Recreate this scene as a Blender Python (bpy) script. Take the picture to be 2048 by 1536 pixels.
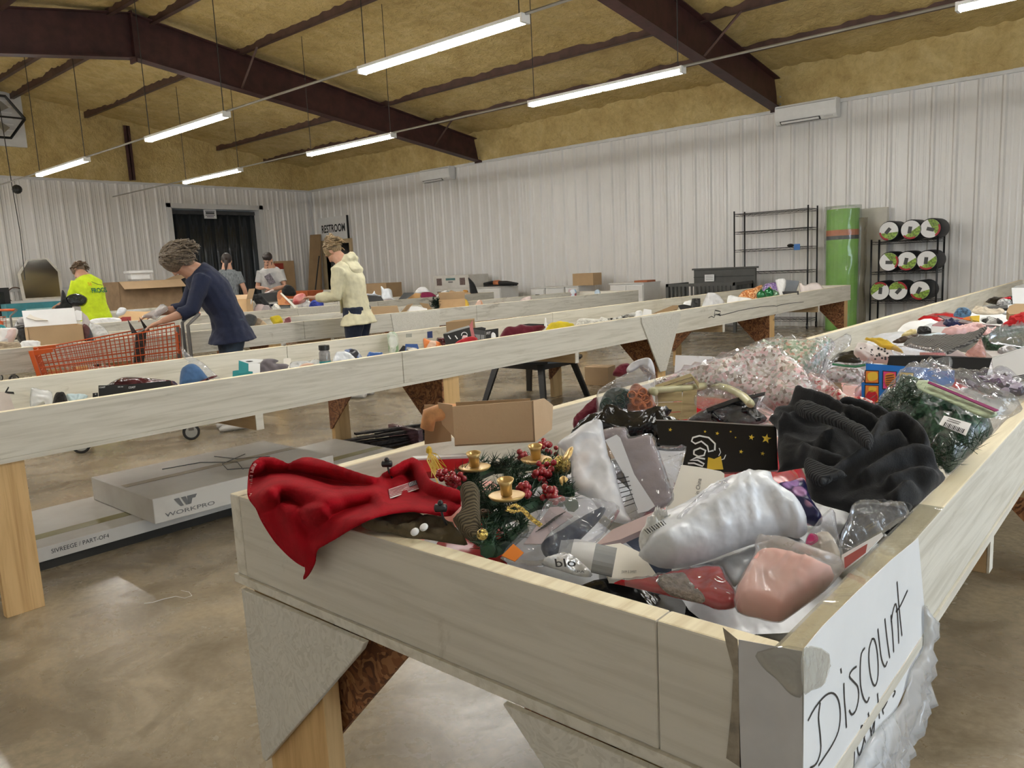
import bpy, math, random
import numpy as np
from mathutils import Vector, Matrix, noise, geometry
for o in list(bpy.data.objects): bpy.data.objects.remove(o)
SC = bpy.context.scene
COL = SC.collection
rnd = random.Random(7)
# ---------------------------------------------------------------- camera
FPX, HC = 1545.3, 1.25
YAW, PITCH, ROLL = math.radians(41.1935), math.radians(8.5917), math.radians(-2.787)
_f = np.array([-math.sin(YAW)*math.cos(PITCH), math.cos(YAW)*math.cos(PITCH), -math.sin(PITCH)])
_r = np.array([math.cos(YAW), math.sin(YAW), 0.0]); _u = np.cross(_r, _f)
_c, _s = math.cos(ROLL), math.sin(ROLL)
RT, UP, FW = _c*_r+_s*_u, -_s*_r+_c*_u, _f
CAM = np.array([0, 0, HC])
cd = bpy.data.cameras.new('camera'); cam = bpy.data.objects.new('camera', cd); COL.objects.link(cam)
cd.sensor_width = 36; cd.lens = FPX/2048*36; cd.clip_start = .02; cd.clip_end = 200
cam.matrix_world = Matrix(((RT[0], UP[0], -FW[0], 0), (RT[1], UP[1], -FW[1], 0), (RT[2], UP[2], -FW[2], HC), (0, 0, 0, 1)))
SC.camera = cam
# ---------------------------------------------------------------- world, exposure
w = bpy.data.worlds.new('world'); SC.world = w; w.use_nodes = True
bg = w.node_tree.nodes['Background']; bg.inputs[0].default_value = (.72, .86, 1, 1); bg.inputs[1].default_value = 8.0
SC.view_settings.view_transform = 'Standard'; SC.view_settings.look = 'None'
SC.view_settings.gamma = 1; SC.view_settings.use_curve_mapping = False
SC.view_settings.exposure = 0.0
SC.cycles.use_denoising = True
SC.cycles.transparent_max_bounces = 12
TUBE_POWER = 72.0
# room constants (metres)
YW, YN, XW, XE = 13.40, -1.94, -19.03, 6.0      # back wall, front wall, left wall, right wall
ZT, RZ, RY, RS = 3.64, 5.41, 5.73, .152          # liner top, ridge height, ridge Y, roof slope
def roofz(y): return RZ-RS*abs(y-RY)
# portal in the open roll-up door of the right wall (daylight)
pl = bpy.data.lights.new('door_portal', 'AREA'); pl.shape = 'RECTANGLE'; pl.size = 3.4; pl.size_y = 3.0
pl.cycles.is_portal = True
po = bpy.data.objects.new('door_portal', pl); COL.objects.link(po); po.location = (XE+.1, 3.6, 1.52)
po.rotation_euler = (0, math.radians(90), 0); po.rotation_euler = (math.radians(90), 0, math.radians(90))

# ---------------------------------------------------------------- pixel -> point
def ray(x, y): return FW*FPX+RT*(x-1024)+UP*(768-y)
def at(x, y, ax, v):
    d = ray(x, y); return CAM+d*((v-CAM[ax])/d[ax])
def on(x, y, P0, n):
    d = ray(x, y); return CAM+d*(np.dot(np.asarray(P0)-CAM, n)/np.dot(d, n))
def zc(ox, oy, s): return lambda pts: [(ox+x/s, oy+y/s) for x, y in pts]   # crop coordinates -> photo pixels
ZA, ZB, ZC, ZD = zc(1100, 680, 4.096), zc(1550, 680, 4.096), zc(1100, 900, 3.413), zc(1400, 1000, 2.866)
ZE, ZF, ZG, ZH = zc(450, 780, 2.926), zc(1650, 560, 5.146), zc(800, 500, 4.096), zc(1848, 540, 10.24)
ZI, ZJ, ZK, ZL = zc(1600, 380, 4.571), zc(1250, 380, 4.096), zc(0, 450, 4.096), zc(400, 450, 4.096)
ZM, ZN, ZO, ZP = zc(820, 600, 7.314), zc(600, 620, 7.877), zc(330, 640, 6.206), zc(0, 690, 7.314)
ZQ, ZR, ZS, ZTt = zc(1300, 540, 4.876), zc(420, 560, 9.309), zc(720, 540, 10.24), zc(860, 530, 8.533)
ZU, ZV, ZW, ZX = zc(1040, 530, 7.314), zc(0, 520, 7.314), zc(140, 470, 8.085), zc(260, 480, 6.4)
ZY, ZZ, Z1 = zc(600, 470, 6.68), zc(430, 500, 10.78), zc(0, 800, 3.413)
# ---------------------------------------------------------------- materials
MATS = {}
def nodes(name):
    m = bpy.data.materials.new(name); m.use_nodes = True; nt = m.node_tree
    b = nt.nodes['Principled BSDF']; MATS[name] = m
    return m, nt, b
def nd(nt, t, **kw):
    n = nt.nodes.new(t)
    for k, v in kw.items():
        if k in n.inputs: n.inputs[k].default_value = v
        else: setattr(n, k, v)
    return n
def lk(nt, a, b): nt.links.new(a, b)
def col4(c): return (c[0], c[1], c[2], 1)
def srgb(r, g, b):
    f = lambda v: ((v/255+.055)/1.055)**2.4 if v > 10 else v/255/12.92
    return (f(r), f(g), f(b))
def coords(nt, scale=(1, 1, 1), rot=(0, 0, 0)):
    tc = nd(nt, 'ShaderNodeTexCoord'); mp = nd(nt, 'ShaderNodeMapping'); lk(nt, tc.outputs['Object'], mp.inputs[0])
    mp.inputs['Scale'].default_value = scale; mp.inputs['Rotation'].default_value = rot
    return mp.outputs[0]
def ramp(nt, fac, stops):
    r = nd(nt, 'ShaderNodeValToRGB'); lk(nt, fac, r.inputs[0]); e = r.color_ramp.elements
    while len(e) < len(stops): e.new(.5)
    for i, (p, c) in enumerate(stops): e[i].position = p; e[i].color = col4(c)
    return r.outputs[0]
def noise_t(nt, vec, scale, detail=3, rough=.55, dist=0):
    n = nd(nt, 'ShaderNodeTexNoise'); n.inputs['Scale'].default_value = scale; n.inputs['Detail'].default_value = detail
    n.inputs['Roughness'].default_value = rough; n.inputs['Distortion'].default_value = dist
    if vec is not None: lk(nt, vec, n.inputs['Vector'])
    return n.outputs['Fac']
def mixc(nt, fac, a, b, mode='MIX'):
    m = nd(nt, 'ShaderNodeMix', data_type='RGBA', blend_type=mode)
    for s, v in ((m.inputs[0], fac), (m.inputs[6], a), (m.inputs[7], b)):
        if isinstance(v, (int, float)): s.default_value = v
        elif isinstance(v, tuple): s.default_value = col4(v)
        else: lk(nt, v, s)
    return m.outputs[2]
def bump(nt, b, h, strength=.3, dist=.01):
    n = nd(nt, 'ShaderNodeBump'); n.inputs['Strength'].default_value = strength; n.inputs['Distance'].default_value = dist
    lk(nt, h, n.inputs['Height']); lk(nt, n.outputs[0], b.inputs['Normal']); return n
def M(name, c, rough=.6, metal=0, var=.12, vs=6, bs=0, bscale=60, bdist=.004, stretch=(1, 1, 1), c2=None, coat=0, spec=.5, sheen=0):
    if name in MATS: return MATS[name]
    m, nt, b = nodes(name)
    v = coords(nt, stretch)
    c2 = c2 or tuple(x*(1-var*2) for x in c)
    f = noise_t(nt, v, vs, 4)
    lk(nt, ramp(nt, f, [(.32, c2), (.62, c)]), b.inputs['Base Color'])
    b.inputs['Roughness'].default_value = rough; b.inputs['Metallic'].default_value = metal
    b.inputs['Specular IOR Level'].default_value = spec
    if coat: b.inputs['Coat Weight'].default_value = coat; b.inputs['Coat Roughness'].default_value = .15
    if sheen: b.inputs['Sheen Weight'].default_value = sheen
    if bs: bump(nt, b, noise_t(nt, v, bscale, 3), bs, bdist)
    return m
def emit(name, c, s):
    m, nt, b = nodes(name); b.inputs['Base Color'].default_value = col4(c)
    b.inputs['Emission Color'].default_value = col4(c); b.inputs['Emission Strength'].default_value = s; return m
def film(name, tint=(.96, .97, 1), haze=.10, rough=.06, scale=16, hazec=(.85, .86, .88), bs=.75):
    """thin clear plastic: mostly see-through, glossy wrinkles, a little milky"""
    if name in MATS: return MATS[name]
    m = bpy.data.materials.new(name); m.use_nodes = True; nt = m.node_tree; nt.nodes.clear(); MATS[name] = m
    out = nd(nt, 'ShaderNodeOutputMaterial'); v = coords(nt)
    tr = nd(nt, 'ShaderNodeBsdfTransparent'); tr.inputs[0].default_value = col4(tint)
    gl = nd(nt, 'ShaderNodeBsdfGlossy'); gl.inputs['Roughness'].default_value = rough
    df = nd(nt, 'ShaderNodeBsdfDiffuse'); df.inputs[0].default_value = col4(hazec)
    bp = nd(nt, 'ShaderNodeBump'); bp.inputs['Strength'].default_value = bs; bp.inputs['Distance'].default_value = .010
    n1 = nd(nt, 'ShaderNodeTexVoronoi'); n1.inputs['Scale'].default_value = scale; n1.feature = 'F1'
    nz = noise_t(nt, v, scale*.6, 3, .6, 1.5)
    ad = nd(nt, 'ShaderNodeMath', operation='ADD'); lk(nt, v, n1.inputs['Vector']); lk(nt, n1.outputs['Distance'], ad.inputs[0]); lk(nt, nz, ad.inputs[1])
    lk(nt, ad.outputs[0], bp.inputs['Height']); lk(nt, bp.outputs[0], gl.inputs['Normal'])
    fr = nd(nt, 'ShaderNodeFresnel'); fr.inputs[0].default_value = 1.5; lk(nt, bp.outputs[0], fr.inputs['Normal'])
    m1 = nd(nt, 'ShaderNodeMixShader'); m1.inputs[0].default_value = haze; lk(nt, tr.outputs[0], m1.inputs[1]); lk(nt, df.outputs[0], m1.inputs[2])
    mn = nd(nt, 'ShaderNodeMath', operation='MINIMUM'); lk(nt, fr.outputs[0], mn.inputs[0]); mn.inputs[1].default_value = .38
    m2 = nd(nt, 'ShaderNodeMixShader'); lk(nt, mn.outputs[0], m2.inputs[0]); lk(nt, m1.outputs[0], m2.inputs[1]); lk(nt, gl.outputs[0], m2.inputs[2])
    lk(nt, m2.outputs[0], out.inputs[0]); return m
def wood(name, c, cdark, grain=(40, 2.2, 40), rough=.7, knots=0, wear=None, wearc=(.4, .35, .27)):
    """board with grain along local Y; `wear` adds scuffed patches"""
    m, nt, b = nodes(name); v = coords(nt, grain)
    f = noise_t(nt, v, 1, 5, .6, .6)
    c1 = ramp(nt, f, [(.3, cdark), (.55, c), (.8, tuple(min(1, x*1.06) for x in c))])
    if knots:
        kn = nd(nt, 'ShaderNodeTexVoronoi'); kn.inputs['Scale'].default_value = 1; lk(nt, coords(nt, (6, 1.6, 6)), kn.inputs['Vector'])
        c1 = mixc(nt, ramp(nt, kn.outputs['Distance'], [(.05, (1, 1, 1)), (.11, (0, 0, 0))]), c1, tuple(x*.35 for x in c))
    if wear:
        f2 = noise_t(nt, coords(nt, (5, 1.5, 5)), 1.5, 6, .7, .8)
        c1 = mixc(nt, ramp(nt, f2, [(wear, (0, 0, 0)), (wear+.13, (.75, .75, .75))]), c1, wearc)
    lk(nt, c1, b.inputs['Base Color']); b.inputs['Roughness'].default_value = rough
    bump(nt, b, f, .25, .004); return m
def osb(name, ca, cb, cc, rough=.75, scale=26):
    m, nt, b = nodes(name); v = coords(nt, (1, 1, 1))
    ds = nd(nt, 'ShaderNodeVectorMath', operation='ADD'); nz = nd(nt, 'ShaderNodeTexNoise'); nz.inputs['Scale'].default_value = 7
    lk(nt, v, nz.inputs['Vector']); lk(nt, v, ds.inputs[0]); lk(nt, nz.outputs['Color'], ds.inputs[1])
    vo = nd(nt, 'ShaderNodeTexVoronoi'); vo.inputs['Scale'].default_value = scale; lk(nt, ds.outputs[0], vo.inputs['Vector'])
    sp = nd(nt, 'ShaderNodeSeparateColor'); lk(nt, vo.outputs['Color'], sp.inputs[0])
    lk(nt, ramp(nt, sp.outputs[0], [(.1, ca), (.5, cb), (.9, cc)]), b.inputs['Base Color'])
    b.inputs['Roughness'].default_value = rough; bump(nt, b, sp.outputs[1], .3, .003); return m
PAINT = wood('white_painted_board', (.66, .63, .55), (.52, .49, .41), wear=.62, wearc=(.36, .32, .25))
PAINTX = wood('white_painted_end_board', (.60, .57, .50), (.50, .47, .40), grain=(2.2, 40, 40), wear=.62, wearc=(.36, .32, .25))
PAINTG = wood('grey_white_painted_board', (.60, .58, .52), (.46, .44, .38), wear=.55, wearc=(.3, .27, .22))
RIM = wood('bare_board_edge', (.80, .72, .52), (.62, .52, .34), rough=.65)
PINE = wood('pine_board', (.66, .44, .20), (.46, .27, .10), grain=(30, 30, 1.6), knots=1, rough=.6)
PINEX = wood('pine_crossbeam', (.50, .36, .20), (.36, .24, .12), grain=(2, 30, 30), rough=.65)
OSBR = osb('osb_brown', (.10, .035, .015), (.22, .085, .03), (.36, .17, .07))
OSBP = osb('osb_painted', (.58, .565, .51), (.64, .62, .56), (.53, .51, .45), scale=45)
def concrete():
    m, nt, b = nodes('polished_concrete'); v = coords(nt)
    f1 = noise_t(nt, v, .55, 6, .62, 1.2); f2 = noise_t(nt, v, 3.2, 6, .65, .6); f3 = noise_t(nt, v, 40, 3, .6)
    c1 = ramp(nt, f1, [(.3, (.19, .155, .105)), (.5, (.32, .265, .185)), (.72, (.46, .385, .28))])
    c2 = ramp(nt, f2, [(.33, (.55, .52, .47)), (.55, (1, 1, 1)), (.78, (1.25, 1.2, 1.1))])
    c3 = mixc(nt, 1.0, c1, c2, 'MULTIPLY'); c4 = mixc(nt, .25, c3, ramp(nt, f3, [(.35, (.4, .4, .4)), (.65, (1.3, 1.3, 1.3))]), 'MULTIPLY')
    lk(nt, c4, b.inputs['Base Color'])
    lk(nt, ramp(nt, f2, [(.3, (.34,)*3), (.7, (.2,)*3)]), b.inputs['Roughness'])
    b.inputs['Specular IOR Level'].default_value = .55
    bump(nt, b, f2, .05, .004); return m
CONC = concrete()
def foam():
    m, nt, b = nodes('spray_foam'); v = coords(nt)
    f = noise_t(nt, v, 2.2, 6, .6, .8); g = noise_t(nt, v, 11, 5, .65, .5)
    c = ramp(nt, f, [(.25, (.44, .31, .11)), (.5, (.58, .44, .18)), (.75, (.68, .54, .26))])
    lk(nt, mixc(nt, .55, c, ramp(nt, g, [(.3, (.62, .58, .5)), (.6, (1, 1, 1))]), 'MULTIPLY'), b.inputs['Base Color'])
    b.inputs['Roughness'].default_value = .6; bump(nt, b, g, .8, .05); return m
FOAM = foam()
LINER = M('white_ribbed_metal', (.78, .765, .75), .30, 0, .03, 1.5, spec=.6)
TRIMM = M('white_trim_metal', (.68, .68, .68), .35, 0, .04)
STEEL = M('oxide_red_steel', (.060, .020, .019), .55, 0, .25, 5, .1, 40)
PURL = M('dark_purlin_steel', (.10, .055, .045), .5, .2, .2)
GALV = M('galvanised_conduit', (.45, .45, .43), .35, .7, .1)
WIRE = M('black_cable', (.02, .02, .02), .5)
TUBE = emit('led_tube', (1, .985, .93), TUBE_POWER)
WHITE = M('white_plastic', (.82, .82, .81), .35, 0, .03)
BLACK = M('black_plastic', (.012, .012, .013), .35, 0, .2)
BLACKM = M('black_powder_coat', (.010, .010, .012), .38, .0, .2)
DARKG = M('dark_grey_plastic', (.05, .05, .052), .45)
CARD = M('cardboard', (.50, .34, .19), .8, 0, .06, 3, .1, 90)
CARDI = M('cardboard_inside', (.58, .41, .25), .85, 0, .05, 3, .1, 90)
CARDD = M('cardboard_dark', (.32, .21, .11), .85, 0, .08, 3)
PAPERW = M('white_paper', (.80, .80, .80), .6, 0, .03)
INK = M('black_ink', (.012, .012, .014), .5)
FILM = film('clear_film')
FILMH = film('hazy_film', (.95, .96, .97), .38, .14, 10, (.82, .83, .85))
FILMT = film('packing_tape', (.97, .97, .95), .10, .05, 9, (.85, .83, .78), .35)
# ---------------------------------------------------------------- mesh helpers
class MB:
    def __init__(s): s.v = []; s.f = []; s.m = []; s.mi = 0
    def add(s, vs, fs, mi=None):
        o = len(s.v); s.v += [tuple(float(q) for q in p) for p in vs]; s.f += [tuple(i+o for i in f) for f in fs]
        s.m += [s.mi if mi is None else mi]*len(fs); return s
    def box(s, x0, x1, y0, y1, z0, z1, mi=None, top=None):
        v = [(x, y, z) for z in (z0, z1) for y in (y0, y1) for x in (x0, x1)]
        f = [(0, 2, 3, 1), (4, 5, 7, 6), (0, 1, 5, 4), (2, 6, 7, 3), (0, 4, 6, 2), (1, 3, 7, 5)]
        n = len(s.m); s.add(v, f, mi)
        if top is not None: s.m[n+1] = top
        return s
    def obox(s, c, ax, ay, az, mi=None):       # oriented box: centre, half-axis vectors
        c, ax, ay, az = map(np.asarray, (c, ax, ay, az))
        v = [c+i*ax+j*ay+k*az for k in (-1, 1) for j in (-1, 1) for i in (-1, 1)]
        return s.add(v, [(0, 2, 3, 1), (4, 5, 7, 6), (0, 1, 5, 4), (2, 6, 7, 3), (0, 4, 6, 2), (1, 3, 7, 5)], mi)
    def prism(s, poly, d, mi=None):             # 3D polygon extruded by vector d
        p = [np.asarray(q, float) for q in poly]; d = np.asarray(d, float); n = len(p)
        return s.add(p+[q+d for q in p], [tuple(range(n))[::-1], tuple(range(n, 2*n))]+[(i, (i+1) % n, n+(i+1) % n, n+i) for i in range(n)], mi)
    def loft(s, rings, mi=None, cap=True, closed=True):
        n = len(rings[0]); vs = [p for r in rings for p in r]; fs = []
        for k in range(len(rings)-1):
            for i in range(n if closed else n-1):
                a, b = k*n+i, k*n+(i+1) % n; fs.append((a, b, b+n, a+n))
        if cap and closed: fs += [tuple(range(n))[::-1], tuple(range((len(rings)-1)*n, len(rings)*n))]
        return s.add(vs, fs, mi)
    def tube(s, pts, r, n=6, mi=None, cap=True):
        P = [np.asarray(p, float) for p in pts]; rings = []; prev = None
        for i, p in enumerate(P):
            t = P[min(i+1, len(P)-1)]-P[max(i-1, 0)]; t = t/(np.linalg.norm(t)+1e-9)
            if prev is None:
                a = np.array([0, 0, 1.]) if abs(t[2]) < .9 else np.array([1., 0, 0])
                e1 = np.cross(t, a)
            else: e1 = prev-t*np.dot(prev, t)
            e1 /= np.linalg.norm(e1)+1e-9; prev = e1; e2 = np.cross(t, e1)
            rr = r[i] if hasattr(r, '__len__') else r
            rr = rr if hasattr(rr, '__len__') else (rr, rr)
            rings.append([p+e1*rr[0]*math.cos(2*math.pi*k/n)+e2*rr[1]*math.sin(2*math.pi*k/n) for k in range(n)])
        return s.loft(rings, mi, cap)
    def lathe(s, prof, n=16, c=(0, 0, 0), ax=(0, 0, 1), mi=None, cap=True):
        ax = np.asarray(ax, float); ax /= np.linalg.norm(ax); a = np.array([0, 0, 1.]) if abs(ax[2]) < .9 else np.array([1., 0, 0])
        e1 = np.cross(ax, a); e1 /= np.linalg.norm(e1); e2 = np.cross(ax, e1); c = np.asarray(c, float)
        return s.loft([[c+ax*h+(e1*math.cos(2*math.pi*k/n)+e2*math.sin(2*math.pi*k/n))*r for k in range(n)] for r, h in prof], mi, cap)
    def sphere(s, c, r, n=10, m=7, mi=None):
        r = r if hasattr(r, '__len__') else (r, r, r); c = np.asarray(c, float)
        return s.loft([[c+np.array([r[0]*math.sin(t)*math.cos(2*math.pi*k/n), r[1]*math.sin(t)*math.sin(2*math.pi*k/n), -r[2]*math.cos(t)]) for k in range(n)] for t in [math.pi*(i+.08)/(m-1+.16) for i in range(m)]], mi)
def link(o, parent=None):
    COL.objects.link(o)
    if parent: o.parent = parent
    return o
def tag(o, label=None, cat=None, group=None, kind=None):
    for k, v in (('label', label), ('category', cat), ('group', group), ('kind', kind)):
        if v: o[k] = v
    return o
def org(o):
    p = Vector((0, 0, 0))
    while o: p += o.location; o = o.parent
    return np.array(p)
def obj(name, mb, mats, parent=None, smooth=False, base=None, bevel=0):
    """one mesh object from world-space geometry; origin at its base, or its parent's"""
    V = np.array(mb.v, float)
    if parent is not None: o0 = org(parent)
    elif base is not None: o0 = np.asarray(base, float)
    else: o0 = np.array([(V[:, 0].min()+V[:, 0].max())/2, (V[:, 1].min()+V[:, 1].max())/2, V[:, 2].min()])
    me = bpy.data.meshes.new(name); me.from_pydata([tuple(p) for p in V-o0], [], mb.f)
    mats = mats if isinstance(mats, (list, tuple)) else [mats]
    for m in mats: me.materials.append(m)
    if len(mats) > 1: me.polygons.foreach_set('material_index', mb.m)
    if smooth: me.polygons.foreach_set('use_smooth', [True]*len(me.polygons))
    me.update(); me.validate()
    o = bpy.data.objects.new(name, me)
    if parent is None: o.location = o0
    link(o, parent)
    if bevel:
        b = o.modifiers.new('bevel', 'BEVEL'); b.width = bevel; b.segments = 2; b.limit_method = 'ANGLE'
    return o
def thing(name, label, cat, loc, group=None):
    o = bpy.data.objects.new(name, None); o.empty_display_size = .1; o.location = tuple(float(q) for q in loc); link(o)
    return tag(o, label, cat, group)
def solo(name, label, cat, mb, mats, group=None, **kw): return tag(obj(name, mb, mats, None, **kw), label, cat, group)
def copy_tree(o, parent=None):
    c = o.copy(); COL.objects.link(c)
    if parent is not None: c.parent = parent
    for ch in list(o.children): copy_tree(ch, c)
    return c
def struct(name, mb, mats, parent=None, **kw):
    o = obj(name, mb, mats, parent, **kw)
    if parent is None: o['kind'] = 'structure'
    return o
def unit(v): v = np.asarray(v, float); return v/np.linalg.norm(v)
# ================================================================ STRUCTURE
b = MB(); b.box(XW-.2, XE+.2, YN-.2, YW+.2, -.12, 0); struct('floor', b, CONC, base=(0, 0, 0))
# ribbed liner panels -------------------------------------------------------
PW = .9144
def rib_profile(w=PW):
    pts = [(0, 0)]
    for k in range(3):
        c = .152+.305*k
        for (u, h) in ((-.042, 0), (-.016, .032), (.016, .032), (.042, 0)): pts.append((c+u, h))
        if k < 2 or True:
            for q in (.105, .2):
                for (u, h) in ((-.02, 0), (-.008, .005), (.008, .005), (.02, 0)):
                    if c+q+u < w-.003: pts.append((c+q+u, h))
    pts.append((w, 0)); return [p for p in pts if p[0] <= w]
PROF = rib_profile()
def panel_mesh(z0, z1, w=PW):
    b = MB(); pr = [p for p in PROF if p[0] < w-.001]+[(w, 0)]
    rows = [[(u, -h, z) for u, h in pr] for z in (z0, z1)]; b.loft(rows, cap=False, closed=False)
    me = bpy.data.meshes.new('metal_panel'); me.from_pydata(b.v, [], b.f); me.materials.append(LINER); return me
PM = panel_mesh(0, ZT)
def panel(parent, me, loc, rz):
    o = bpy.data.objects.new('metal_panel', me); link(o, parent); o.location = loc; o.rotation_euler = (0, 0, rz); return o
# back wall
DX0, DX1, DZ = -18.52, -17.34, 2.13         # restroom doorway in the back wall
b = MB(); b.box(XW-.2, DX0, YW+.02, YW+.16, 0, 5.6); b.box(DX1, XE+.2, YW+.02, YW+.16, 0, 5.6); b.box(DX0, DX1, YW+.02, YW+.16, DZ, 5.6)
wb = struct('wall_back', b, TRIMM, base=(0, YW, 0))
x = XW
while x < XE:
    wd = min(PW, XE-x)
    if x+PW > DX0+.02 and x < DX1-.02:      # panels cut round the restroom doorway
        if x < DX0: panel(wb, panel_mesh(0, ZT, DX0-x), (x, -.001, 0), 0)
        panel(wb, panel_mesh(DZ, ZT), (x, 0, 0), 0)
        if x+PW > DX1: panel(wb, panel_mesh(0, ZT, x+PW-DX1), (DX1, -.001, 0), 0)
    else: panel(wb, PM if wd >= PW else panel_mesh(0, ZT, wd), (x, 0, 0), 0)
    x += PW
# left wall with the wide curtained opening
OY0, OY1, OZ = 9.29, 11.72, 3.11
b = MB(); b.box(XW-.16, XW-.02, YN-.2, OY0, 0, 5.6); b.box(XW-.16, XW-.02, OY1, YW+.2, 0, 5.6); b.box(XW-.16, XW-.02, OY0, OY1, OZ, 5.6)
wl = struct('wall_left', b, TRIMM, base=(XW, 0, 0))
y = YW
while y > YN:
    lo = y-PW
    if lo < OY1 and y > OY0:
        if y > OY1: panel(wl, panel_mesh(0, ZT, y-OY1), (0, OY1, 0), math.pi/2)
        panel(wl, panel_mesh(OZ, ZT), (0.001, lo, 0), math.pi/2)
        if lo < OY0: panel(wl, panel_mesh(0, ZT, OY0-lo), (0, lo, 0), math.pi/2)
    else: panel(wl, PM, (0, lo, 0), math.pi/2)
    y = lo
# right wall with an open roll-up door, front wall behind the camera
b = MB(); b.box(XE+.02, XE+.16, YN-.2, 1.9, 0, 5.6); b.box(XE+.02, XE+.16, 5.3, YW+.2, 0, 5.6); b.box(XE+.02, XE+.16, 1.9, 5.3, 3.02, 5.6)
wr = struct('wall_right', b, LINER, base=(XE, 0, 0))
y = YN
while y < YW:
    if not (y+PW > 1.9 and y < 5.3): panel(wr, PM, (0, y+PW, 0), -math.pi/2)
    y += PW
b = MB(); b.box(XW-.2, XE+.2, YN-.16, YN-.02, 0, 5.6); wf = struct('wall_front', b, LINER, base=(0, YN, 0))
x = XW
while x < XE: panel(wf, PM, (x+PW, 0, 0), math.pi); x += PW
# J-trim along the liner tops, corner trim, chair rail
b = MB(); b.box(XW, XE, YW-.05, YW+.02, ZT-.02, ZT+.035); struct('trim_1', b, TRIMM)
b = MB(); b.box(XW-.02, XW+.05, YN, YW, ZT-.02, ZT+.035); struct('trim_2', b, TRIMM)
b = MB(); b.box(XW-.02, XW+.075, YW-.075, YW+.02, 0, ZT); struct('trim_3', b, TRIMM)
b = MB(); b.box(XW, XW+.05, 3, OY0-.1, 1.24, 1.29); struct('trim_4', b, TRIMM)
# spray foam: roof slopes (corrugated, bulging) and the band above the liner
PURY = [6.05, 7.5, 10.6, 11.95]; PURY += [2*RY-p for p in PURY]
def nz(x, y, z=0): return noise.noise(Vector((x, y, z)))
def foam_grid(u, v, f, name, parent):
    b = MB(); n = len(u); vs = [f(a, c) for c in v for a in u]
    b.add(vs, [(j*n+i, j*n+i+1, (j+1)*n+i+1, (j+1)*n+i) for j in range(len(v)-1) for i in range(n-1)])
    return struct(name, b, FOAM, parent, smooth=True)
def fr(x, y):
    c = (.034+.03*nz(x*.9, y*.8, 7))*abs(math.sin(x*math.pi/.30+1.6*nz(x*.7, y*.5)))+.07*nz(x*.55, y*.7)+.035*nz(x*2.3, y*1.6, 3)+.016*nz(x*6, y*5, 8)
    bul = max([math.exp(-((y-p)/.16)**2) for p in PURY])*(.05+.05*nz(x*1.8, y*2, 5))
    return (x, y, roofz(y)-c*.8-bul+.03)
us = np.arange(XW-.1, XE+.15, .10)
ce = foam_grid(us, np.arange(RY, YW+.15, .12), fr, 'ceiling', None)
foam_grid(us, np.arange(RY, YN-.15, -.12), fr, 'foam_slope', ce)
def fbk(x, z): return (x, YW-.05-.07*min(1, (z-ZT)*2.5)-.05*nz(x*1.2, z*2.2)-.03*nz(x*4.5, z*2.2, 2)-.014*nz(x*10, z*7, 6)-.22*max(0, (z-ZT-.35)), z)
foam_grid(np.arange(XW, XE+.1, .10), np.arange(ZT+.03, 4.42, .07), fbk, 'foam_band', wb)
def flf(y, z): return (XW+.05+.07*min(1, (z-ZT)*2.5)+.05*nz(y*1.3, z*.7)+.03*nz(y*5.5, z*1.2, 2)+.014*nz(y*9, z*7, 6), y, z)
foam_grid(np.arange(YN, YW+.1, .10), np.arange(ZT+.03, 5.5, .1), flf, 'foam_band', wl)
for p in PURY:
    q = MB(); z = roofz(p); q.box(XW, XE, p-.012, p+.012, z-.12, z+.02); q.box(XW, XE, p-.012, p+.06, z-.13, z-.115); obj('purlin', q, PURL, ce)
# steel roof frames ---------------------------------------------------------
def zb(y): return 4.67-.132*abs(y-RY)
for xf, lab, nbr in ((-12.37, 'oxide red steel roof beam crossing above the lights near the restroom corner', (7.5, 11.95)), (-5.42, 'oxide red steel roof beam ending beside the wide air conditioner', (10.6, 7.5)), (1.53, 'oxide red steel roof beam nearest the open roll-up door', (7.5,))):
    t = thing('roof_beam', lab, 'roof beam', (xf, RY, 3.66), 'steel roof beams')
    for ye in (YW-.05, YN+.05):
        q = MB(); s = 1 if ye > RY else -1; Y0 = RY
        q.prism([(xf-.006, Y0, zb(Y0)), (xf-.006, ye, zb(ye)), (xf-.006, ye, roofz(ye)-.13), (xf-.006, Y0, roofz(Y0)-.06)], (.012, 0, 0))
        for za, zb2 in ((zb, 0), (lambda y: roofz(y)-.10-.03*abs(y-RY)/7.7, 1)):
            q.prism([(xf-.1, Y0, za(Y0)), (xf+.1, Y0, za(Y0)), (xf+.1, ye, za(ye)), (xf-.1, ye, za(ye))], (0, 0, .015))
        obj('rafter', q, STEEL, t)
        q = MB(); q.box(xf-.11, xf+.11, ye-.015, ye+.015, zb(ye)-.03, roofz(ye)-.1); ep = obj('end_plate', q, STEEL, t)
        for dz in (.08, .2, .36):
            q = MB(); q.lathe([(.016, 0), (.016, .014)], 6, (xf+.07, ye-.02*s, zb(ye)+dz), (0, -s, 0)); obj('bolt', q, GALV, ep)
    q = MB(); q.box(xf-.1, xf+.1, RY-.014, RY+.014, zb(RY)-.06, roofz(RY)-.06); obj('splice_plate', q, STEEL, t)
    for yb in nbr:
        q = MB(); q.tube([(xf+.02, yb, zb(yb)+.02), (xf+.62, yb, roofz(yb)-.12)], .022, 4); obj('flange_brace', q, PURL, t)
q = MB(); q.box(XW+.06, XW+.24, 8.35, 8.37, ZT+.05, 4.92); q.box(XW+.2, XW+.24, 8.29, 8.43, ZT+.05, 4.92)
solo('steel_column', 'dark oxide red steel column poking through the foam above the left wall', 'steel column', q, STEEL)
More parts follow.
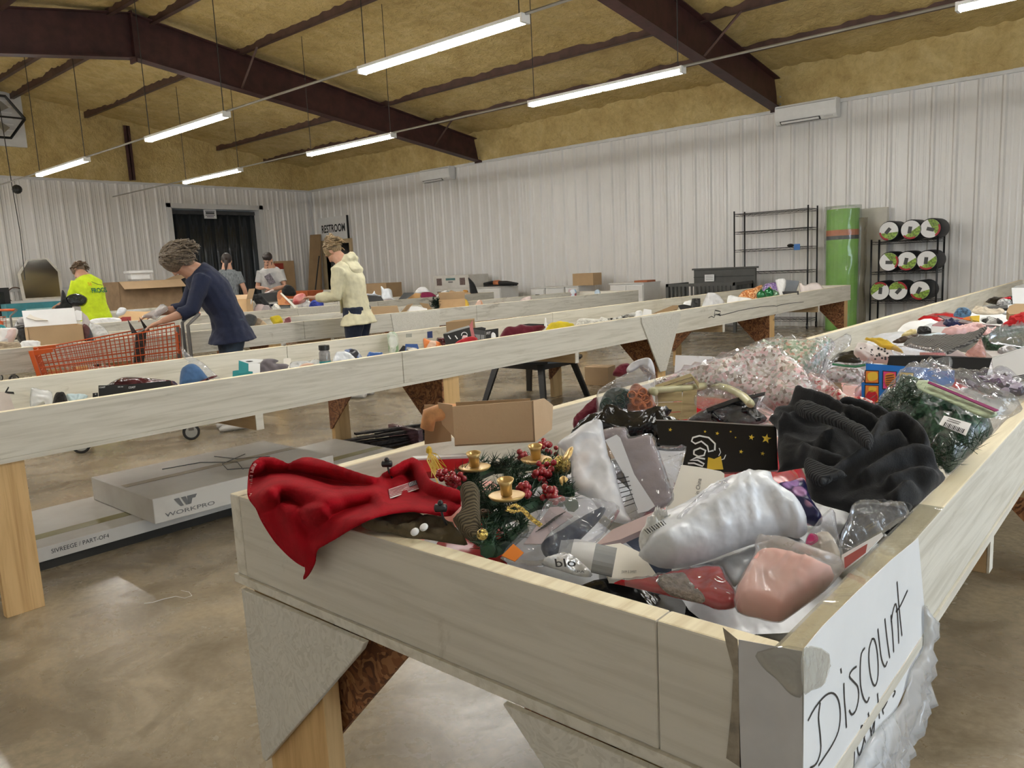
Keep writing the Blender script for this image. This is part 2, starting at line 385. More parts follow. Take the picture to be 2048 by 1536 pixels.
# restroom doorway ----------------------------------------------------------
q = MB(); q.box(DX0-.09, DX0, YW-.06, YW+.16, 0, DZ+.09); q.box(DX1, DX1+.09, YW-.06, YW+.16, 0, DZ+.09); q.box(DX0-.12, DX1+.12, YW-.07, YW+.16, DZ, DZ+.11)
PTRIM = M('pale_pine_trim', (.62, .47, .28), .6, 0, .08, 5)
dr = struct('door_1', q, PTRIM)
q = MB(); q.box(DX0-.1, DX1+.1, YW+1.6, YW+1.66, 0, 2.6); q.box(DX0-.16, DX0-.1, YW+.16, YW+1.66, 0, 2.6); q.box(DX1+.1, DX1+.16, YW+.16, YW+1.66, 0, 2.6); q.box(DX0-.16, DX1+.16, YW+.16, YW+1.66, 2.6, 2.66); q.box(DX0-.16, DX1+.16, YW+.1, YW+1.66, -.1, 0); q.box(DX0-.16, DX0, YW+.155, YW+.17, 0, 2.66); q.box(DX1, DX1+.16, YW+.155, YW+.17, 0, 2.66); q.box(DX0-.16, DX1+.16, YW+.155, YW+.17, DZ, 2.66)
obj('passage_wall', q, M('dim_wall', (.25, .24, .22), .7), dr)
# strip curtain opening -----------------------------------------------------
q = MB(); q.box(XW-.42, XW+.04, OY1-.02, OY1+.0, 0, OZ); q.box(XW-.42, XW+.04, OY0, OY0+.02, 0, OZ); q.box(XW-.42, XW+.04, OY0, OY1, OZ-.02, OZ)
q.box(XW+.0, XW+.045, OY0-.1, OY0, 0, OZ+.1); q.box(XW, XW+.045, OY1, OY1+.11, 0, OZ+.1); q.box(XW, XW+.045, OY0-.1, OY1+.11, OZ, OZ+.1)
d2 = struct('door_2', q, TRIMM)
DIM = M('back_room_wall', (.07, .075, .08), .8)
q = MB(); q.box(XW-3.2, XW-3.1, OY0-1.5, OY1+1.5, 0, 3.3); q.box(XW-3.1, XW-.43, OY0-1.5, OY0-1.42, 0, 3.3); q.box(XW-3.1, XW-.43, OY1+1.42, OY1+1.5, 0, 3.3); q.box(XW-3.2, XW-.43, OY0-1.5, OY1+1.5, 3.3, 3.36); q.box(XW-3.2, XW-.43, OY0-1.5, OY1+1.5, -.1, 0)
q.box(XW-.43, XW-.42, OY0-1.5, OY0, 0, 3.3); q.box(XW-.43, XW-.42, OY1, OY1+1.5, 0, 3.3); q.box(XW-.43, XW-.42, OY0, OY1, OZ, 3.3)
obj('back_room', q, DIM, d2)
STRIP = film('grey_curtain_strip', (.55, .58, .6), .55, .12, 2.2, (.055, .06, .063), .25)
t = thing('strip_curtain', 'dark translucent plastic strip curtain hanging in the wide doorway', 'strip curtain', (XW-.2, (OY0+OY1)/2, 0))
q = MB(); q.box(XW-.24, XW-.17, OY0+.02, OY1-.02, OZ-.14, OZ-.05); obj('hanging_rail', q, DARKG, t)
ns = 14; sw = (OY1-OY0)/ns
for i in range(ns):
    y0 = OY0+.02+i*sw*.99; xo = XW-.2+(.012 if i % 2 else -.012); q = MB(); rows = []
    for z in (.03, 1, 2, OZ-.06):
        rows.append([(xo+.018*math.sin(k*1.57)+.012*nz(i*3.1, z), y0+sw*1.12*k/4-.01, z) for k in range(5)])
    q.loft(rows, cap=False, closed=False); o = obj('curtain_strip', q, STRIP, t, smooth=True)
    md = o.modifiers.new('s', 'SOLIDIFY'); md.thickness = .003
q = MB(); c = at(420, 427, 0, XW-.15); q.box(c[0], c[0]+.004, c[1]-.17, c[1]+.17, c[2]-.13, c[2]+.11)
sg = solo('door_notice', 'small white printed notice hanging at the top of the strip curtain', 'notice', q, PAPERW)
for k, (zz, h, wd) in enumerate(((.06, .012, .13), (.02, .035, .12), (-.04, .012, .13), (-.08, .012, .1))):
    q = MB(); q.box(c[0]+.004, c[0]+.005, c[1]-wd, c[1]+wd, c[2]+zz-h, c[2]+zz+h*.4); obj('printed_line', q, DARKG, sg)
# ================================================================ LIGHTS
def led(x0, yl, z, lab):
    t = thing('led_batten', lab, 'light fixture', (x0+1.05, yl, z-.04), 'suspended LED battens')
    q = MB(); q.box(x0, x0+2.1, yl-.05, yl+.05, z+.0, z+.03); obj('housing', q, WHITE, t)
    for k in (0, 1):
        q = MB(); q.box(x0+.02+1.04*k, x0+1.03+1.04*k, yl-.042, yl+.042, z-.035, z-.001); obj('led_tube', q, TUBE, t)
    for xx in (x0-.01, x0+2.085):
        q = MB(); q.box(xx, xx+.025, yl-.052, yl+.052, z-.04, z+.032); obj('end_cap', q, WHITE, t)
    for xx in (x0+.06, x0+2.04):
        q = MB(); q.tube([(xx, yl, z+.03), (xx, yl, roofz(yl)-.05)], .006, 4); obj('hanging_cable', q, WIRE, t)
LROWS = {7.78: 'LED batten in the hanging row nearest the back wall', 5.155: 'LED batten in the hanging row under the roof ridge', 1.7: 'LED batten in the hanging row over the front table ends', -.1: 'LED batten in the hanging row nearest the front wall'}  # front-wall row is out of view, added to brighten the left wall
NTH = ['first', 'second', 'third', 'fourth', 'fifth', 'sixth']; XS = [-15.2, -10.97, -6.28, -1.6, 3.1]; XN = [-17.6, -13.4, -9.0, -4.6, -.2]
for yl, lab in LROWS.items():
    xs = XS if yl > 4 else XN if yl > 0 else XN[:3]
    for k, x0 in enumerate(xs): led(x0, yl, 3.24, lab + ', ' + NTH[k] + ' from the left wall')
    for k, (a, bx) in enumerate(zip([-18.6]+[x+2.1 for x in xs], xs+[XE])):
        q = MB(); q.tube([(a, yl, 3.27), (bx, yl, 3.27)], .013, 6)
        solo('electrical_conduit', 'thin galvanised conduit, ' + NTH[k] + ' length from the left wall, ' + lab[lab.index('hanging row'):], 'conduit', q, GALV, 'conduits between the lights')
# ================================================================ TABLES
def table(name, lab, xn, xf, y0, y1, rot, legs, joists, seams, white_gussets=(), mat=PAINT, endseam=None, zr=.803):
    """long bin table; near side at xn, far side at xf; boards in plank lengths; rotated about (xn,y0)"""
    s = 1 if xn > xf else -1; th = .038; zb_, zd = zr-.181, zr-.199
    t = thing(name, lab, 'bin table', (xn, y0, 0), 'rows of long bin tables'); t.rotation_euler = (0, 0, rot)
    cuts = [y0]+list(seams)+[y1]
    mats = [mat, RIM]
    for a, bb in zip(cuts[:-1], cuts[1:]):
        for xa, xb in ((xn-th*s, xn), (xf, xf+th*s)):
            q = MB(); q.box(min(xa, xb), max(xa, xb), a+.002, bb-.002, zb_, zr+rnd.uniform(-.003, .003), 0, 1); obj('side_board', q, mats, t, bevel=.003)
    xs = sorted((xn-th*s-.002*s, xf+th*s+.002*s)); es = [xs[0]]+([endseam] if endseam else [])+[xs[1]]
    for yy in (y0, y1-th):
        for a, bb in zip(es[:-1], es[1:]):
            q = MB(); q.box(a, bb-.001, yy+.001, yy+th, zb_, zr-.002, 0, 1); obj('end_board', q, [PAINTX, RIM], t, bevel=.003)
    n = max(1, round((y1-y0)/2.44))
    for i in range(n):
        q = MB(); q.box(min(xn, xf)-.004, max(xn, xf)+.004, y0-.004+(y1-y0)*i/n, y0+(y1-y0)*(i+1)/n-.002, zd, zb_); obj('deck_panel', q, mat, t)
    for yj in joists:
        q = MB(); q.box(min(xn, xf)+.002, max(xn, xf)-.002, yj, yj+.04, zd-.075, zd); jo = obj('crossbeam', q, PINEX, t)
        q = MB(); q.box(xn-.001 if s > 0 else xn-.004, xn+.004 if s > 0 else xn+.001, yj, yj+.04, zd-.075, zd); obj('painted_end', q, mat, jo)
    for yl in legs:
        for xa, d in ((xn, -s), (xf, s)):
            x0, x1 = sorted((xa+d*.012, xa+d*.052)); q = MB(); q.box(x0, x1, yl, yl+.135, 0, zd); obj('leg', q, PINE, t, bevel=.002)
            q = MB(); q.prism([(xa+d*.012, yl-.012, zd), (xa+d*.40, yl-.012, zd), (xa+d*.42, yl-.012, zd-.03), (xa+d*.03, yl-.012, zd-.43), (xa+d*.012, yl-.012, zd-.43)], (0, .011, 0)); obj('gusset', q, OSBR, t)
    for yg, wtop, wb2 in white_gussets:
        q = MB(); q.prism([(xn+.001*s, yg-wtop, zr-.012), (xn+.001*s, yg+wtop, zr-.012), (xn+.001*s, yg+wtop*.96, zr-.06), (xn+.001*s, yg+wb2, zr-.5), (xn+.001*s, yg-wb2, zr-.5), (xn+.001*s, yg-wtop*.98, zr-.06)], (.012*s, 0, 0)); obj('joint_plate', q, OSBP, t, bevel=.002)
    return t
T1 = table('bin_table', 'whitewashed bin table heaped highest, with a handwritten paper sign on its corner', -.293, -1.52, .80, 11.1, 0, [3.25, 5.8, 8.2, 10.7], [.93, 1.9, 2.55, 4.6, 7, 9.4], [3.1, 6.7, 9.0], endseam=float(at(1312, 1225, 1, .8)[0]), zr=.803)
jy = [float(at(px, py, 0, -3.36)[1]) for px, py in ((510, 830), (1150, 712), (1445, 655), (1636, 622))]
T2 = table('bin_table', 'long white bin table standing over the flat cartons on the floor', -3.36, -4.56, .80, 10.76, 0, [.82, 3.22, 5.75, 8.12, 10.55], jy, [2.9, 5.8, 8.3], [(float(at(1322, 640, 0, -3.36)[1]), .33, .05)])
T3 = table('bin_table', 'long grey-white bin table that the woman in the cream hoodie leans over', -7.04, -8.24, 1.5, 10.4, -.073, [1.7, 4.2, 6.6, 9.0], [2.9, 4.9, 7.7], [4.6, 7.0], [(6.05, .36, .3)], PAINTG)
T4 = table('bin_table', 'weathered grey bin table behind the cream hoodie woman, in front of the man in grey', -10.25, -11.45, 3.4, 10.9, -.05, [3.6, 6.0, 8.4], [4.6, 7.0], [5.9, 8.2], [(7.1, .4, .3)], PAINTG)
T5 = table('bin_table', 'grey bin table along the left wall below the big open carton', -14.15, -15.3, 3.4, 9.6, -.03, [3.6, 6.0, 8.4], [4.6], [5.9], (), PAINTG)
# front legs and gussets of the heaped table (its end faces the camera)
q = MB(); q.prism([(-1.478, .795, .602), (-1.063, .795, .604), (-1.075, .795, .585), (-1.45, .795, .213), (-1.463, .795, .215)], (0, -.012, 0)); obj('gusset', q, OSBP, T1, bevel=.002)
q = MB(); q.prism([(-.736, .795, .604), (-.30, .795, .604), (-.31, .795, .215), (-.325, .795, .213)], (0, -.012, 0)); obj('gusset', q, OSBP, T1, bevel=.002)
for x0, x1 in ((-1.455, -1.235), (-.52, -.3)):
    q = MB(); q.box(x0, x1, .80, .84, 0, .604); obj('leg', q, PINE, T1, bevel=.002)
for x0, x1, x2 in ((-1.44, -.99, -1.4), (-.36, -.8, -.4)):
    q = MB(); q.prism([(x0, .855, .604), (x1, .855, .604), (x2, .855, .17), (x0, .855, .17)], (0, .011, 0)); obj('gusset', q, OSBR, T1)
# ================================================================ PEOPLE
def fabric(name, c, var=.12, bsc=180, bs=.35, c2=None, rough=.9): return M(name, c, rough, 0, var, 9, bs, bsc, .003, c2=c2, sheen=.06)
SKIN = M('skin', (.50, .27, .18), .5, 0, .06, 14)
NAVY = fabric('navy_knit', (.012, .018, .050)); CREAM = fabric('cream_fleece', (.70, .66, .46)); NEON = fabric('neon_yellow_jersey', (.62, .80, .02))
GREYM = M('grey_marl_knit', (.20, .22, .235), .9, 0, .3, 60, .3, 150, .003, (1, 1, .35)); GREYT = fabric('light_grey_jersey', (.46, .45, .44))
DENIM = fabric('dark_denim', (.014, .022, .05), .3); DENIM2 = fabric('faded_denim', (.035, .055, .09), .3); BLKCL = fabric('black_cloth', (.010, .010, .011)); SHOE = M('white_shoe', (.7, .69, .68), .5)
def hairm(n, c, c2): return M(n, c, .45, 0, .3, 40, .7, 90, .006, (3, 3, .6), c2)
HBLOND = hairm('ash_blonde_hair', (.36, .26, .14), (.16, .10, .05)); HBROWN = hairm('grey_brown_hair', (.20, .15, .10), (.06, .042, .028)); HDARK = hairm('dark_brown_hair', (.025, .014, .012), (.012, .007, .006)); HMESSY = hairm('brown_messy_hair', (.17, .11, .065), (.06, .035, .02))
def remesh(o, vox, smooth=2, disp=0, dscale=.08):
    m = o.modifiers.new('remesh', 'REMESH'); m.mode = 'VOXEL'; m.voxel_size = vox; m.use_smooth_shade = True
    if smooth: s = o.modifiers.new('smooth', 'SMOOTH'); s.iterations = smooth; s.factor = .5
    if disp:
        t = bpy.data.textures.new('folds', 'CLOUDS'); t.noise_scale = dscale; t.noise_depth = 3
        d = o.modifiers.new('folds', 'DISPLACE'); d.texture = t; d.strength = disp; d.mid_level = .5; d.texture_coords = 'LOCAL'
    return o
class Body:
    def __init__(s, x, y, head, H, lean=0, hunch=0, neck=0, hyaw=0, z=0):
        s.k = H/1.7; s.o = np.array([x, y, z]); c, sn = math.cos(head), math.sin(head)
        s.F = np.array([c, sn, 0.]); s.X = np.array([sn, -c, 0.]); s.Z = np.array([0, 0, 1.])       # F forward, X right
        a = [lean*.6, lean, lean+hunch*.6, lean+hunch, lean+hunch+neck*.6]; L = [.14, .19, .14, .07, .155]
        p = np.array([0, 0, .90]); s.sp = [p]; s.ang = [lean*.3]+a
        for ai, l in zip(a, L): p = p+l*np.array([0, math.sin(ai), math.cos(ai)]); s.sp.append(p)
        s.ha = lean+hunch+neck; s.hy = hyaw
    def w(s, p): p = np.asarray(p, float)*s.k; return s.o+s.X*p[0]+s.F*p[1]+s.Z*p[2]
    def el(s, mb, pts, rad, n=14):
        """elliptical loft through local points; radii (side, depth)"""
        P = [np.asarray(q, float) for q in pts]; rings = []
        for i, p in enumerate(P):
            t = unit(P[min(i+1, len(P)-1)]-P[max(i-1, 0)]); ex = np.array([1., 0, 0]) if abs(t[0]) < .8 else np.array([0, 1., 0])
            e1 = unit(ex-t*np.dot(ex, t)); e2 = np.cross(t, e1); r = rad[i] if hasattr(rad[i], '__len__') else (rad[i], rad[i])
            rings.append([s.w(p+e1*r[0]*math.cos(2*math.pi*k/n)+e2*r[1]*math.sin(2*math.pi*k/n)) for k in range(n)])
        mb.loft(rings)
    def ball(s, mb, c, r, ang=0, yaw=0, n=14, m=10):
        ca, sa, cy, sy = math.cos(ang), math.sin(ang), math.cos(yaw), math.sin(yaw)
        def T(q):
            x, y, z = q[0]*r[0], q[1]*r[1], q[2]*r[2]; x, y = x*cy+y*sy, -x*sy+y*cy
            y, z = y*ca+z*sa, -y*sa+z*ca; return s.w(np.asarray(c)+np.array([x, y, z]))
        mb.loft([[T((math.sin(t)*math.cos(2*math.pi*k/n), math.sin(t)*math.sin(2*math.pi*k/n), -math.cos(t))) for k in range(n)] for t in [math.pi*(i+.1)/(m-1+.2) for i in range(m)]])
    def hd(s, q):     # head-local (x right, y face-forward, z up) -> body-local
        ca, sa, cy, sy = math.cos(s.ha), math.sin(s.ha), math.cos(s.hy), math.sin(s.hy)
        x, y, z = q; x, y = x*cy+y*sy, -x*sy+y*cy
        return s.sp[5]+np.array([x, y*ca+z*sa, -y*sa+z*ca])
    def torso(s, mb, g, top=5, hem=0, flare=0, wide=1):
        R = [(.165, .115), (.148, .105), (.165, .122), (.178, .105), (.10, .085), (.06, .062)]
        pts, rr = list(s.sp[:top]), [(r[0]*wide+g, r[1]*wide+g) for r in R[:top]]
        if hem: pts.insert(0, s.sp[0]+np.array([0, -.01, -hem])); rr.insert(0, (.175*wide+g+flare, .135*wide+g+flare))
        s.el(mb, pts, rr)
    def shoulder(s, sd): return s.sp[3]+np.array([.175*sd, 0, -.01])
    def arm(s, mb, sd, up, fo, g=0, frac=2., hand=None, curl=.5):
        """up/fo: direction vectors of upper arm and forearm; frac: sleeve length in segments"""
        a = s.shoulder(sd); e = a+unit(up)*.28; w_ = e+unit(fo)*.245
        pts, r = [a+np.array([-.05*sd, 0, .0]), a, a+(e-a)*.5], [.055+g, .062+g, .05+g]
        if frac < 1: pts.append(a+(e-a)*max(frac, .55)); r.append(.052+g)
        else:
            pts.append(e); r.append(.043+g)
            if frac > 1: pts += [e+(w_-e)*.45, e+(w_-e)*min(1, frac-1)]; r += [.042+g, .030+g]
        s.el(mb, pts, r, 10)
        if hand is not None:
            d = unit(hand); sx = unit(np.cross(d, np.array([0, 0, 1.]))+1e-6); nrm = np.cross(sx, d)
            s.el(mb, [w_-d*.01, w_+d*.03, w_+d*.085], [(.026, .020), (.036, .017), (.038, .014)], 10)
            for k, (off, ln) in enumerate(((-.030, .065), (-.010, .078), (.010, .074), (.029, .058))):
                p0 = w_+d*.075+sx*off; p1 = p0+d*ln*.5-nrm*.010*curl; p2 = p1+d*ln*.42-nrm*.032*curl
                s.el(mb, [p0, p1, p2], [.0095, .009, .0075], 7)
            t0 = w_+d*.02+sx*(-.034*sd); t1 = t0+sx*(-.028*sd)+d*.03-nrm*.012; t2 = t1+d*.035-nrm*.012; s.el(mb, [t0, t1, t2], [.012, .011, .008], 7)
            s.hand = s.w(w_+d*.11)
        return s.w(w_)
    def legs(s, mb, g=0, to=.08, spread=.1, bend=0):
        for sd in (-1, 1):
            h = s.sp[0]+np.array([.085*sd, 0, 0]); kn = np.array([spread*sd, .03+bend, .48]); an = np.array([spread*sd, -.02, to])
            s.el(mb, [h+np.array([0, 0, .06]), h-np.array([0, 0, .08]), (h+kn)/2, kn, (kn+an)/2+np.array([0, -.015, 0]), an], [(.085+g, .10+g), (.092+g, .105+g), .078+g, .058+g, .055+g, .042+g], 12)
    def head(s, mb):
        s.el(mb, [s.sp[3]+np.array([0, 0, .02]), s.sp[4], s.hd((0, -.01, -.03))], [.075, .055, .052], 12)
        s.ball(mb, s.hd((0, -.012, .025)), (.074, .092, .090), s.ha, s.hy); s.ball(mb, s.hd((0, .022, -.035)), (.056, .066, .078), s.ha, s.hy)
        s.ball(mb, s.hd((0, .068, -.088)), (.026, .022, .024), s.ha, s.hy)                    # chin
        s.el(mb, [s.hd((0, .078, .012)), s.hd((0, .094, -.018)), s.hd((0, .104, -.034)), s.hd((0, .086, -.044))], [.009, .012, .0155, .010], 8)
        s.ball(mb, s.hd((0, .076, .026)), (.052, .014, .011), s.ha, s.hy, 8, 6)               # brow
        s.ball(mb, s.hd((0, .080, -.062)), (.024, .012, .009), s.ha, s.hy, 8, 6)              # mouth
        for sd in (-1, 1): s.ball(mb, s.hd((.076*sd, -.005, -.012)), (.010, .020, .032), s.ha, s.hy, 8, 6)
    def face(s, root, brow=HDARK):
        q = MB()
        for sd in (-1, 1): s.ball(q, s.hd((.030*sd, .083, .008)), (.013, .006, .006), s.ha, s.hy, 8, 6)
        obj('eyes', q, M('eye_dark', (.03, .02, .015), .3), root, smooth=True)
        q = MB(); s.ball(q, s.hd((0, .0885, -.064)), (.022, .006, .005), s.ha, s.hy, 8, 6); obj('lips', q, M('lips', (.38, .13, .11), .5), root, smooth=True)
    def shoes(s, root, m, spread=.1):
        for sd in (-1, 1):
            q = MB(); s.el(q, [(spread*sd, -.075, .04), (spread*sd, -.03, .05), (spread*sd, .06, .042), (spread*sd, .15, .03), (spread*sd, .185, .022)], [(.03, .035), (.042, .045), (.045, .038), (.042, .028), (.02, .018)], 12); obj('shoe', q, m, root, smooth=True)
def person(label, B, arms, shirt, sleeve, trousers, hair, shoe=SHOE, hem=.06, flare=.01, cloth_disp=.016, face=False, wide=1):
    """one continuous body, with clothing and hair as its parts"""
    q = MB(); s = B; s.torso(q, -.006, 6, 0, 0, wide); s.head(q); s.legs(q, -.006)
    ends = [s.arm(q, sd, up, fo, -.004, 2, hand, cu) for sd, up, fo, hand, cu in arms]
    for sd in (-1, 1): s.el(q, [(.1*sd, -.06, .05), (.1*sd, .06, .04), (.1*sd, .16, .03)], [.03, .034, .026], 8)
    root = obj('person', q, SKIN, None, smooth=True, base=s.o); tag(root, label, 'person'); remesh(root, .0072, 2)
    q = MB(); s.torso(q, .020, 5, hem, flare+.012, wide); hands = []
    for sd, up, fo, hand, cu in arms: s.arm(q, sd, up, fo, .016, sleeve)
    o = obj('shirt', q, shirt, root); remesh(o, .011, 3, cloth_disp, .07)
    q = MB(); s.legs(q, .012); s.el(q, [s.sp[0]+np.array([0, 0, -.06]), s.sp[0], s.sp[1]-np.array([0, 0, .03])], [(.155, .105), (.155, .106), (.135, .096)]); o = obj('trousers', q, trousers, root); remesh(o, .011, 3, .010, .06)
    s.shoes(root, shoe)
    if face: s.face(root)
    return root, ends
def strands(s, root, m, n, rad, seed, cen=(0, -.015, .03), ext=(.088, .105, .10), down=.0, ln=.09, curl=.03, back=None):
    """hair as a scalp cap plus many curved locks"""
    r = random.Random(seed); q = MB(); s.ball(q, s.hd(cen), tuple(e*.97 for e in ext), s.ha, s.hy, 18, 12)
    for k in range(n):
        th = r.uniform(0, 2*math.pi); ph = math.acos(r.uniform(-.35, 1)); d = np.array([math.sin(ph)*math.cos(th), math.sin(ph)*math.sin(th), math.cos(ph)])
        if d[1] > .35 and d[2] < .55: continue
        p = np.array(cen)+d*np.array(ext); t = unit(np.array([-d[1]*r.uniform(-1, 1), d[0]*.3-.4, -.6-down+r.uniform(-.3, .3)])); pts = []
        for j in range(5):
            u = j/4; pts.append(s.hd(p+t*ln*u+d*(.012*math.sin(u*3.1)+curl*.5*r.uniform(0, 1)*u)+np.array([r.uniform(-1, 1), r.uniform(-1, 1), r.uniform(-1, 1)])*curl*.35*u))
        s.el(q, pts, [rad*.7, rad, rad, rad*.8, rad*.25], 5)
    return obj('hair', q, m, root, smooth=True)
H = math.radians
# woman in the cream hoodie ---------------------------------------------------
B = Body(-6.36, 4.93, H(206), 1.65, H(9), H(16), H(26))
cw, _ = person('woman in a cream hoodie and dark jeans reading a small packet over the table', B, [(-1, (-.12, .12, -1), (.05, .95, .0), (.15, .95, .10), .7), (1, (.12, .20, -1), (-.2, .95, .12), (-.25, .9, .0), .7)], CREAM, 1.9, DENIM, HBLOND, hem=.13, flare=.03, cloth_disp=.020, face=True, wide=.98)
q = MB(); s = B
s.el(q, [s.hd((-.09, -.0, -.20)), s.hd((-.08, -.06, -.20)), s.hd((0, -.085, -.20)), s.hd((.08, -.06, -.20)), s.hd((.09, -.0, -.20))], [.035, .05, .055, .05, .035], 10)
s.el(q, [s.sp[4]+np.array([0, -.09, 0]), s.sp[3]+np.array([0, -.125, -.02]), s.sp[3]+np.array([0, -.12, -.13])], [(.12, .035), (.13, .04), (.05, .02)], 12)
remesh(obj('hood', q, CREAM, cw), .011, 3, .012, .06)
q = MB(); s.el(q, [s.sp[0]+np.array([0, .13, .0]), s.sp[1]+np.array([0, .13, .02])], [(.12, .012), (.09, .012)], 12); obj('front_pocket', q, CREAM, cw, smooth=True)
strands(s, cw, HBLOND, 130, .0085, 3, cen=(0, -.02, .03), ln=.07, curl=.012)
q = MB(); s.ball(q, s.hd((0, -.085, .085)), (.055, .050, .055), s.ha)
for k in range(40):
    a = k*.7; s.el(q, [s.hd((.05*math.cos(a+j*.5), -.085+.046*math.sin(a+j*.5), .085+.045*math.sin(k*1.3+j*.35))) for j in range(4)], [.007, .009, .009, .004], 5)
obj('hair_bun', q, HBLOND, cw, smooth=True)
hp = at(655, 588, 0, -6.72); q = MB(); q.obox(hp, np.array([.02, .05, .0]), np.array([.07, -.02, .03]), np.array([-.004, 0, .004])); q.obox(hp+np.array([.0, 0, .012]), np.array([.018, .045, .0]), np.array([.05, -.02, .03]), np.array([-.003, 0, .003]))
solo('white_packet', 'small white packet held in the hands of the woman in cream', 'packet', q, PAPERW)
# woman in navy leaning into the trolley --------------------------------------
B = Body(-6.06, 3.36, H(248), 1.66, H(24), H(20), H(18))
nw, _ = person('woman in a navy top and jeans bending over the orange trolley', B, [(-1, (-.15, .45, -1), (.10, .9, -.30), (.1, .95, -.3), .6), (1, (.15, .55, -1), (-.12, .95, -.12), (-.1, .95, -.25), .6)], NAVY, 1.05, DENIM2, HBROWN, hem=.14, flare=.025, face=True, wide=1.1)
strands(B, nw, HBROWN, 420, .0085, 5, cen=(0, -.02, .02), ext=(.108, .125, .12), ln=.11, curl=.07, down=.5)
# woman in the neon shirt, back to the camera ----------------------------------
B = Body(-12.32, 4.70, H(196), 1.68, H(14), H(14), H(28), H(-25))
yw, _ = person('person in a neon yellow printed shirt sorting goods, back turned', B, [(-1, (-.25, .35, -1), (-.1, .9, -.2), (0, .95, -.3), .6), (1, (.3, .30, -1), (-.1, .9, -.1), (0, .95, -.3), .6)], NEON, .95, BLKCL, HMESSY, hem=.26, flare=.045, wide=1.16, cloth_disp=.02)
strands(B, yw, HMESSY, 130, .0085, 9, ln=.07, curl=.03)
q = MB(); B.ball(q, B.hd((0, -.07, .10)), (.055, .05, .05), B.ha); obj('hair_bun', remesh and q, HMESSY, yw, smooth=True)
YWP = B
# woman in grey marl, back to the camera ----------------------------------------
B = Body(-12.3, 6.86, H(128), 1.70, H(2), H(3), H(4), H(-22))
gw, _ = person('woman in a grey marl short sleeved top with a dark ponytail, back turned', B, [(-1, (-.32, .05, -1), (.0, .35, -1), (.05, .4, -1), .4), (1, (.34, .05, -1), (.02, .35, -1), (0, .4, -1), .4)], GREYM, .62, BLKCL, HDARK, hem=.16, flare=.02, cloth_disp=.012)
q = MB(); B.ball(q, B.hd((0, -.02, .03)), (.084, .102, .098), B.ha, B.hy, 18, 12); B.el(q, [B.hd((0, -.11, .02)), B.hd((.0, -.135, -.04)), B.hd((-.01, -.135, -.12)), B.hd((-.015, -.12, -.19))], [.03, .034, .028, .008], 10); obj('hair', q, HDARK, gw, smooth=True)
# man in a light grey T-shirt, facing the camera ---------------------------------
B = Body(-12.65, 7.93, H(-50), 1.72, H(4), H(8), H(24), H(8))
mn, _ = person('bearded man in a light grey T-shirt looking into a bag', B, [(-1, (-.28, .15, -1), (.75, .75, -.18), (.8, .55, -.1), .7), (1, (.28, .15, -1), (-.72, .75, -.05), (-.8, .55, .0), .7)], GREYT, .68, DENIM, HDARK, hem=.1, face=True, wide=1.1)
q = MB(); B.ball(q, B.hd((0, -.018, .045)), (.082, .098, .085), B.ha, B.hy, 18, 12); B.ball(q, B.hd((0, .05, .092)), (.06, .04, .03), B.ha, B.hy); obj('hair', q, HDARK, mn, smooth=True)
q = MB(); B.el(q, [B.hd((.066, .02, -.03)), B.hd((.058, .045, -.075)), B.hd((.03, .075, -.098)), B.hd((0, .085, -.105)), B.hd((-.03, .075, -.098)), B.hd((-.058, .045, -.075)), B.hd((-.066, .02, -.03))], [.008, .016, .017, .017, .017, .016, .008], 8); B.el(q, [B.hd((-.026, .09, -.052)), B.hd((0, .097, -.050)), B.hd((.026, .09, -.052))], [.005, .006, .005], 6); obj('beard', q, HDARK, mn, smooth=True)
# ================================================================ ITEM HELPERS
def plane(px, py, z=None, tilt=35, az=0, x=None, y=None):
    P = at(px, py, 2, z) if z is not None else at(px, py, 0, x) if x is not None else at(px, py, 1, y)
    d = CAM-P; a = math.atan2(d[1], d[0])+math.radians(az); t = math.radians(tilt)
    return P, np.array([math.sin(t)*math.cos(a), math.sin(t)*math.sin(a), math.cos(t)])
def basis(n):
    e1 = np.cross(np.array([0, 0, 1.]), n); e1 = unit(e1) if np.linalg.norm(e1) > 1e-3 else np.array([1., 0, 0]); return e1, np.cross(n, e1)
def smooth_poly(p, k=3):
    out = []; n = len(p)
    for i in range(n):
        a, b, c, d = (np.array(p[(i+j) % n], float) for j in (-1, 0, 1, 2))
        for s in range(k):
            t = s/k; out.append(tuple(.5*((2*b)+(c-a)*t+(2*a-5*b+4*c-d)*t*t+(3*b-a-3*c+d)*t**3)))
    return out
def segd(P, poly):
    A = np.array(poly); B = np.roll(A, -1, 0); P = np.asarray(P)[:, None, :]; AB = B-A; t = np.clip(((P-A)*AB).sum(2)/((AB**2).sum(1)+1e-12), 0, 1)
    return np.sqrt(((P-(A+AB*t[..., None]))**2).sum(2)).min(1)
def inside(P, poly):
    A = np.array(poly); B = np.roll(A, -1, 0); r = np.zeros(len(P), bool)
    for a, b in zip(A, B):
        c = ((a[1] > P[:, 1]) != (b[1] > P[:, 1])) & (P[:, 0] < (b[0]-a[0])*(P[:, 1]-a[1])/((b[1]-a[1]) or 1e-9)+a[0]); r ^= c
    return r
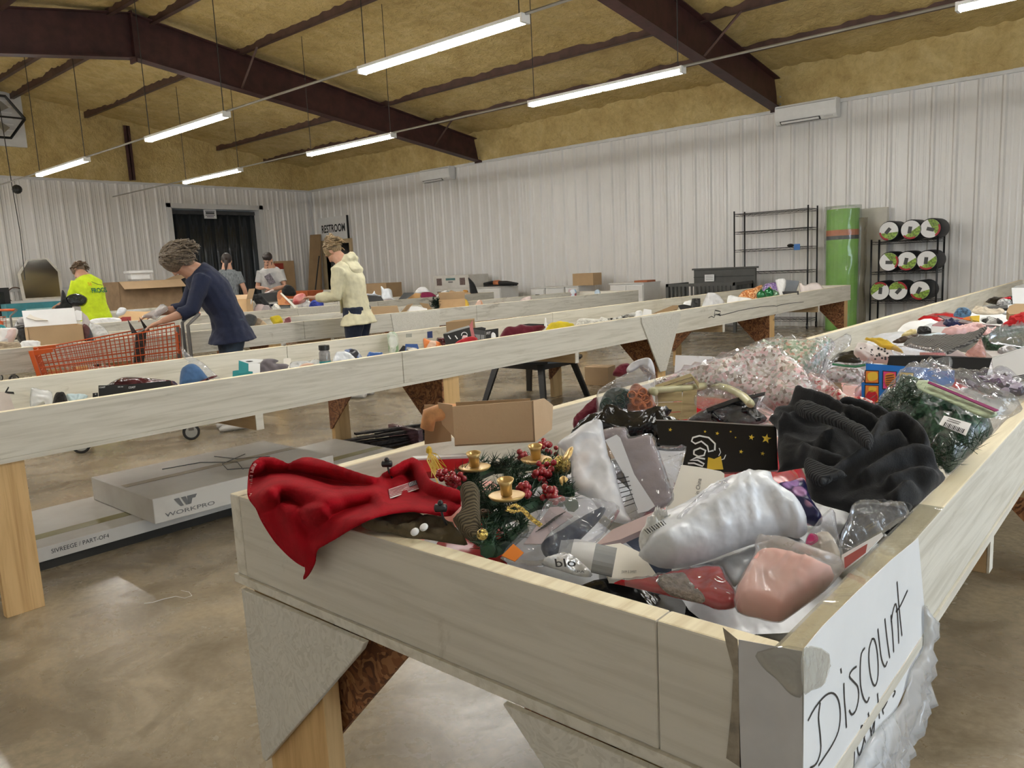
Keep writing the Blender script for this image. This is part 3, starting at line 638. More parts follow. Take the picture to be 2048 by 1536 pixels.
def mesh2d(poly, res):
    """triangulated interior of a 2D polygon"""
    A = np.array(poly); lo, hi = A.min(0), A.max(0); st = max((hi-lo).max()/res, 1e-6)
    g = np.array([(x+(.5*st if j % 2 else 0), y) for j, y in enumerate(np.arange(lo[1], hi[1], st*.87)) for x in np.arange(lo[0], hi[0], st)])
    if len(g): g = g[inside(g, A)]
    if len(g): g = g[segd(g, A) > st*.45]
    V = [Vector(p) for p in A]+[Vector(p) for p in g]; n = len(A)
    r = geometry.delaunay_2d_cdt(V, [(i, (i+1) % n) for i in range(n)], [], 1, 1e-7)
    return np.array([tuple(v) for v in r[0]]), [tuple(f) for f in r[2]]
SEED = [0]; PSC = [1.0]; RES = [20]
def rdg(u, v, w_): return (1-min(1, abs(noise.noise(Vector((u, v, w_))))*3.2))**2
def puff(pts, pl, thick, back=.35, edge=.5, wr=.012, wf=14, res=0, off=0, sm=True, flat=0, ridges=(), rw=22, pw=.55, stretch=(1, 1)):
    """cushion-like closed solid with a photo outline, lying in plane pl"""
    res = res or RES[0]; thick = thick*PSC[0]; SEED[0] += 1; sd = SEED[0]*7.3; P0, n = pl; P0 = P0+n*off; e1, e2 = basis(n)
    pts = smooth_poly(pts, 3) if sm else pts
    uv = [((on(x, y, P0, n)-P0) @ e1, (on(x, y, P0, n)-P0) @ e2) for x, y in pts]
    V, F = mesh2d(uv, res); d = segd(V, uv); dm = max(d.max(), 1e-6); t = np.clip(d/(dm*edge), 0, 1); prof = (1-(1-t)**2)**pw
    R3 = [[((on(x, y, P0, n)-P0) @ e1, (on(x, y, P0, n)-P0) @ e2) for x, y in r[0]] for r in ridges]
    h = np.zeros(len(V)); hb = np.zeros(len(V)); px = np.linalg.norm(P0-CAM)/FPX
    for i, (u, v) in enumerate(V):
        if wr:
            a1 = noise.noise(Vector((u*wf*.35, v*wf*.35, sd)))*3; ca, sa = math.cos(a1), math.sin(a1); uu, vv = (u*ca+v*sa)*wf, (-u*sa+v*ca)*wf*.45
            w_ = wr*(.55*noise.noise(Vector((u*wf*.8*stretch[0], v*wf*.8*stretch[1], sd)))+.62*rdg(uu*.8, vv*.8, sd+5)+.34*rdg(uu*2.1, vv*2.1, sd+9)+.18*rdg(u*wf*3.3, v*wf*3.3, sd+2)-.35)
        else: w_ = 0
        rg = 0
        for (r, rh), R in zip(((q[0], q[1]) for q in ridges), R3):
            dd = min(np.linalg.norm(np.array((u, v))-(np.array(a)+(np.array(b)-np.array(a))*min(1, max(0, np.dot(np.array((u, v))-a, np.array(b)-a)/(np.dot(np.array(b)-a, np.array(b)-a)+1e-12))))) for a, b in zip(R[:-1], R[1:]))
            rg = max(rg, rh*math.exp(-(dd/(rw*px))**2))
        h[i] = (thick*prof[i]+rg)*1+w_*min(1, t[i]*2.5); hb[i] = thick*back*prof[i]
    bd = d < 1e-6; mb = MB(); top = [P0+e1*u+e2*v+n*(0 if bd[i] else h[i]) for i, (u, v) in enumerate(V)]
    idx = {}; bot = []
    for i, (u, v) in enumerate(V):
        if bd[i]: idx[i] = i
        else: idx[i] = len(V)+len(bot); bot.append(P0+e1*u+e2*v-n*hb[i])
    mb.add(top+bot, F+[tuple(idx[i] for i in f[::-1]) for f in F]); return mb
def slab(pts, pl, thick, off=0, sm=False, dirv=None):
    P0, n = pl; P0 = P0+n*off; p = [on(x, y, P0, n) for x, y in (smooth_poly(pts, 3) if sm else pts)]
    return MB().prism(p, (-n if dirv is None else np.asarray(dirv))*thick)
def ribbon(pts, pl, wpx, off=.001, th=.0006):
    P0, n = pl; P = [on(x, y, P0+n*off, n) for x, y in pts]; s = wpx*np.linalg.norm(P[0]-CAM)/FPX/2; mb = MB(); rings = []
    for i, p in enumerate(P):
        t = unit(P[min(i+1, len(P)-1)]-P[max(i-1, 0)]); sd = np.cross(n, t)*s; rings.append([p-sd, p+sd, p+sd+n*th, p-sd+n*th])
    mb.loft(rings); return mb
def merge(*ms):
    r = MB()
    for m in ms:
        o = len(r.v); r.v += m.v; r.f += [tuple(i+o for i in f) for f in m.f]; r.m += m.m
    return r
def text_mesh(s, space=1, bold=.0):
    cu = bpy.data.curves.new('lettering', 'FONT'); cu.body = s; cu.size = 1; cu.space_character = space; cu.resolution_u = 3; cu.offset = bold; o = bpy.data.objects.new('lettering', cu)
    me = bpy.data.meshes.new_from_object(o); V = np.array([tuple(v.co) for v in me.vertices]); F = [tuple(p.vertices) for p in me.polygons]
    bpy.data.objects.remove(o); bpy.data.curves.remove(cu); bpy.data.meshes.remove(me); return V, F
def text4(parent, s, quad, pl, mat, off=.0012, bold=0, name='lettering'):
    """string stretched into a pixel quad (tl, tr, br, bl of the text) on a plane"""
    V, F = text_mesh(s, 1, bold); lo, hi = V.min(0), V.max(0); u = (V[:, 0]-lo[0])/(hi[0]-lo[0]); v = (V[:, 1]-lo[1])/(hi[1]-lo[1])
    P0, n = pl; tl, tr, br, bl = [on(x, y, P0+n*off, n) for x, y in quad]; mb = MB()
    mb.add([bl*(1-a)*(1-b)+br*a*(1-b)+tl*(1-a)*b+tr*a*b for a, b in zip(u, v)], F); return obj(name, mb, mat, parent)
def quad3(parent, s, tl, tr, br, bl, mat, name='lettering', bold=0):
    V, F = text_mesh(s, 1, bold); lo, hi = V.min(0), V.max(0); u = (V[:, 0]-lo[0])/(hi[0]-lo[0]); v = (V[:, 1]-lo[1])/(hi[1]-lo[1]); mb = MB()
    tl, tr, br, bl = map(np.asarray, (tl, tr, br, bl)); mb.add([bl*(1-a)*(1-b)+br*a*(1-b)+tl*(1-a)*b+tr*a*b for a, b in zip(u, v)], F); return obj(name, mb, mat, parent)
def build(kind, mat, pts, th, pl, kw): return puff(pts, pl, th, **kw) if kind == 'puff' else slab(pts, pl, th, **kw)
def item(name, label, cat, pl, parts, group=None):
    """parts: (kind, part name, material, outline px, thickness, options)"""
    if len(parts) == 1:
        k, pn, m, pts, th, kw = parts[0]; return solo(name, label, cat, build(k, m, pts, th, pl, kw), m, group, smooth=(k == 'puff'))
    first = build(parts[0][0], parts[0][2], parts[0][3], parts[0][4], pl, parts[0][5]); V = np.array(first.v)
    t = thing(name, label, cat, (V[:, 0].mean(), V[:, 1].mean(), V[:, 2].min()), group)
    for i, (k, pn, m, pts, th, kw) in enumerate(parts):
        obj(pn, first if i == 0 else build(k, m, pts, th, pl, kw), m, t, smooth=(k == 'puff'))
    return t
def low(pts, ext):      # stretch the hidden lower part of an outline down behind the table edge
    ys = [p[1] for p in pts]; mid = min(ys)+(max(ys)-min(ys))*.55; return [(x, y+ext if y > mid else y) for x, y in pts]
def carton(name, label, cat, P, yaw, L, W, Hh, flaps=(), mats=(CARD, CARDI), th=.005, group=None, closed=False, inside=True):
    """open or closed cardboard carton; P bottom centre; flaps: (side, angle from vertical outward, length)"""
    P = np.asarray(P, float); c, s = math.cos(yaw), math.sin(yaw); X, Y, Z = np.array([c, s, 0]), np.array([-s, c, 0]), np.array([0, 0, 1.])
    t = thing(name, label, cat, P, group); q = MB()
    if closed: q.obox(P+Z*Hh/2, X*L/2, Y*W/2, Z*Hh/2); obj('carton_body', q, mats[0], t, bevel=.002); q = MB(); q.obox(P+Z*(Hh+.0006), X*L/2*.995, Y*.024, Z*.0006); obj('packing_tape', q, M('brown_tape', (.42, .29, .15), .35), t); return t
    q.obox(P+Z*th/2, X*L/2, Y*W/2, Z*th/2); obj('carton_floor', q, mats[1], t)
    for k, (d, e, l, w_) in enumerate(((X, Y, L, W), (-X, -Y, L, W), (Y, -X, W, L), (-Y, X, W, L))):
        q = MB(); q.obox(P+d*(l/2-th/2)+Z*Hh/2, d*th/2, e*w_/2, Z*Hh/2); q.m = [0]*6; 
        o = obj('carton_side', q, mats[0], t)
        for sd, ang, fl in flaps:
            if sd == k:
                a = math.radians(ang); v = d*math.sin(a)+Z*math.cos(a); q = MB(); q.obox(P+d*(l/2)+Z*Hh+v*fl/2, v*fl/2, e*w_*.49, np.cross(v, e)*.0025); obj('flap', q, mats[1], o)
    return t
PSC[0] = .66; RES[0] = 32
# ================================================================ HEAP ON THE FRONT TABLE
RED = M('red_fleece', (.33, .004, .011), .95, 0, .12, 30, .3, 260, .002, spec=.15); OLIVE = fabric('olive_twill', (.125, .095, .050)); 
def ribbed(name, c, sc=170, rot=(0, 0, 0)):
    m, nt, b = nodes(name); w_ = nd(nt, 'ShaderNodeTexWave'); w_.inputs['Scale'].default_value = sc/10; w_.inputs['Distortion'].default_value = .6; lk(nt, coords(nt, (1, 1, 1), rot), w_.inputs['Vector'])
    lk(nt, ramp(nt, w_.outputs['Fac'], [(.2, tuple(x*.35 for x in c)), (.7, c)]), b.inputs['Base Color']); b.inputs['Roughness'].default_value = .95; bump(nt, b, w_.outputs['Fac'], .6, .004); return m
OLIVER = ribbed('olive_rib_knit', (.15, .115, .065), 900, (0, 0, .6)); CHAR = M('charcoal_knit', (.030, .031, .034), .95, 0, .15, 30, .4, 300, .002, sheen=.08); CHARR = ribbed('charcoal_rib_knit', (.045, .046, .048), 800, (0, 0, .9))
GOLD = M('matt_gold', (.62, .42, .16), .32, .55, .1); GLIT = M('gold_glitter', (.75, .56, .16), .25, .8, .5, 220, 1, 240, .004); BERRY = M('red_berry', (.33, .008, .015), .12, 0, .1, coat=.6); NEEDLE = M('pine_needle', (.018, .062, .026), .5, 0, .4, 30)
GREYP = M('grey_poly_mailer', (.42, .44, .47), .28, 0, .12, 7, .35, 16, .02); WHITEP = M('white_poly_mailer', (.74, .77, .82), .25, 0, .08, 7, .35, 14, .02); BLACKP = M('black_poly_bag', (.012, .012, .014), .2, 0, .3, 8, .5, 18, .02)
PINKP = M('pink_tissue_bag', (.82, .36, .31), .5, 0, .12, 5, c2=(.84, .56, .50)); FROST = film('frosted_white_film', (.95, .95, .96), .62, .3, 8, (.80, .80, .82), .4); MILK = film('milky_film', (.97, .97, .97), .24, .22, 7, (.85, .84, .82), .4)
TAUPE = fabric('taupe_velvet', (.34, .27, .27)); NAVYC = fabric('navy_cloth', (.022, .035, .07)); WARMW = M('warm_white_board', (.80, .76, .68), .5, 0, .03); MAROON = fabric('maroon_cloth', (.13, .006, .02)); REDP = M('red_gloss_pack', (.46, .008, .018), .22, 0, .15, 9)
STARK = M('black_printed_film', (.014, .013, .014), .22, 0, .3, 4); YEL = M('yellow_print', (.78, .52, .04), .45); PURPLE = M('purple_print', (.16, .08, .26), .5)
def scale_print():
    m, nt, b = nodes('mermaid_scale_print'); vo = nd(nt, 'ShaderNodeTexVoronoi'); vo.inputs['Scale'].default_value = 38; lk(nt, coords(nt), vo.inputs['Vector'])
    sp = nd(nt, 'ShaderNodeSeparateColor'); lk(nt, vo.outputs['Color'], sp.inputs[0]); c = ramp(nt, sp.outputs[0], [(.1, (.45, .22, .32)), (.5, (.30, .17, .42)), (.9, (.62, .33, .40))])
    lk(nt, mixc(nt, ramp(nt, vo.outputs['Distance'], [(.45, (0, 0, 0)), (.6, (1, 1, 1))]), c, (.012, .012, .06)), b.inputs['Base Color']); b.inputs['Roughness'].default_value = .3; return m
def speckle(name, cols, sc=120, rough=.25, bs=.8):
    m, nt, b = nodes(name); vo = nd(nt, 'ShaderNodeTexVoronoi'); vo.inputs['Scale'].default_value = sc; lk(nt, coords(nt), vo.inputs['Vector']); sp = nd(nt, 'ShaderNodeSeparateColor'); lk(nt, vo.outputs['Color'], sp.inputs[0])
    n = len(cols); lk(nt, ramp(nt, sp.outputs[0], [((i+.5)/n, c) for i, c in enumerate(cols)]), b.inputs['Base Color']); b.inputs['Roughness'].default_value = rough; bump(nt, b, sp.outputs[1], bs, .012); return m
SCALEP = scale_print(); SPW = speckle('pink_white_confetti', [(.30, .22, .18), (.85, .80, .76), (.75, .42, .42), (.9, .88, .84), (.55, .48, .40)]); SPR = speckle('red_confetti', [(.42, .04, .05), (.80, .62, .55), (.35, .20, .14), (.70, .22, .20), (.85, .75, .68)]); SPG = speckle('pale_green_confetti', [(.35, .42, .30), (.78, .78, .68), (.55, .30, .22), (.72, .75, .66), (.25, .36, .24)])
GRN = speckle('green_garland', [(.008, .030, .016), (.018, .065, .032), (.05, .12, .07), (.010, .04, .02)], 160, .35)
# ---- red fleece vest draped over the corner
RV = ZE([(165, 430), (215, 400), (300, 405), (370, 432), (440, 405), (520, 405), (640, 440), (760, 480), (880, 515), (930, 490), (990, 450), (1060, 412), (1110, 405), (1150, 430), (1180, 480), (1210, 530), (1290, 570), (1360, 590), (1385, 620), (1375, 680), (1340, 730), (1280, 745), (1180, 730), (1080, 720), (960, 735), (840, 770), (740, 820), (660, 870), (590, 910), (545, 940), (535, 1010), (505, 1070), (475, 1105), (465, 1090), (475, 1030), (420, 1000), (350, 940), (280, 860), (220, 760), (190, 690), (145, 630), (140, 560), (150, 500)])
RID = [(ZE([(170, 440), (220, 412), (300, 418), (430, 420), (640, 455), (870, 520)]), .052), (ZE([(230, 640), (290, 565), (400, 565), (500, 600), (640, 650)]), .045), (ZE([(520, 720), (640, 640), (760, 620), (900, 600), (930, 690)]), .036), (ZE([(960, 470), (1060, 425), (1120, 415), (1160, 470), (1230, 560), (1370, 620)]), .050), (ZE([(560, 920), (700, 830), (850, 745), (1000, 700), (1200, 705), (1330, 690)]), .034), (ZE([(250, 760), (330, 850), (470, 1000)]), .018), (ZE([(380, 740), (430, 860), (500, 1000)]), .026), (ZE([(960, 560), (1010, 520), (1050, 640)]), .02)]
def vest_point(x, y, h):
    d = ray(x, y); p = CAM+d*((.808+h-HC)/d[2]); p2 = CAM+d*((.790-h*.8)/d[1])
    return p if p[1] > .792-h*.5 else p2
V, F = mesh2d(smooth_poly(RV, 3), 62); ed = segd(V, smooth_poly(RV, 3)); HV = []
for i, (x, y) in enumerate(V):
    h = .004+.010*abs(noise.noise(Vector((x*.02, y*.02, 4))))+.004*noise.noise(Vector((x*.06, y*.06, 1)))
    for R, rh in RID:
        A = np.array(R); dd = min(np.linalg.norm(np.array((x, y))-(a+(b-a)*np.clip(np.dot(np.array((x, y))-a, b-a)/np.dot(b-a, b-a), 0, 1))) for a, b in zip(A[:-1], A[1:])); h = max(h, .004+rh*math.exp(-(dd/17)**2))
    HV.append(h)
for _ in range(3):
    acc = {i: [HV[i]] for i in range(len(V))}
    for f in F:
        for i in f: acc[i] += [HV[j] for j in f]
    HV = [sum(acc[i])/len(acc[i]) for i in range(len(V))]
q = MB(); q.add([vest_point(x, y, h) for (x, y), h in zip(V, HV)], F)
vest = thing('fleece_vest', 'red fleece vest with a flag patch draped over the table corner', 'vest', at(600, 1080, 1, .79))
o = obj('fleece_body', q, RED, vest, smooth=True); md = o.modifiers.new('s', 'SOLIDIFY'); md.thickness = .005; md.offset = -1; o.modifiers.new('sub', 'SUBSURF').render_levels = 1
def near_h(x, y): return HV[int(np.argmin(((V-np.array((x, y)))**2).sum(1)))]
zp = ZE([(172, 425), (150, 470), (141, 560), (145, 628), (188, 690), (222, 765), (283, 862), (352, 942), (422, 1002), (474, 1030)]); zz = smooth_poly(zp+zp[::-1], 8)[:8*(len(zp)-1)]
q = MB(); q.tube([vest_point(x, y, near_h(x, y)+.004) for x, y in zz[::2]], .0035, 6); zt = obj('zip_tape', q, RED, vest)
q = MB()
for i in range(1, len(zz)-1):
    p = vest_point(*zz[i], near_h(*zz[i])+.005); p2 = vest_point(*zz[i+1], near_h(*zz[i+1])+.005); t = unit(p2-p+1e-9); sd = unit(np.cross(t, CAM-p)); q.obox(p-sd*.003, t*.0011, sd*.0032, np.cross(t, sd)*.001)
obj('zip_teeth', q, M('zip_teeth', (.62, .30, .28), .4), vest)
fl = [vest_point(x, y, near_h(x, y)+.008) for x, y in ZE([(958, 585), (1118, 532), (1134, 580), (966, 636)])]
q = MB(); a, b_, c_, d_ = fl; nn = unit(np.cross(b_-a, d_-a)); nn = nn if np.dot(nn, CAM-a) > 0 else -nn
def bil(u, v): return a*(1-u)*(1-v)+b_*u*(1-v)+c_*u*v+d_*(1-u)*v
q.prism([a, b_, c_, d_], nn*.0012); fp = obj('flag_patch', q, PAPERW, vest)
q = MB()
for k in range(6): q.prism([bil(0, (k*2+1)/13)+nn*.0013, bil(.72 if k < 3 else 1, (k*2+1)/13)+nn*.0013, bil(.72 if k < 3 else 1, (k*2+2)/13)+nn*.0013, bil(0, (k*2+2)/13)+nn*.0013], nn*.0004)
obj('flag_stripes', q, M('flag_red', (.30, .01, .02), .8), fp)
q = MB(); q.prism([bil(.70, 0)+nn*.0014, bil(1, 0)+nn*.0014, bil(1, .54)+nn*.0014, bil(.70, .54)+nn*.0014], nn*.0005); cn = obj('flag_canton', q, M('flag_navy', (.02, .022, .04), .8), fp)
q = MB()
for i in range(5):
    for j in range(4): pc = bil(.73+i*.055, .07+j*.12)+nn*.002; q.obox(pc, (b_-a)*.012, (d_-a)*.02, nn*.0003)
obj('flag_stars', q, PAPERW, fp)
for x, y in ZE([(948, 432), (1262, 690)]):
    q = MB(); p = vest_point(x, y, near_h(x, y)+.012); q.lathe([(.004, -.011), (.007, -.009), (.007, .009), (.004, .011)], 10, p, RT); q.tube([p, p+np.array([.004, .0, -.016]), p+np.array([.008, .004, -.03])], .0022, 5); q.lathe([(.004, 0), (.0055, .004), (.003, .008)], 8, p+np.array([0, 0, .005])); obj('cord_toggle', q, BLACK, vest, smooth=True)
# ---- olive jacket
pl = plane(*ZE([(1400, 900)])[0], .795, 14); e = lambda p: ZE(p)
oj = item('olive_jacket', 'olive jacket with a ribbed cuff and white snaps, half under the red vest', 'jacket', pl, [
    ('puff', 'jacket_body', OLIVE, e([(800, 800), (830, 755), (940, 730), (1080, 725), (1160, 750), (1250, 760), (1310, 790), (1360, 830), (1420, 905), (1330, 900), (1180, 875), (1100, 870), (980, 835), (900, 830)]), .012, dict(wr=.012, wf=22, edge=.4, ridges=[(e([(830, 800), (960, 830), (1080, 860), (1180, 790), (1260, 770), (1340, 830), (1400, 890)]), .012)], rw=10))])
pl2 = plane(*ZE([(1480, 900)])[0], .80, 48)
q = puff(e([(1375, 585), (1410, 548), (1460, 552), (1490, 595), (1492, 700), (1504, 905), (1450, 895), (1390, 850), (1335, 765), (1352, 735), (1385, 690)]), pl2, .03, wr=.008, wf=18); obj('ribbed_cuff', q, OLIVER, oj, smooth=True)
for x, y in ZE([(1165, 805), (1112, 832)]):
    q = MB(); q.lathe([(.0075, 0), (.0075, .002), (.004, .0035)], 14, on(x, y, pl[0]+pl[1]*.03, pl[1]), unit(pl[1]+np.array([0, -.6, 0]))); obj('snap_button', q, PAPERW, oj, smooth=True)
# ---- candle wreath
wr_ = thing('candle_wreath', 'green artificial garland with gold candle cups and red berries', 'garland', at(1000, 1080, 2, .74))
q = MB(); r = random.Random(11); N = 0
for sp, z in ((e([(1310, 560), (1420, 490), (1560, 430), (1700, 420), (1850, 400), (2010, 430)]), .83), (e([(1520, 650), (1600, 600), (1720, 530), (1850, 490), (2010, 570)]), .835), (e([(1600, 720), (1700, 680), (1810, 630), (1970, 610)]), .82), (e([(1535, 900), (1530, 820), (1570, 740), (1640, 690)]), .815), (e([(1560, 900), (1640, 860), (1740, 780)]), .80), (e([(1450, 520), (1480, 600), (1520, 700)]), .82), (e([(1650, 430), (1700, 520), (1760, 600)]), .83), (e([(1850, 420), (1940, 500), (2030, 640)]), .82)):
    P = [at(x, y, 2, z) for x, y in sp]
    for a, b2 in zip(P[:-1], P[1:]):
        L = np.linalg.norm(b2-a)
        q.tube([a-np.array([0, 0, .012]), b2-np.array([0, 0, .012])], .013, 7)
        for k in range(max(2, int(L/.0026))):
            c = a+(b2-a)*r.random()+np.array([r.gauss(0, .006), r.gauss(0, .006), r.gauss(0, .008)])
            for _ in range(5):
                d = unit(np.array([r.gauss(0, 1), r.gauss(0, 1), r.gauss(.35, .8)])); ln = r.uniform(.014, .032); s_ = unit(np.cross(d, np.array([.3, .5, .7])))*.0016; t_ = c+d*ln
                q.add([c-s_, c+s_, c+np.cross(d, s_), t_], [(0, 1, 3), (1, 2, 3), (2, 0, 3)]); N += 1
nd_ = obj('needles', q, NEEDLE, wr_); nd_['kind'] = 'stuff'
for x, y in ZE([(1463, 470), (1650, 640), (1822, 425)]):
    p = at(x, y, 2, .845); q = MB(); q.lathe([(.003, .0), (.029, .003), (.033, .008), (.030, .009), (.004, .006)], 22, p); sc = obj('saucer', q, GOLD, wr_, smooth=True)
    q = MB(); q.lathe([(.010, .005), (.011, .024), (.0155, .034), (.0145, .034), (.0095, .022), (.008, .008)], 20, p+np.array([0, 0, .004]), (.06, -.12, 1)); obj('candle_cup', q, GOLD, sc, smooth=True)
for (x, y), n_, sd in ((ZE([(1345, 515)])[0], 22, .020), (ZE([(1745, 385)])[0], 10, .012), (ZE([(1885, 330)])[0], 20, .018), (ZE([(1865, 490)])[0], 30, .020), (ZE([(1760, 580)])[0], 16, .014), (ZE([(1912, 615)])[0], 22, .016), (ZE([(1270, 500)])[0], 8, .01)):
    p = at(x, y, 2, .85); q = MB()
    for _ in range(n_): q.sphere(p+np.array([r.gauss(0, sd*.5), r.gauss(0, sd*.5), r.gauss(0, sd*.45)]), r.uniform(.0055, .0072), 10, 7)
    obj('berry_cluster', q, BERRY, wr_, smooth=True)
for (x, y), rr in ((ZE([(1965, 440)])[0], .020), (ZE([(1890, 430)])[0], .012), (ZE([(1506, 845)])[0], .009)):
    q = MB(); q.sphere(at(x, y, 2, .85), rr, 18, 12); obj('bauble', q, GLIT, wr_, smooth=True)
pw = (at(*ZE([(1760, 720)])[0], 2, .845), np.array([0, -.5, .86]))
for pts in (e([(1650, 690), (1700, 675), (1740, 700), (1790, 750), (1850, 795)]), e([(1650, 700), (1690, 715), (1730, 705)])): obj('ribbon', ribbon(pts, pw, 9, 0, .001), GLIT, wr_)
for pts in (e([(1975, 400), (2010, 340), (2040, 330), (2030, 380), (2000, 410)]), e([(1955, 520), (1985, 500), (1975, 560)]), e([(1985, 500), (2010, 520), (1990, 540)])): obj('gold_leaf', puff(pts, pw, .003, off=.02, wr=0, res=6), GOLD, wr_, smooth=True)
q = MB(); pc = at(*ZE([(1512, 735)])[0], 2, .82)
for k in range(9):
    for j in range(5): a = j*1.26+k*.6; q.sphere(pc+np.array([.010*math.cos(a), .010*math.sin(a), -.012+k*.003])*(1-abs(k-4)*.08), (.005, .005, .0025), 6, 4)
obj('pine_cone', q, M('pine_cone', (.10, .045, .02), .6), wr_)
# ---- torn open carton with a foam piece inside
A0, A1 = at(*ZE([(1345, 330)])[0], 2, .845), at(*ZE([(1815, 305)])[0], 2, .845); dx = unit(A1-A0); Lb = np.linalg.norm(A1-A0); dy = np.array([-dx[1], dx[0], 0]); Zv = np.array([0, 0, 1.]); Hb, Wb = .098, .15
cb = thing('torn_carton', 'small torn open cardboard carton lying on its side on the heap', 'carton', (A0+A1)/2+dy*Wb/2)
for nm, pts, ex, m in (('carton_front', [A0, A1, A1+Zv*Hb, A0+Zv*(Hb-.004)], dy*.004, CARD), ('carton_end', [A1, A1+dy*Wb*.9+dx*.05, A1+dy*Wb*.9+dx*.055+Zv*Hb*.62, A1+dy*.07+dx*.03+Zv*Hb*.92, A1+Zv*Hb], -dx*.004, CARDI), ('carton_back', [A0+dy*Wb, A1+dy*Wb, A1+dy*Wb+Zv*Hb*.8, A0+dy*Wb+Zv*Hb*.8], -dy*.004, CARDD), ('carton_floor', [A0, A1, A1+dy*Wb, A0+dy*Wb], Zv*.004, CARDI), ('torn_flap', [A0+Zv*.02, A0+Zv*Hb, A0-dx*.035+Zv*(Hb+.004)+dy*.02, A0-dx*.028+Zv*.05+dy*.02], dy*.003, CARDI), ('carton_side', [A0-dx*.075+dy*.055-Zv*.004, A0-dx*.012+dy*.075-Zv*.004, A0-dx*.012+dy*.075+Zv*.085, A0-dx*.07+dy*.055+Zv*.092], dy*.004, CARDD)):
    q = MB(); q.prism(pts, ex); obj(nm, q, m, cb)
q = MB(); pf = A0-dx*.045+dy*.03+Zv*.058; q.tube([pf-dx*.02-Zv*.02, pf-dx*.012+Zv*.012, pf+dx*.02+Zv*.02, pf+dx*.05+Zv*.018], [(.012, .02), (.016, .022), (.016, .022), (.014, .02)], 12)
solo('foam_piece', 'orange curled foam piece sticking out of the torn carton', 'foam piece', q, M('orange_foam', (.72, .34, .13), .6, 0, .2, 30, .3, 60), smooth=True)
q = MB(); r = random.Random(4); pt = at(*ZE([(1195, 365)])[0], 2, .85)
for k in range(26):
    t2 = at(*ZE([(1250+r.uniform(-45, 55), 470+r.uniform(-30, 80))])[0], 2, .825); q.tube([pt, pt+(t2-pt)*.4+np.array([r.gauss(0, .006), r.gauss(0, .006), .008]), t2], .0009, 4)
q.lathe([(.002, 0), (.007, .004), (.006, .014), (.002, .018)], 8, pt-np.array([0, 0, .004]))
solo('yellow_tassel', 'yellow thread tassel hanging below the torn carton', 'tassel', q, YEL)
def S1(name, label, cat, m, pts, z, tilt, th, kind='puff', az=0, anchor=None, group=None, **kw):
    a = anchor or max(pts, key=lambda p: p[1]); return item(name, label, cat, plane(a[0], a[1], z, tilt, az), [(kind, name, m, pts, th, kw)], group)
S1('flat_gift_box', 'flat dark red box with white edges under the torn carton', 'box', REDP, e([(1110, 395), (1420, 385), (1460, 400), (1470, 470), (1130, 480)]), .80, 25, .02, 'slab')
S1('gift_box_lid', 'thin white box lid lying beside the yellow tassel', 'box lid', PAPERW, e([(1095, 388), (1400, 372), (1440, 384), (1120, 402)]), .822, 8, .008, 'slab')
# ---- left-centre packages
a = lambda p: ZA(p); c = lambda p: ZC(p); B_ = lambda p: ZB(p); d = lambda p: ZD(p); f_ = lambda p: ZF(p)
DGR = M('dark_green_rubber', (.022, .055, .042), .35, 0, .3, 40, .5, 40, .01); CORAL = M('coral_rubber', (.58, .20, .09), .4, 0, .2, 40, .5, 40, .01)
P = plane(*a([(640, 600)])[0], .84, 66)
bg_ = item('ring_bag', 'clear bag of dark green and coral rubber rings standing up in the heap', 'plastic bag', P, [
    ('puff', 'green_rings', DGR, a([(405, 530), (470, 410), (590, 390), (665, 440), (650, 560), (560, 625), (420, 610)]), .03, dict(wr=.012, wf=40)),
    ('puff', 'coral_rings', CORAL, a([(650, 410), (700, 355), (765, 385), (825, 435), (852, 500), (866, 575), (632, 588)]), .032, dict(wr=.012, wf=45)),
    ('puff', 'clear_bag', FILM, a([(380, 480), (400, 410), (520, 330), (640, 265), (760, 195), (832, 165), (862, 260), (868, 380), (875, 585), (640, 600), (400, 640), (385, 560)]), .045, dict(wr=.01, back=.5)),
    ('puff', 'white_fold', FROST, a([(628, 235), (680, 180), (780, 148), (832, 165), (858, 235), (852, 290), (760, 220), (690, 252), (640, 272)]), .02, dict(off=.02, wr=.006))])
for k in range(14):
    x, y = a([(660+rnd.uniform(0, 180), 420+rnd.uniform(0, 150))])[0] if k < 8 else a([(440+rnd.uniform(0, 180), 440+rnd.uniform(0, 140))])[0]
    p = on(x, y, P[0]+P[1]*.034, P[1]); e1, e2 = basis(P[1]); q = MB(); q.tube([p+(e1*math.cos(t)+e2*math.sin(t))*.011 for t in np.linspace(0, 2*math.pi, 13)], .0022, 5, cap=False); obj('rubber_ring', q, CORAL if k < 8 else DGR, bg_, smooth=True)
S1('maroon_garment', 'maroon garment squeezed between the table edge and the ring bag', 'garment', MAROON, a([(190, 660), (260, 580), (350, 500), (392, 488), (390, 600), (280, 660), (205, 730)]), .80, 40, .03)
S1('baseball_hat', 'maroon baseball hat peeking out behind the ring bag', 'cap', MAROON, a([(515, 290), (535, 240), (580, 205), (650, 200), (640, 260), (600, 300)]), .84, 60, .04)
S1('black_poly_bag', 'large crumpled black plastic bag in front of the ring bag', 'plastic bag', BLACKP, a([(150, 830), (200, 720), (300, 650), (430, 600), (560, 545), (640, 590), (880, 580), (1000, 570), (960, 650), (1120, 680), (1200, 800), (1150, 900), (880, 900), (840, 800), (640, 830), (430, 800), (260, 800)]), .79, 38, .05, wr=.03, res=30)
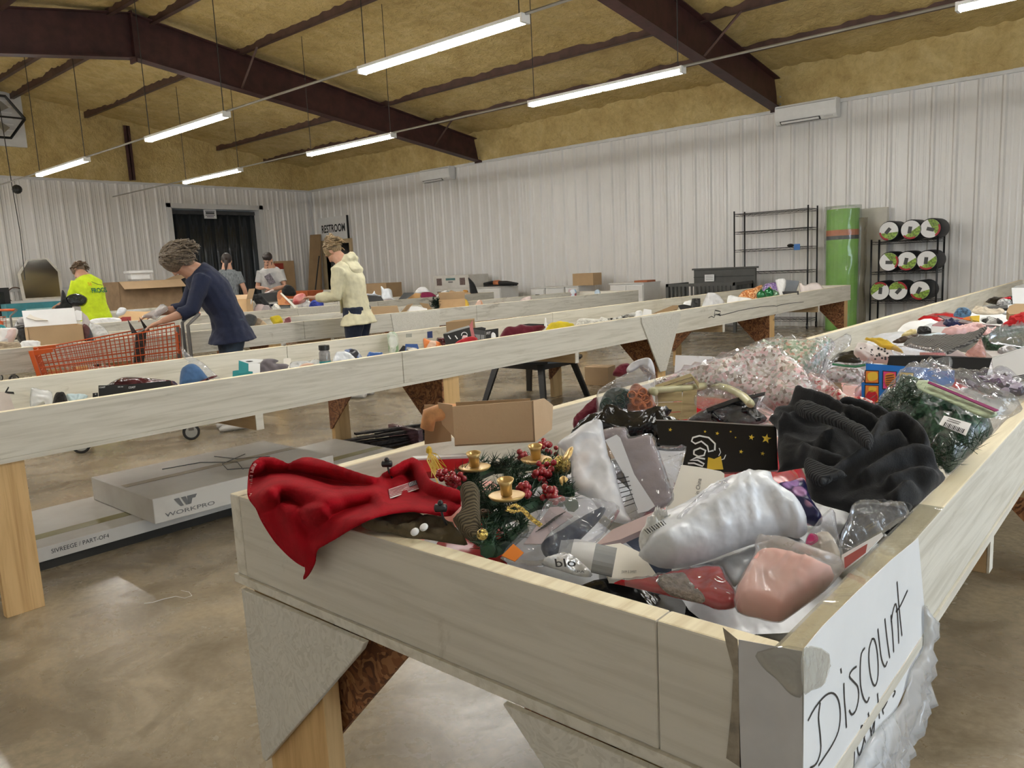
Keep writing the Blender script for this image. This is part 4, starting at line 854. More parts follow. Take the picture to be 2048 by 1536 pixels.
S1('frosted_bag', 'frosted white plastic bag with pale orange contents beside the garland', 'plastic bag', FROST, a([(60, 850), (180, 760), (290, 680), (412, 652), (440, 760), (480, 950), (520, 1010), (560, 1180), (620, 1400), (680, 1500), (520, 1490), (400, 1390), (330, 1300), (190, 1220), (170, 1000), (130, 920)]), .775, 50, .03, wr=.018, res=26)
S1('orange_sachet', 'pale orange sachet inside the frosted bag by the garland', 'sachet', M('pale_orange', (.72, .40, .20), .5), a([(180, 960), (260, 920), (330, 960), (310, 1050), (270, 1120), (330, 1200), (240, 1240), (190, 1180)]), .765, 48, .012, anchor=a([(300, 1300)])[0])
P = plane(*a([(740, 1500)])[0], .765, 52)
tp = item('taupe_velvet_pack', 'taupe velvet cloth folded in a clear sleeve with a printed warning', 'packaged cloth', P, [
    ('puff', 'velvet_cloth', TAUPE, a([(430, 745), (612, 722), (640, 810), (800, 778), (852, 850), (950, 1150), (1000, 1300), (890, 1390), (760, 1400), (700, 1300), (600, 1000), (520, 850), (440, 840)]), .014, dict(wr=.006, edge=.25)),
    ('puff', 'clear_sleeve', FILM, a([(430, 735), (620, 712), (660, 790), (820, 765), (872, 850), (975, 1150), (1015, 1310), (880, 1410), (640, 1500), (560, 1470), (540, 1180), (480, 950), (450, 830)]), .022, dict(wr=.008, edge=.3)),
    ('slab', 'white_card', FROST, a([(452, 820), (545, 775), (575, 800), (690, 1100), (860, 1360), (800, 1400), (720, 1420), (620, 1130)]), .002, dict(off=.024))])
lp = (P[0]+P[1]*.027, P[1])
for k in range(7):
    u = k/7; obj('warning_line', ribbon(a([(545+u*68, 1140+u*265), (645+u*60, 1120+u*250)]), lp, 1.6), INK, tp)
obj('warning_border', ribbon(a([(490, 955), (612, 1440), (715, 1390), (600, 1090)]), lp, 1.0), INK, tp)
S1('clear_crinkle_bag', 'crinkled clear plastic bag between the taupe cloth and the white board', 'plastic bag', FILM, a([(860, 900), (1000, 880), (1115, 880), (1085, 1010), (1030, 1200), (960, 1330), (900, 1180)]), .79, 50, .03, wr=.03, wf=26)
P = plane(*a([(1000, 1420)])[0], .78, 46)
mc = item('white_board_pack', 'rounded white board printed with its country of origin', 'board', P, [('slab', 'board', WARMW, a([(1078, 1022), (1230, 1042), (1400, 1075), (1428, 1095), (1428, 1180), (1385, 1235), (1300, 1300), (1100, 1420), (930, 1420), (1005, 1240)]), .012, {}), ('slab', 'board_edge', PAPERW, a([(1300, 1290), (1385, 1235), (1428, 1180), (1428, 1200), (1390, 1250), (1305, 1305)]), .012, dict(off=.001))])
text4(mc, 'de in China', [a([(1178, 1312)])[0], a([(1208, 1132)])[0], a([(1242, 1138)])[0], a([(1212, 1318)])[0]], P, INK)
P = plane(*a([(1280, 1075)])[0], .815, 62)
st = item('party_banner', 'black party banner pack printed with gold stars and white script', 'banner pack', P, [('slab', 'banner_card', STARK, a([(870, 655), (1110, 660), (1855, 705), (1868, 1065), (1430, 1085), (1280, 1070), (1085, 1030), (1120, 870), (900, 860)]), .015, {}), ('slab', 'foil_edge', M('foil', (.6, .6, .62), .2, .7), a([(870, 652), (1110, 656), (1858, 700), (1858, 710), (1110, 665), (870, 660)]), .016, dict(off=.001))])
def star(x, y, rp, pl): 
    return slab([(x+rp*(1 if k % 2 == 0 else .42)*math.sin(k*math.pi/5+.2), y-rp*(1 if k % 2 == 0 else .42)*math.cos(k*math.pi/5+.2)) for k in range(10)], pl, .0008, off=.0016)
for (x, y), rp in zip(a([(985, 735), (1270, 750), (1370, 765), (1650, 797), (1772, 808), (1565, 915), (1742, 930), (1480, 750), (1520, 798)]), (4, 3, 4, 6, 10, 4.5, 4.5, 2.5, 2)): obj('gold_star', star(x, y, rp, P), YEL, st)
for pts, wd in ((a([(1350, 905), (1352, 850), (1300, 800), (1225, 785), (1170, 800), (1160, 830), (1190, 850), (1240, 830), (1290, 870), (1300, 915), (1340, 905)]), 3.2), (a([(1180, 905), (1230, 885), (1275, 905), (1262, 945), (1215, 955), (1178, 935), (1180, 905)]), 3.2), (a([(1270, 975), (1200, 962), (1150, 985), (1210, 985), (1262, 1015), (1250, 1035), (1180, 1010), (1130, 1010)]), 3.2), (a([(1385, 885), (1398, 920), (1382, 950)]), 1.6), (a([(1440, 940), (1425, 975), (1405, 980)]), 1.6)): obj('script_letter', ribbon(pts, P, wd, .0016), PAPERW, st)
obj('graduation_cap', slab(a([(1295, 960), (1345, 975), (1400, 950), (1420, 1060), (1285, 1062)]), P, .001, off=.0016), YEL, st)
DKF = film('dark_glossy_film', (.25, .26, .3), .5, .08, 11, (.02, .022, .03), .6)
P = plane(*a([(1300, 690)])[0], .83, 52)
item('dark_film_pack', 'dark glossy film pack with a stiff black edge above the party banner', 'packet', P, [('puff', 'contents', BLACKP, a([(1130, 668), (1260, 575), (1500, 500), (1700, 460), (1690, 560), (1780, 640), (1700, 692), (1550, 700), (1300, 680)]), .02, dict(wr=.02)), ('puff', 'film', FILM, a([(1110, 672), (1260, 565), (1500, 488), (1765, 425), (1720, 560), (1830, 640), (1700, 705), (1550, 712), (1300, 690)]), .03, dict(wr=.02, wf=20)), ('slab', 'stiff_edge', BLACK, a([(1280, 560), (1500, 480), (1765, 424), (1760, 445), (1510, 510), (1290, 590)]), .006, dict(off=.03))])
# ---- pale wooden crate
crp = plane(*a([(1150, 660)])[0], .815, 78); PALE = wood('pale_crate_wood', (.52, .42, .22), (.33, .25, .12), grain=(9, 9, 60))
cr = thing('wooden_crate', 'pale slatted wooden crate tipped on edge behind the party banner', 'crate', crp[0])
for pts in (a([(860, 372), (1150, 272), (1165, 300), (862, 398)]), a([(862, 402), (1165, 304), (1185, 330), (862, 420)]), a([(862, 430), (1080, 420), (1085, 500), (862, 510)]), a([(862, 515), (1085, 505), (1080, 585), (862, 595)]), a([(862, 600), (1080, 590), (1060, 650), (900, 640)]), a([(1090, 420), (1205, 405), (1200, 640), (1060, 655)]), a([(1150, 272), (1222, 350), (1218, 400), (1180, 330)])): obj('slat', slab(pts, crp, .012, off=rnd.uniform(-.002, .003)), PALE, cr, bevel=.001)
q = MB(); q.tube([at(x, y, 2, .90) for x, y in smooth_poly(a([(860, 430), (1000, 400), (1150, 392), (1300, 375), (1450, 395), (1570, 455), (1640, 520)])+a([(1640, 520)])*3, 4)[:28]], .010, 8); solo('pale_tubing', 'pale green plastic strip curving over the wooden crate', 'plastic strip', q, M('pale_green_plastic', (.62, .60, .36), .3, 0, .15, 10), smooth=True)
S1('clear_film_drape', 'loose clear film spread over the pale strip and crate', 'plastic film', FILM, a([(1200, 430), (1450, 390), (1640, 480), (1800, 560), (1850, 620), (1650, 600), (1400, 560), (1210, 560)]), .84, 35, .03, wr=.03, wf=22)
# ---- big confetti bags
for nm, lab, m, pts, z, tl in (('confetti_bag', 'big clear bag of pink and white shredded confetti beyond the crate', SPW, [(1310, 770), (1362, 755), (1420, 733), (1500, 705), (1540, 700), (1580, 722), (1620, 762), (1640, 800), (1650, 830), (1590, 832), (1540, 822), (1480, 800), (1390, 790)], .83, 38), ('confetti_bag', 'clear bag of red and pink confetti beside the grey sweater', SPR, B_([(0, 300), (100, 285), (260, 320), (400, 360), (520, 440), (620, 520), (840, 555), (840, 605), (500, 595), (350, 570), (170, 545), (0, 570), (-60, 480)]), .835, 40), ('confetti_bag', 'clear bag of pale green confetti peaking above the table edge', SPG, [(1478, 716), (1520, 692), (1570, 683), (1620, 692), (1665, 690), (1650, 720), (1640, 745), (1600, 765), (1550, 745), (1500, 730)], .86, 42)):
    an = max(pts, key=lambda p: p[1]); P = plane(an[0], an[1], z, tl); cx, cy = np.mean([p[0] for p in pts]), np.mean([p[1] for p in pts])
    item(nm, lab, 'plastic bag', P, [('puff', 'confetti', m, pts, .07, dict(wr=.03, wf=12, res=26)), ('puff', 'clear_bag', FILM, [(cx+(x-cx)*1.06, cy+(y-cy)*1.08) for x, y in pts], .085, dict(wr=.03, wf=14, res=26))], 'clear bags of confetti')
S1('clear_bag_tail', 'twisted clear bag tail pointing up past the table edge', 'plastic bag', FILM, [(1600, 745), (1640, 700), (1695, 668), (1700, 690), (1665, 720), (1660, 760), (1620, 770)], .86, 55, .03, wr=.03, wf=24)
P = plane(1400, 752, .83, 74); wbx = item('white_carton', 'small plain white carton standing against the far edge of the heaped table', 'carton', P, [('slab', 'carton_front', PAPERW, [(1351, 710), (1425, 713), (1424, 760), (1348, 756)], .004, {}), ('slab', 'carton_side', PAPERW, [(1426, 713), (1454, 724), (1452, 765), (1425, 760)], .05, dict(off=-.002))])
P = plane(*B_([(360, 340)])[0], .86, 62, -20); item('laminate_sample', 'dark grey laminate corner with a white edge sticking out of the heap', 'laminate sheet', P, [('slab', 'sheet', DARKG, B_([(220, 240), (425, 148), (350, 335), (240, 270)]), .006, {}), ('slab', 'white_edge', PAPERW, B_([(425, 146), (440, 160), (375, 342), (352, 335)]), .006, dict(off=.001))])
P = plane(*B_([(560, 380)])[0], .855, 48); ds_ = item('drawstring_bag', 'clear drawstring bag with a green cord and red contents', 'plastic bag', P, [('puff', 'red_contents', SPR, B_([(720, 300), (760, 220), (840, 290), (830, 340), (740, 345)]), .02, {}), ('puff', 'pale_contents', SPW, B_([(380, 330), (470, 230), (690, 230), (720, 300), (700, 360), (560, 350)]), .03, {}), ('puff', 'clear_bag', FILM, B_([(360, 340), (460, 205), (700, 215), (770, 175), (860, 290), (850, 345), (700, 375), (560, 370), (400, 350)]), .045, dict(wr=.02, wf=26))])
obj('green_cord', ribbon(B_([(470, 200), (560, 212), (660, 222), (740, 205)]), (P[0]+P[1]*.04, P[1]), 4, 0, .003), M('green_cord', (.01, .14, .05), .5), ds_)
S1('brown_carton_corner', 'corner of a brown carton below the drawstring bag', 'carton', CARD, B_([(390, 340), (540, 340), (560, 450), (430, 400)]), .83, 70, .04, 'slab'); S1('clear_tube_pack', 'clear pack of white tubes beside the blue picture box', 'packet', MILK, B_([(560, 365), (710, 360), (715, 510), (640, 520), (565, 460)]), .82, 66, .03)
# ---- blue pop-art picture box, black boxes, white box
P = plane(*B_([(720, 520)])[0], .83, 70); BLU = M('blue_box_print', (.008, .16, .55), .35); bb = item('picture_box', 'bright blue box with framed comic style food pictures', 'box', P, [('slab', 'box_front', BLU, B_([(708, 350), (745, 340), (745, 192), (1472, 245), (1470, 345), (1200, 420), (900, 520), (712, 522)]), .05, {}), ('slab', 'frame_line', INK, B_([(738, 245), (852, 250), (852, 358), (735, 355)]), .001, dict(off=.001))])
ORG = M('orange_print', (.75, .22, .03), .4); PNK = M('pink_print', (.70, .05, .22), .4)
for m, pts in ((ORG, [(745, 255), (845, 258), (845, 350), (742, 348)]), (INK, [(882, 250), (998, 258), (994, 408), (880, 404)]), (PNK, [(888, 258), (990, 264), (988, 400), (886, 396)]), (INK, [(1018, 260), (1138, 268), (1136, 330), (1016, 325)]), (YEL, [(1024, 266), (1132, 273), (1130, 326), (1022, 320)]), (INK, [(735, 366), (852, 370), (852, 520), (732, 518)]), (ORG, [(742, 373), (846, 377), (846, 512), (739, 510)])): obj('picture_panel', slab(B_(pts), P, .0012, off=.002+.001*(m is not INK)), m, bb)
for m, pts in ((YEL, [(760, 275), (830, 265), (838, 320), (770, 335)]), (ORG, [(905, 280), (975, 275), (985, 340), (950, 395), (905, 360)]), (REDP, [(750, 440), (800, 410), (840, 450), (830, 505), (745, 505)]), (YEL, [(770, 385), (830, 390), (820, 420), (775, 425)])): obj('picture_motif', slab(B_(pts), P, .001, off=.004, sm=True), m, bb)
for k in range(5): obj('picture_hatching', ribbon(B_([(908, 295+k*18), (975, 285+k*20)]), P, 1.2, .0055), INK, bb)
P = plane(*B_([(1470, 310)])[0], .86, 72); item('black_frame_box', 'long flat black box in clear wrap behind the blue picture box', 'box', P, [('slab', 'box', BLACK, B_([(935, 130), (1250, 128), (1778, 150), (1735, 290), (1470, 305), (1425, 240), (918, 205)]), .03, {}), ('slab', 'box_rim', DARKG, B_([(935, 126), (1250, 123), (1780, 146), (1778, 154), (1250, 133), (935, 136)]), .034, dict(off=.002)), ('puff', 'clear_wrap', FILM, B_([(1120, 225), (1300, 160), (1440, 138), (1440, 240), (1300, 260)]), .015, dict(off=.004, wr=.015))])
P = plane(*B_([(1900, 300)])[0], .86, 68); wb3 = item('white_product_box', 'large plain white product box with small print along its lower edge', 'box', P, [('slab', 'box', PAPERW, B_([(1775, 150), (1850, 118), (2040, 62), (2200, 50), (2200, 420), (2040, 420), (1900, 320), (1790, 250)]), .06, {}), ('slab', 'box_lip', WHITE, B_([(1775, 146), (2040, 58), (2040, 66), (1778, 156)]), .062, dict(off=.001))])
for k in range(4): obj('print_line', ribbon(B_([(1880+k*12, 318+k*14), (2045, 285+k*15)]), P, 1.6), INK, wb3)
STRP = speckle('dark_purple_stripes', [(.02, .008, .03), (.10, .03, .13), (.02, .01, .02), (.5, .42, .5)], 60, .2)
P = plane(*B_([(1750, 450)])[0], .84, 35); item('purple_striped_pack', 'clear pack of dark purple striped cloth near the table edge', 'packet', P, [('puff', 'striped_cloth', STRP, B_([(1480, 320), (1700, 295), (1900, 290), (2040, 395), (2010, 460), (1760, 445), (1600, 385)]), .03, dict(wr=.02)), ('puff', 'clear_bag', FILM, B_([(1460, 320), (1700, 285), (1920, 280), (2080, 395), (2030, 480), (1760, 460), (1590, 395)]), .042, dict(wr=.025, wf=24))])
# ---- clear bag of green garland with header card and barcode
gb = B_([(815, 610), (870, 500), (960, 400), (1040, 330), (1150, 300), (1270, 212), (1330, 262), (1600, 380), (1800, 480), (2030, 560), (1900, 650), (1790, 770), (1700, 850), (1560, 980), (1420, 1110), (1370, 1050), (1260, 960), (1180, 850), (1010, 770), (950, 700)])
P = plane(*B_([(1420, 1110)])[0], .80, 30); g_ = item('garland_bag', 'clear bag of green pine garland with a white barcode sticker', 'plastic bag', P, [
    ('puff', 'garland', GRN, B_([(830, 605), (880, 510), (970, 410), (1050, 345), (1180, 400), (1300, 480), (1330, 560), (1500, 560), (1680, 640), (1790, 740), (1700, 840), (1560, 970), (1420, 1095), (1370, 1040), (1260, 950), (1180, 840), (1010, 755), (950, 690)]), .08, dict(wr=.03, wf=20, res=30)),
    ('puff', 'header_card', M('pale_green_card', (.52, .62, .42), .5, 0, .2, 60, stretch=(1, 1, 8)), B_([(1170, 400), (1250, 330), (1800, 575), (1720, 640), (1450, 520)]), .006, dict(off=.085, wr=.004, edge=.1)),
    ('slab', 'purple_strip', M('plum_strip', (.30, .04, .16), .35), B_([(1250, 350), (1262, 336), (1835, 572), (1800, 582)]), .002, dict(off=.098)),
    ('puff', 'clear_bag', FILM, gb, .10, dict(wr=.03, wf=18, res=34)),
    ('slab', 'barcode_label', PAPERW, B_([(1385, 618), (1608, 684), (1562, 782), (1343, 690)]), .001, dict(off=.105))])
lb = (P[0]+P[1]*.106, P[1])
for k in range(13):
    u = (k+.5)/13; obj('barcode_bar', ribbon(B_([(1392+u*165, 672+u*62), (1376+u*165, 702+u*62)]), lb, 1.0+.8*(k % 3 == 0), .0006), INK, g_)
for k in range(2): obj('label_line', ribbon(B_([(1420-k*12, 645+k*14), (1520-k*12, 676+k*14)]), lb, 1, .0006), DARKG, g_)
q = MB(); r = random.Random(21)
for k in range(420):
    x, y = r.choice(B_([(900, 560), (1000, 480), (1080, 420), (1250, 900), (1400, 950), (1500, 850), (1600, 820), (1350, 1000)])); x += r.gauss(0, 14); y += r.gauss(0, 11)
    p0 = on(x, y, P[0]+P[1]*.07, P[1]); dd = unit(np.array([r.gauss(0, 1), r.gauss(0, 1), r.gauss(.5, .5)])); s_ = unit(np.cross(dd, np.array([.2, .4, .8])))*.001; q.add([p0-s_, p0+s_, p0+np.cross(dd, s_), p0+dd*.03], [(0, 1, 3), (1, 2, 3), (2, 0, 3)])
o = obj('needles', q, NEEDLE, g_); o['kind'] = 'stuff'
# ---- charcoal sweater
sw_ = ZA([(1790, 655), (1830, 620)])+B_([(0, 572), (100, 560), (160, 530), (190, 512), (240, 506), (330, 540), (480, 588), (600, 588), (700, 600), (860, 650), (1000, 740), (1080, 768), (1170, 825), (1260, 915), (1285, 1000), (1320, 1060), (1395, 1125), (1340, 1195), (1280, 1245), (1150, 1370), (1000, 1490), (880, 1510), (700, 1440), (560, 1400), (330, 1330), (262, 1230), (250, 1100), (235, 1050), (0, 1090)])+ZA([(1880, 1060), (1862, 900), (1865, 740)])
P = plane(*B_([(900, 1500)])[0], .775, 36); R_ = lambda p, h: (B_(p), h)
cs = item('charcoal_sweater', 'crumpled charcoal knit sweater lying across the heap', 'sweater', P, [('puff', 'sweater_body', CHAR, sw_, .04, dict(wr=.016, wf=9, res=70, edge=.3, rw=13, ridges=[R_([(-50, 800), (150, 740), (340, 730)], 0.031), R_([(190, 540), (360, 620), (560, 720), (800, 830)], 0.043), R_([(560, 600), (760, 640), (960, 730)], 0.031), R_([(800, 1000), (880, 840), (1000, 790), (1150, 850), (1220, 960)], 0.046), R_([(330, 1210), (500, 1210), (700, 1080), (900, 960), (1000, 930)], 0.040), R_([(760, 1210), (950, 1090), (1120, 1030), (1300, 1030)], 0.037), R_([(960, 1250), (1120, 1190), (1280, 1190)], 0.031), R_([(400, 960), (480, 900), (560, 780)], 0.031), R_([(250, 1010), (400, 1100), (560, 1130)], 0.037), R_([(1000, 1360), (1100, 1290)], 0.031)]))])
for pts in ([(150, 560), (190, 512), (250, 508), (420, 570), (620, 660), (800, 780), (780, 900), (700, 860), (560, 740), (380, 680), (230, 640)], [(238, 1010), (290, 985), (420, 1040), (590, 1110), (480, 1150), (380, 1200), (262, 1130)]): obj('ribbed_cuff', puff(B_(pts), (P[0]+P[1]*.085, P[1]), .022, wr=.006, res=26), CHARR, cs, smooth=True)
S1('mermaid_print_pack', 'clear pack of purple and pink scale printed cloth', 'packet', SCALEP, ZC([(1500, 300), (1560, 250), (1640, 225), (1740, 210), (1760, 280), (1800, 370), (1860, 460), (1830, 520), (1720, 500), (1600, 420)]), .79, 42, .03, wr=.012)
S1('clear_dark_bag', 'clear glossy bag over dark cloth beside the near table edge', 'plastic bag', FILM, d([(800, 250), (850, 120), (880, 30), (1050, 20), (1200, 70), (1080, 170), (960, 250), (880, 290)]), .79, 40, .05, wr=.03, wf=22)
S1('black_cloth_bundle', 'black cloth bundle under the glossy clear bag', 'cloth', BLKCL, d([(780, 270), (840, 120), (900, 20), (1060, 20), (1220, 40), (1080, 170), (960, 250)]), .77, 34, .03)
S1('red_card_sleeve', 'white and red card sleeve tucked against the near table edge', 'card', PAPERW, d([(812, 315), (1042, 185), (1050, 200), (960, 295), (820, 405)]), .80, 55, .008, 'slab'); S1('red_card', 'dull red card inside the white sleeve by the table edge', 'card', M('dull_red_card', (.42, .10, .09), .5), d([(826, 330), (960, 250), (950, 300), (830, 390)]), .806, 55, .004, 'slab')
# ---- front row
P = plane(*c([(820, 805)])[0], .765, 40); wm = item('white_mailer', 'puffy white plastic mailer with a barcode end lying across the front of the heap', 'mailer', P, [('puff', 'mailer', WHITEP, c([(605, 720), (650, 650), (620, 560), (690, 490), (760, 440), (880, 400), (1000, 330), (1110, 240), (1240, 195), (1500, 185), (1530, 270), (1590, 340), (1690, 420), (1745, 480), (1755, 560), (1690, 605), (1600, 592), (1400, 640), (1250, 690), (1080, 755), (900, 805), (740, 802)]), .06, dict(wr=.022, wf=11, res=40, edge=.6, ridges=[(c([(850, 680), (1000, 560), (1200, 430), (1450, 340), (1600, 400)]), .03)], rw=40)), ('puff', 'clear_flap', FILM, c([(850, 470), (1000, 330), (1110, 240), (1240, 195), (1400, 210), (1460, 300), (1250, 370), (1050, 440), (900, 520)]), .02, dict(off=.05, wr=.015)), ('puff', 'crumpled_end', M('crumpled_white', (.8, .8, .78), .45, 0, .15, 20, .6, 30, .02), c([(605, 620), (650, 540), (700, 470), (790, 450), (840, 520), (860, 600), (830, 690), (720, 700), (640, 720)]), .05, dict(off=.01, wr=.03, wf=30))])
for k in range(9): u = k/9; obj('barcode_bar', ribbon(c([(645+u*140, 545-u*70), (672+u*135, 572-u*72)]), (P[0]+P[1]*.068, P[1]), 1.2+.8*(k % 2), .0), INK, wm)
P = plane(*c([(1560, 1175)])[0], .745, 40); item('pink_tissue_bag', 'rounded pink bag frosting to white at its neck, in the near corner of the table', 'plastic bag', P, [('puff', 'pink_contents', PINKP, c([(1265, 1000), (1310, 900), (1400, 740), (1500, 700), (1650, 720), (1850, 800), (1940, 860), (1870, 960), (1750, 1050), (1640, 1130), (1560, 1172), (1420, 1145), (1290, 1105)]), .06, dict(wr=.014, wf=10, res=34)), ('puff', 'frosted_bag', MILK, c([(1258, 1000), (1300, 900), (1396, 720), (1402, 622), (1480, 620), (1600, 648), (1750, 716), (2000, 788), (1965, 870), (1875, 965), (1755, 1055), (1640, 1138), (1560, 1180), (1415, 1150), (1280, 1108)]), .072, dict(wr=.02, wf=10, res=34))])
FUR = M('taupe_fur', (.30, .25, .21), .9, 0, .3, 60, 1, 120, .01)
P = plane(*c([(1150, 1085)])[0], .735, 24); item('red_window_pack', 'red and clear pack with a taupe fur window at the front of the heap', 'packet', P, [('puff', 'red_card', REDP, c([(440, 905), (690, 875), (920, 830), (1150, 805), (1195, 870), (1262, 960), (1275, 1065), (1150, 1090), (1040, 1050), (900, 1020), (740, 980), (520, 930)]), .014, dict(wr=.006, edge=.2)), ('puff', 'fur_window', FUR, c([(730, 880), (905, 838), (960, 900), (1050, 990), (1040, 1045), (900, 1015), (800, 980)]), .012, dict(off=.008, wr=.008)), ('puff', 'clear_film', FILM, c([(440, 900), (690, 868), (920, 824), (1160, 798), (1205, 870), (1272, 965), (1280, 1070), (1150, 1095), (1040, 1055), (740, 985)]), .026, dict(wr=.012, wf=24))])
P = plane(*c([(1960, 775)])[0], .775, 52); item('cream_pouch', 'clear pouch with cream and pink contents next to the pink bag', 'plastic bag', P, [('puff', 'cream_contents', M('cream_paper', (.72, .64, .52), .6), c([(1750, 650), (1780, 590), (1900, 560), (1980, 700), (1960, 765), (1850, 745), (1760, 690)]), .02, {}), ('puff', 'pink_contents', PNK, c([(1745, 640), (1770, 575), (1820, 580), (1830, 620), (1780, 650)]), .012, dict(off=.012)), ('puff', 'clear_pouch', FILM, c([(1735, 660), (1770, 560), (1925, 400), (1965, 560), (2005, 720), (1965, 778), (1840, 750), (1755, 695)]), .03, dict(wr=.014, wf=24))])
# clear vinyl roll
pA, pB = at(*c([(440, 768)])[0], 2, .765), at(*c([(230, 722)])[0], 2, .775); ax = unit(pA-pB); Lr = np.linalg.norm(pA-pB)+.04; pB2 = pA-ax*Lr
vr = thing('vinyl_roll', 'small roll of grey clear vinyl with a hollow core', 'vinyl roll', (pA+pB2)/2-np.array([0, 0, .02])); q = MB(); q.lathe([(.013, 0), (.024, 0), (.024, Lr), (.013, Lr), (.013, 0)], 24, pB2, ax, cap=False); obj('roll', q, M('clear_vinyl', (.42, .44, .46), .15, 0, .1, 4, coat=.5), vr, smooth=False)
q = MB(); q.lathe([(.010, .003), (.0125, .003), (.0125, Lr-.003), (.010, Lr-.003), (.010, .003)], 20, pB2, ax, cap=False); obj('card_core', q, CARDD, vr); q = MB(); q.lathe([(.0246, .02), (.0246, Lr*.62)], 24, pB2, ax, cap=False); obj('paper_band', q, PAPERW, vr, smooth=True)
P = plane(*c([(200, 855)])[0], .785, 42); bt = item('printed_white_pouch', 'shiny crumpled white pouch printed with black letters at the front edge', 'pouch', P, [('puff', 'pouch', M('shiny_white_foil', (.74, .75, .76), .18, .3, .2, 14, .7, 22, .02), c([(-60, 780), (0, 735), (90, 700), (180, 735), (290, 855), (200, 862), (60, 820)]), .02, dict(wr=.02, wf=26))]); text4(bt, 'blo', [c([(30, 742)])[0], c([(170, 742)])[0], c([(180, 795)])[0], c([(40, 800)])[0]], (P[0]+P[1]*.03, P[1]), INK, bold=.01); text4(bt, 'SPA', [c([(165, 822)])[0], c([(235, 822)])[0], c([(235, 838)])[0], c([(165, 838)])[0]], (P[0]+P[1]*.026, P[1]), INK)
P = plane(*c([(20, 750)])[0], .775, 40); nb = item('navy_garment_bag', 'navy garment in a clear bag with a printed header card', 'packaged garment', P, [('puff', 'navy_garment', NAVYC, c([(-60, 640), (60, 560), (200, 470), (370, 390), (345, 470), (220, 600), (90, 735), (-20, 740)]), .02, dict(wr=.01)), ('slab', 'header_card', M('mauve_card', (.45, .37, .38), .5), c([(-180, 640), (0, 390), (60, 385), (160, 450), (0, 560), (-60, 640)]), .002, dict(off=.028)), ('slab', 'orange_corner', ORG, c([(-330, 720), (-250, 640), (-180, 700), (-240, 760)]), .002, dict(off=.028)), ('puff', 'clear_bag', FILM, c([(-340, 740), (-100, 480), (0, 335), (250, 330), (420, 360), (475, 420), (330, 625), (180, 680), (85, 745), (-60, 800)]), .035, dict(wr=.02, wf=16, res=30))])
for k in range(8): obj('card_line', ribbon(c([(-100+k*18, 560-k*14), (-20+k*18, 520-k*14)]), (P[0]+P[1]*.0305, P[1]), 1.1), DARKG, nb)
P = plane(*c([(560, 880)])[0], .735, 14); bc_ = item('beige_card', 'beige card sheet with a printed line lying beside the vinyl roll', 'card', P, [('slab', 'card', WARMW, c([(300, 660), (480, 635), (620, 700), (730, 855), (560, 885), (400, 880)]), .006, {}), ('slab', 'card_edge', PAPERW, c([(400, 874), (560, 879), (728, 850), (730, 857), (560, 887), (400, 882)]), .008, dict(off=.0))]); text4(bc_, 'SWIM IS SWEET', [c([(490, 822)])[0], c([(590, 822)])[0], c([(592, 838)])[0], c([(488, 842)])[0]], P, INK)
S1('pale_pink_box', 'flat pale pink box with red outlines under the frosted bag', 'box', M('pale_pink_card', (.62, .47, .45), .5), c([(300, 655), (430, 540), (620, 460), (750, 405), (740, 430), (640, 540), (480, 610)]), .755, 40, .02, 'slab')
P = plane(*c([(1260, 935)])[0], .74, 30); gy = item('grey_mailer', 'flat grey mailer with black lettering below the white mailer', 'mailer', P, [('puff', 'mailer', GREYP, c([(690, 870), (900, 810), (1100, 760), (1300, 690), (1560, 600), (1690, 600), (1750, 660), (1815, 715), (1500, 760), (1370, 800), (1262, 935), (1180, 850), (1120, 800), (900, 840)]), .02, dict(wr=.014, wf=16, res=30))]); text4(gy, 'dy', [c([(1590, 630)])[0], c([(1670, 622)])[0], c([(1675, 660)])[0], c([(1596, 668)])[0]], (P[0]+P[1]*.03, P[1]), INK, bold=.01); text4(gy, '2.', [c([(1650, 672)])[0], c([(1700, 670)])[0], c([(1705, 700)])[0], c([(1655, 702)])[0]], (P[0]+P[1]*.03, P[1]), INK)
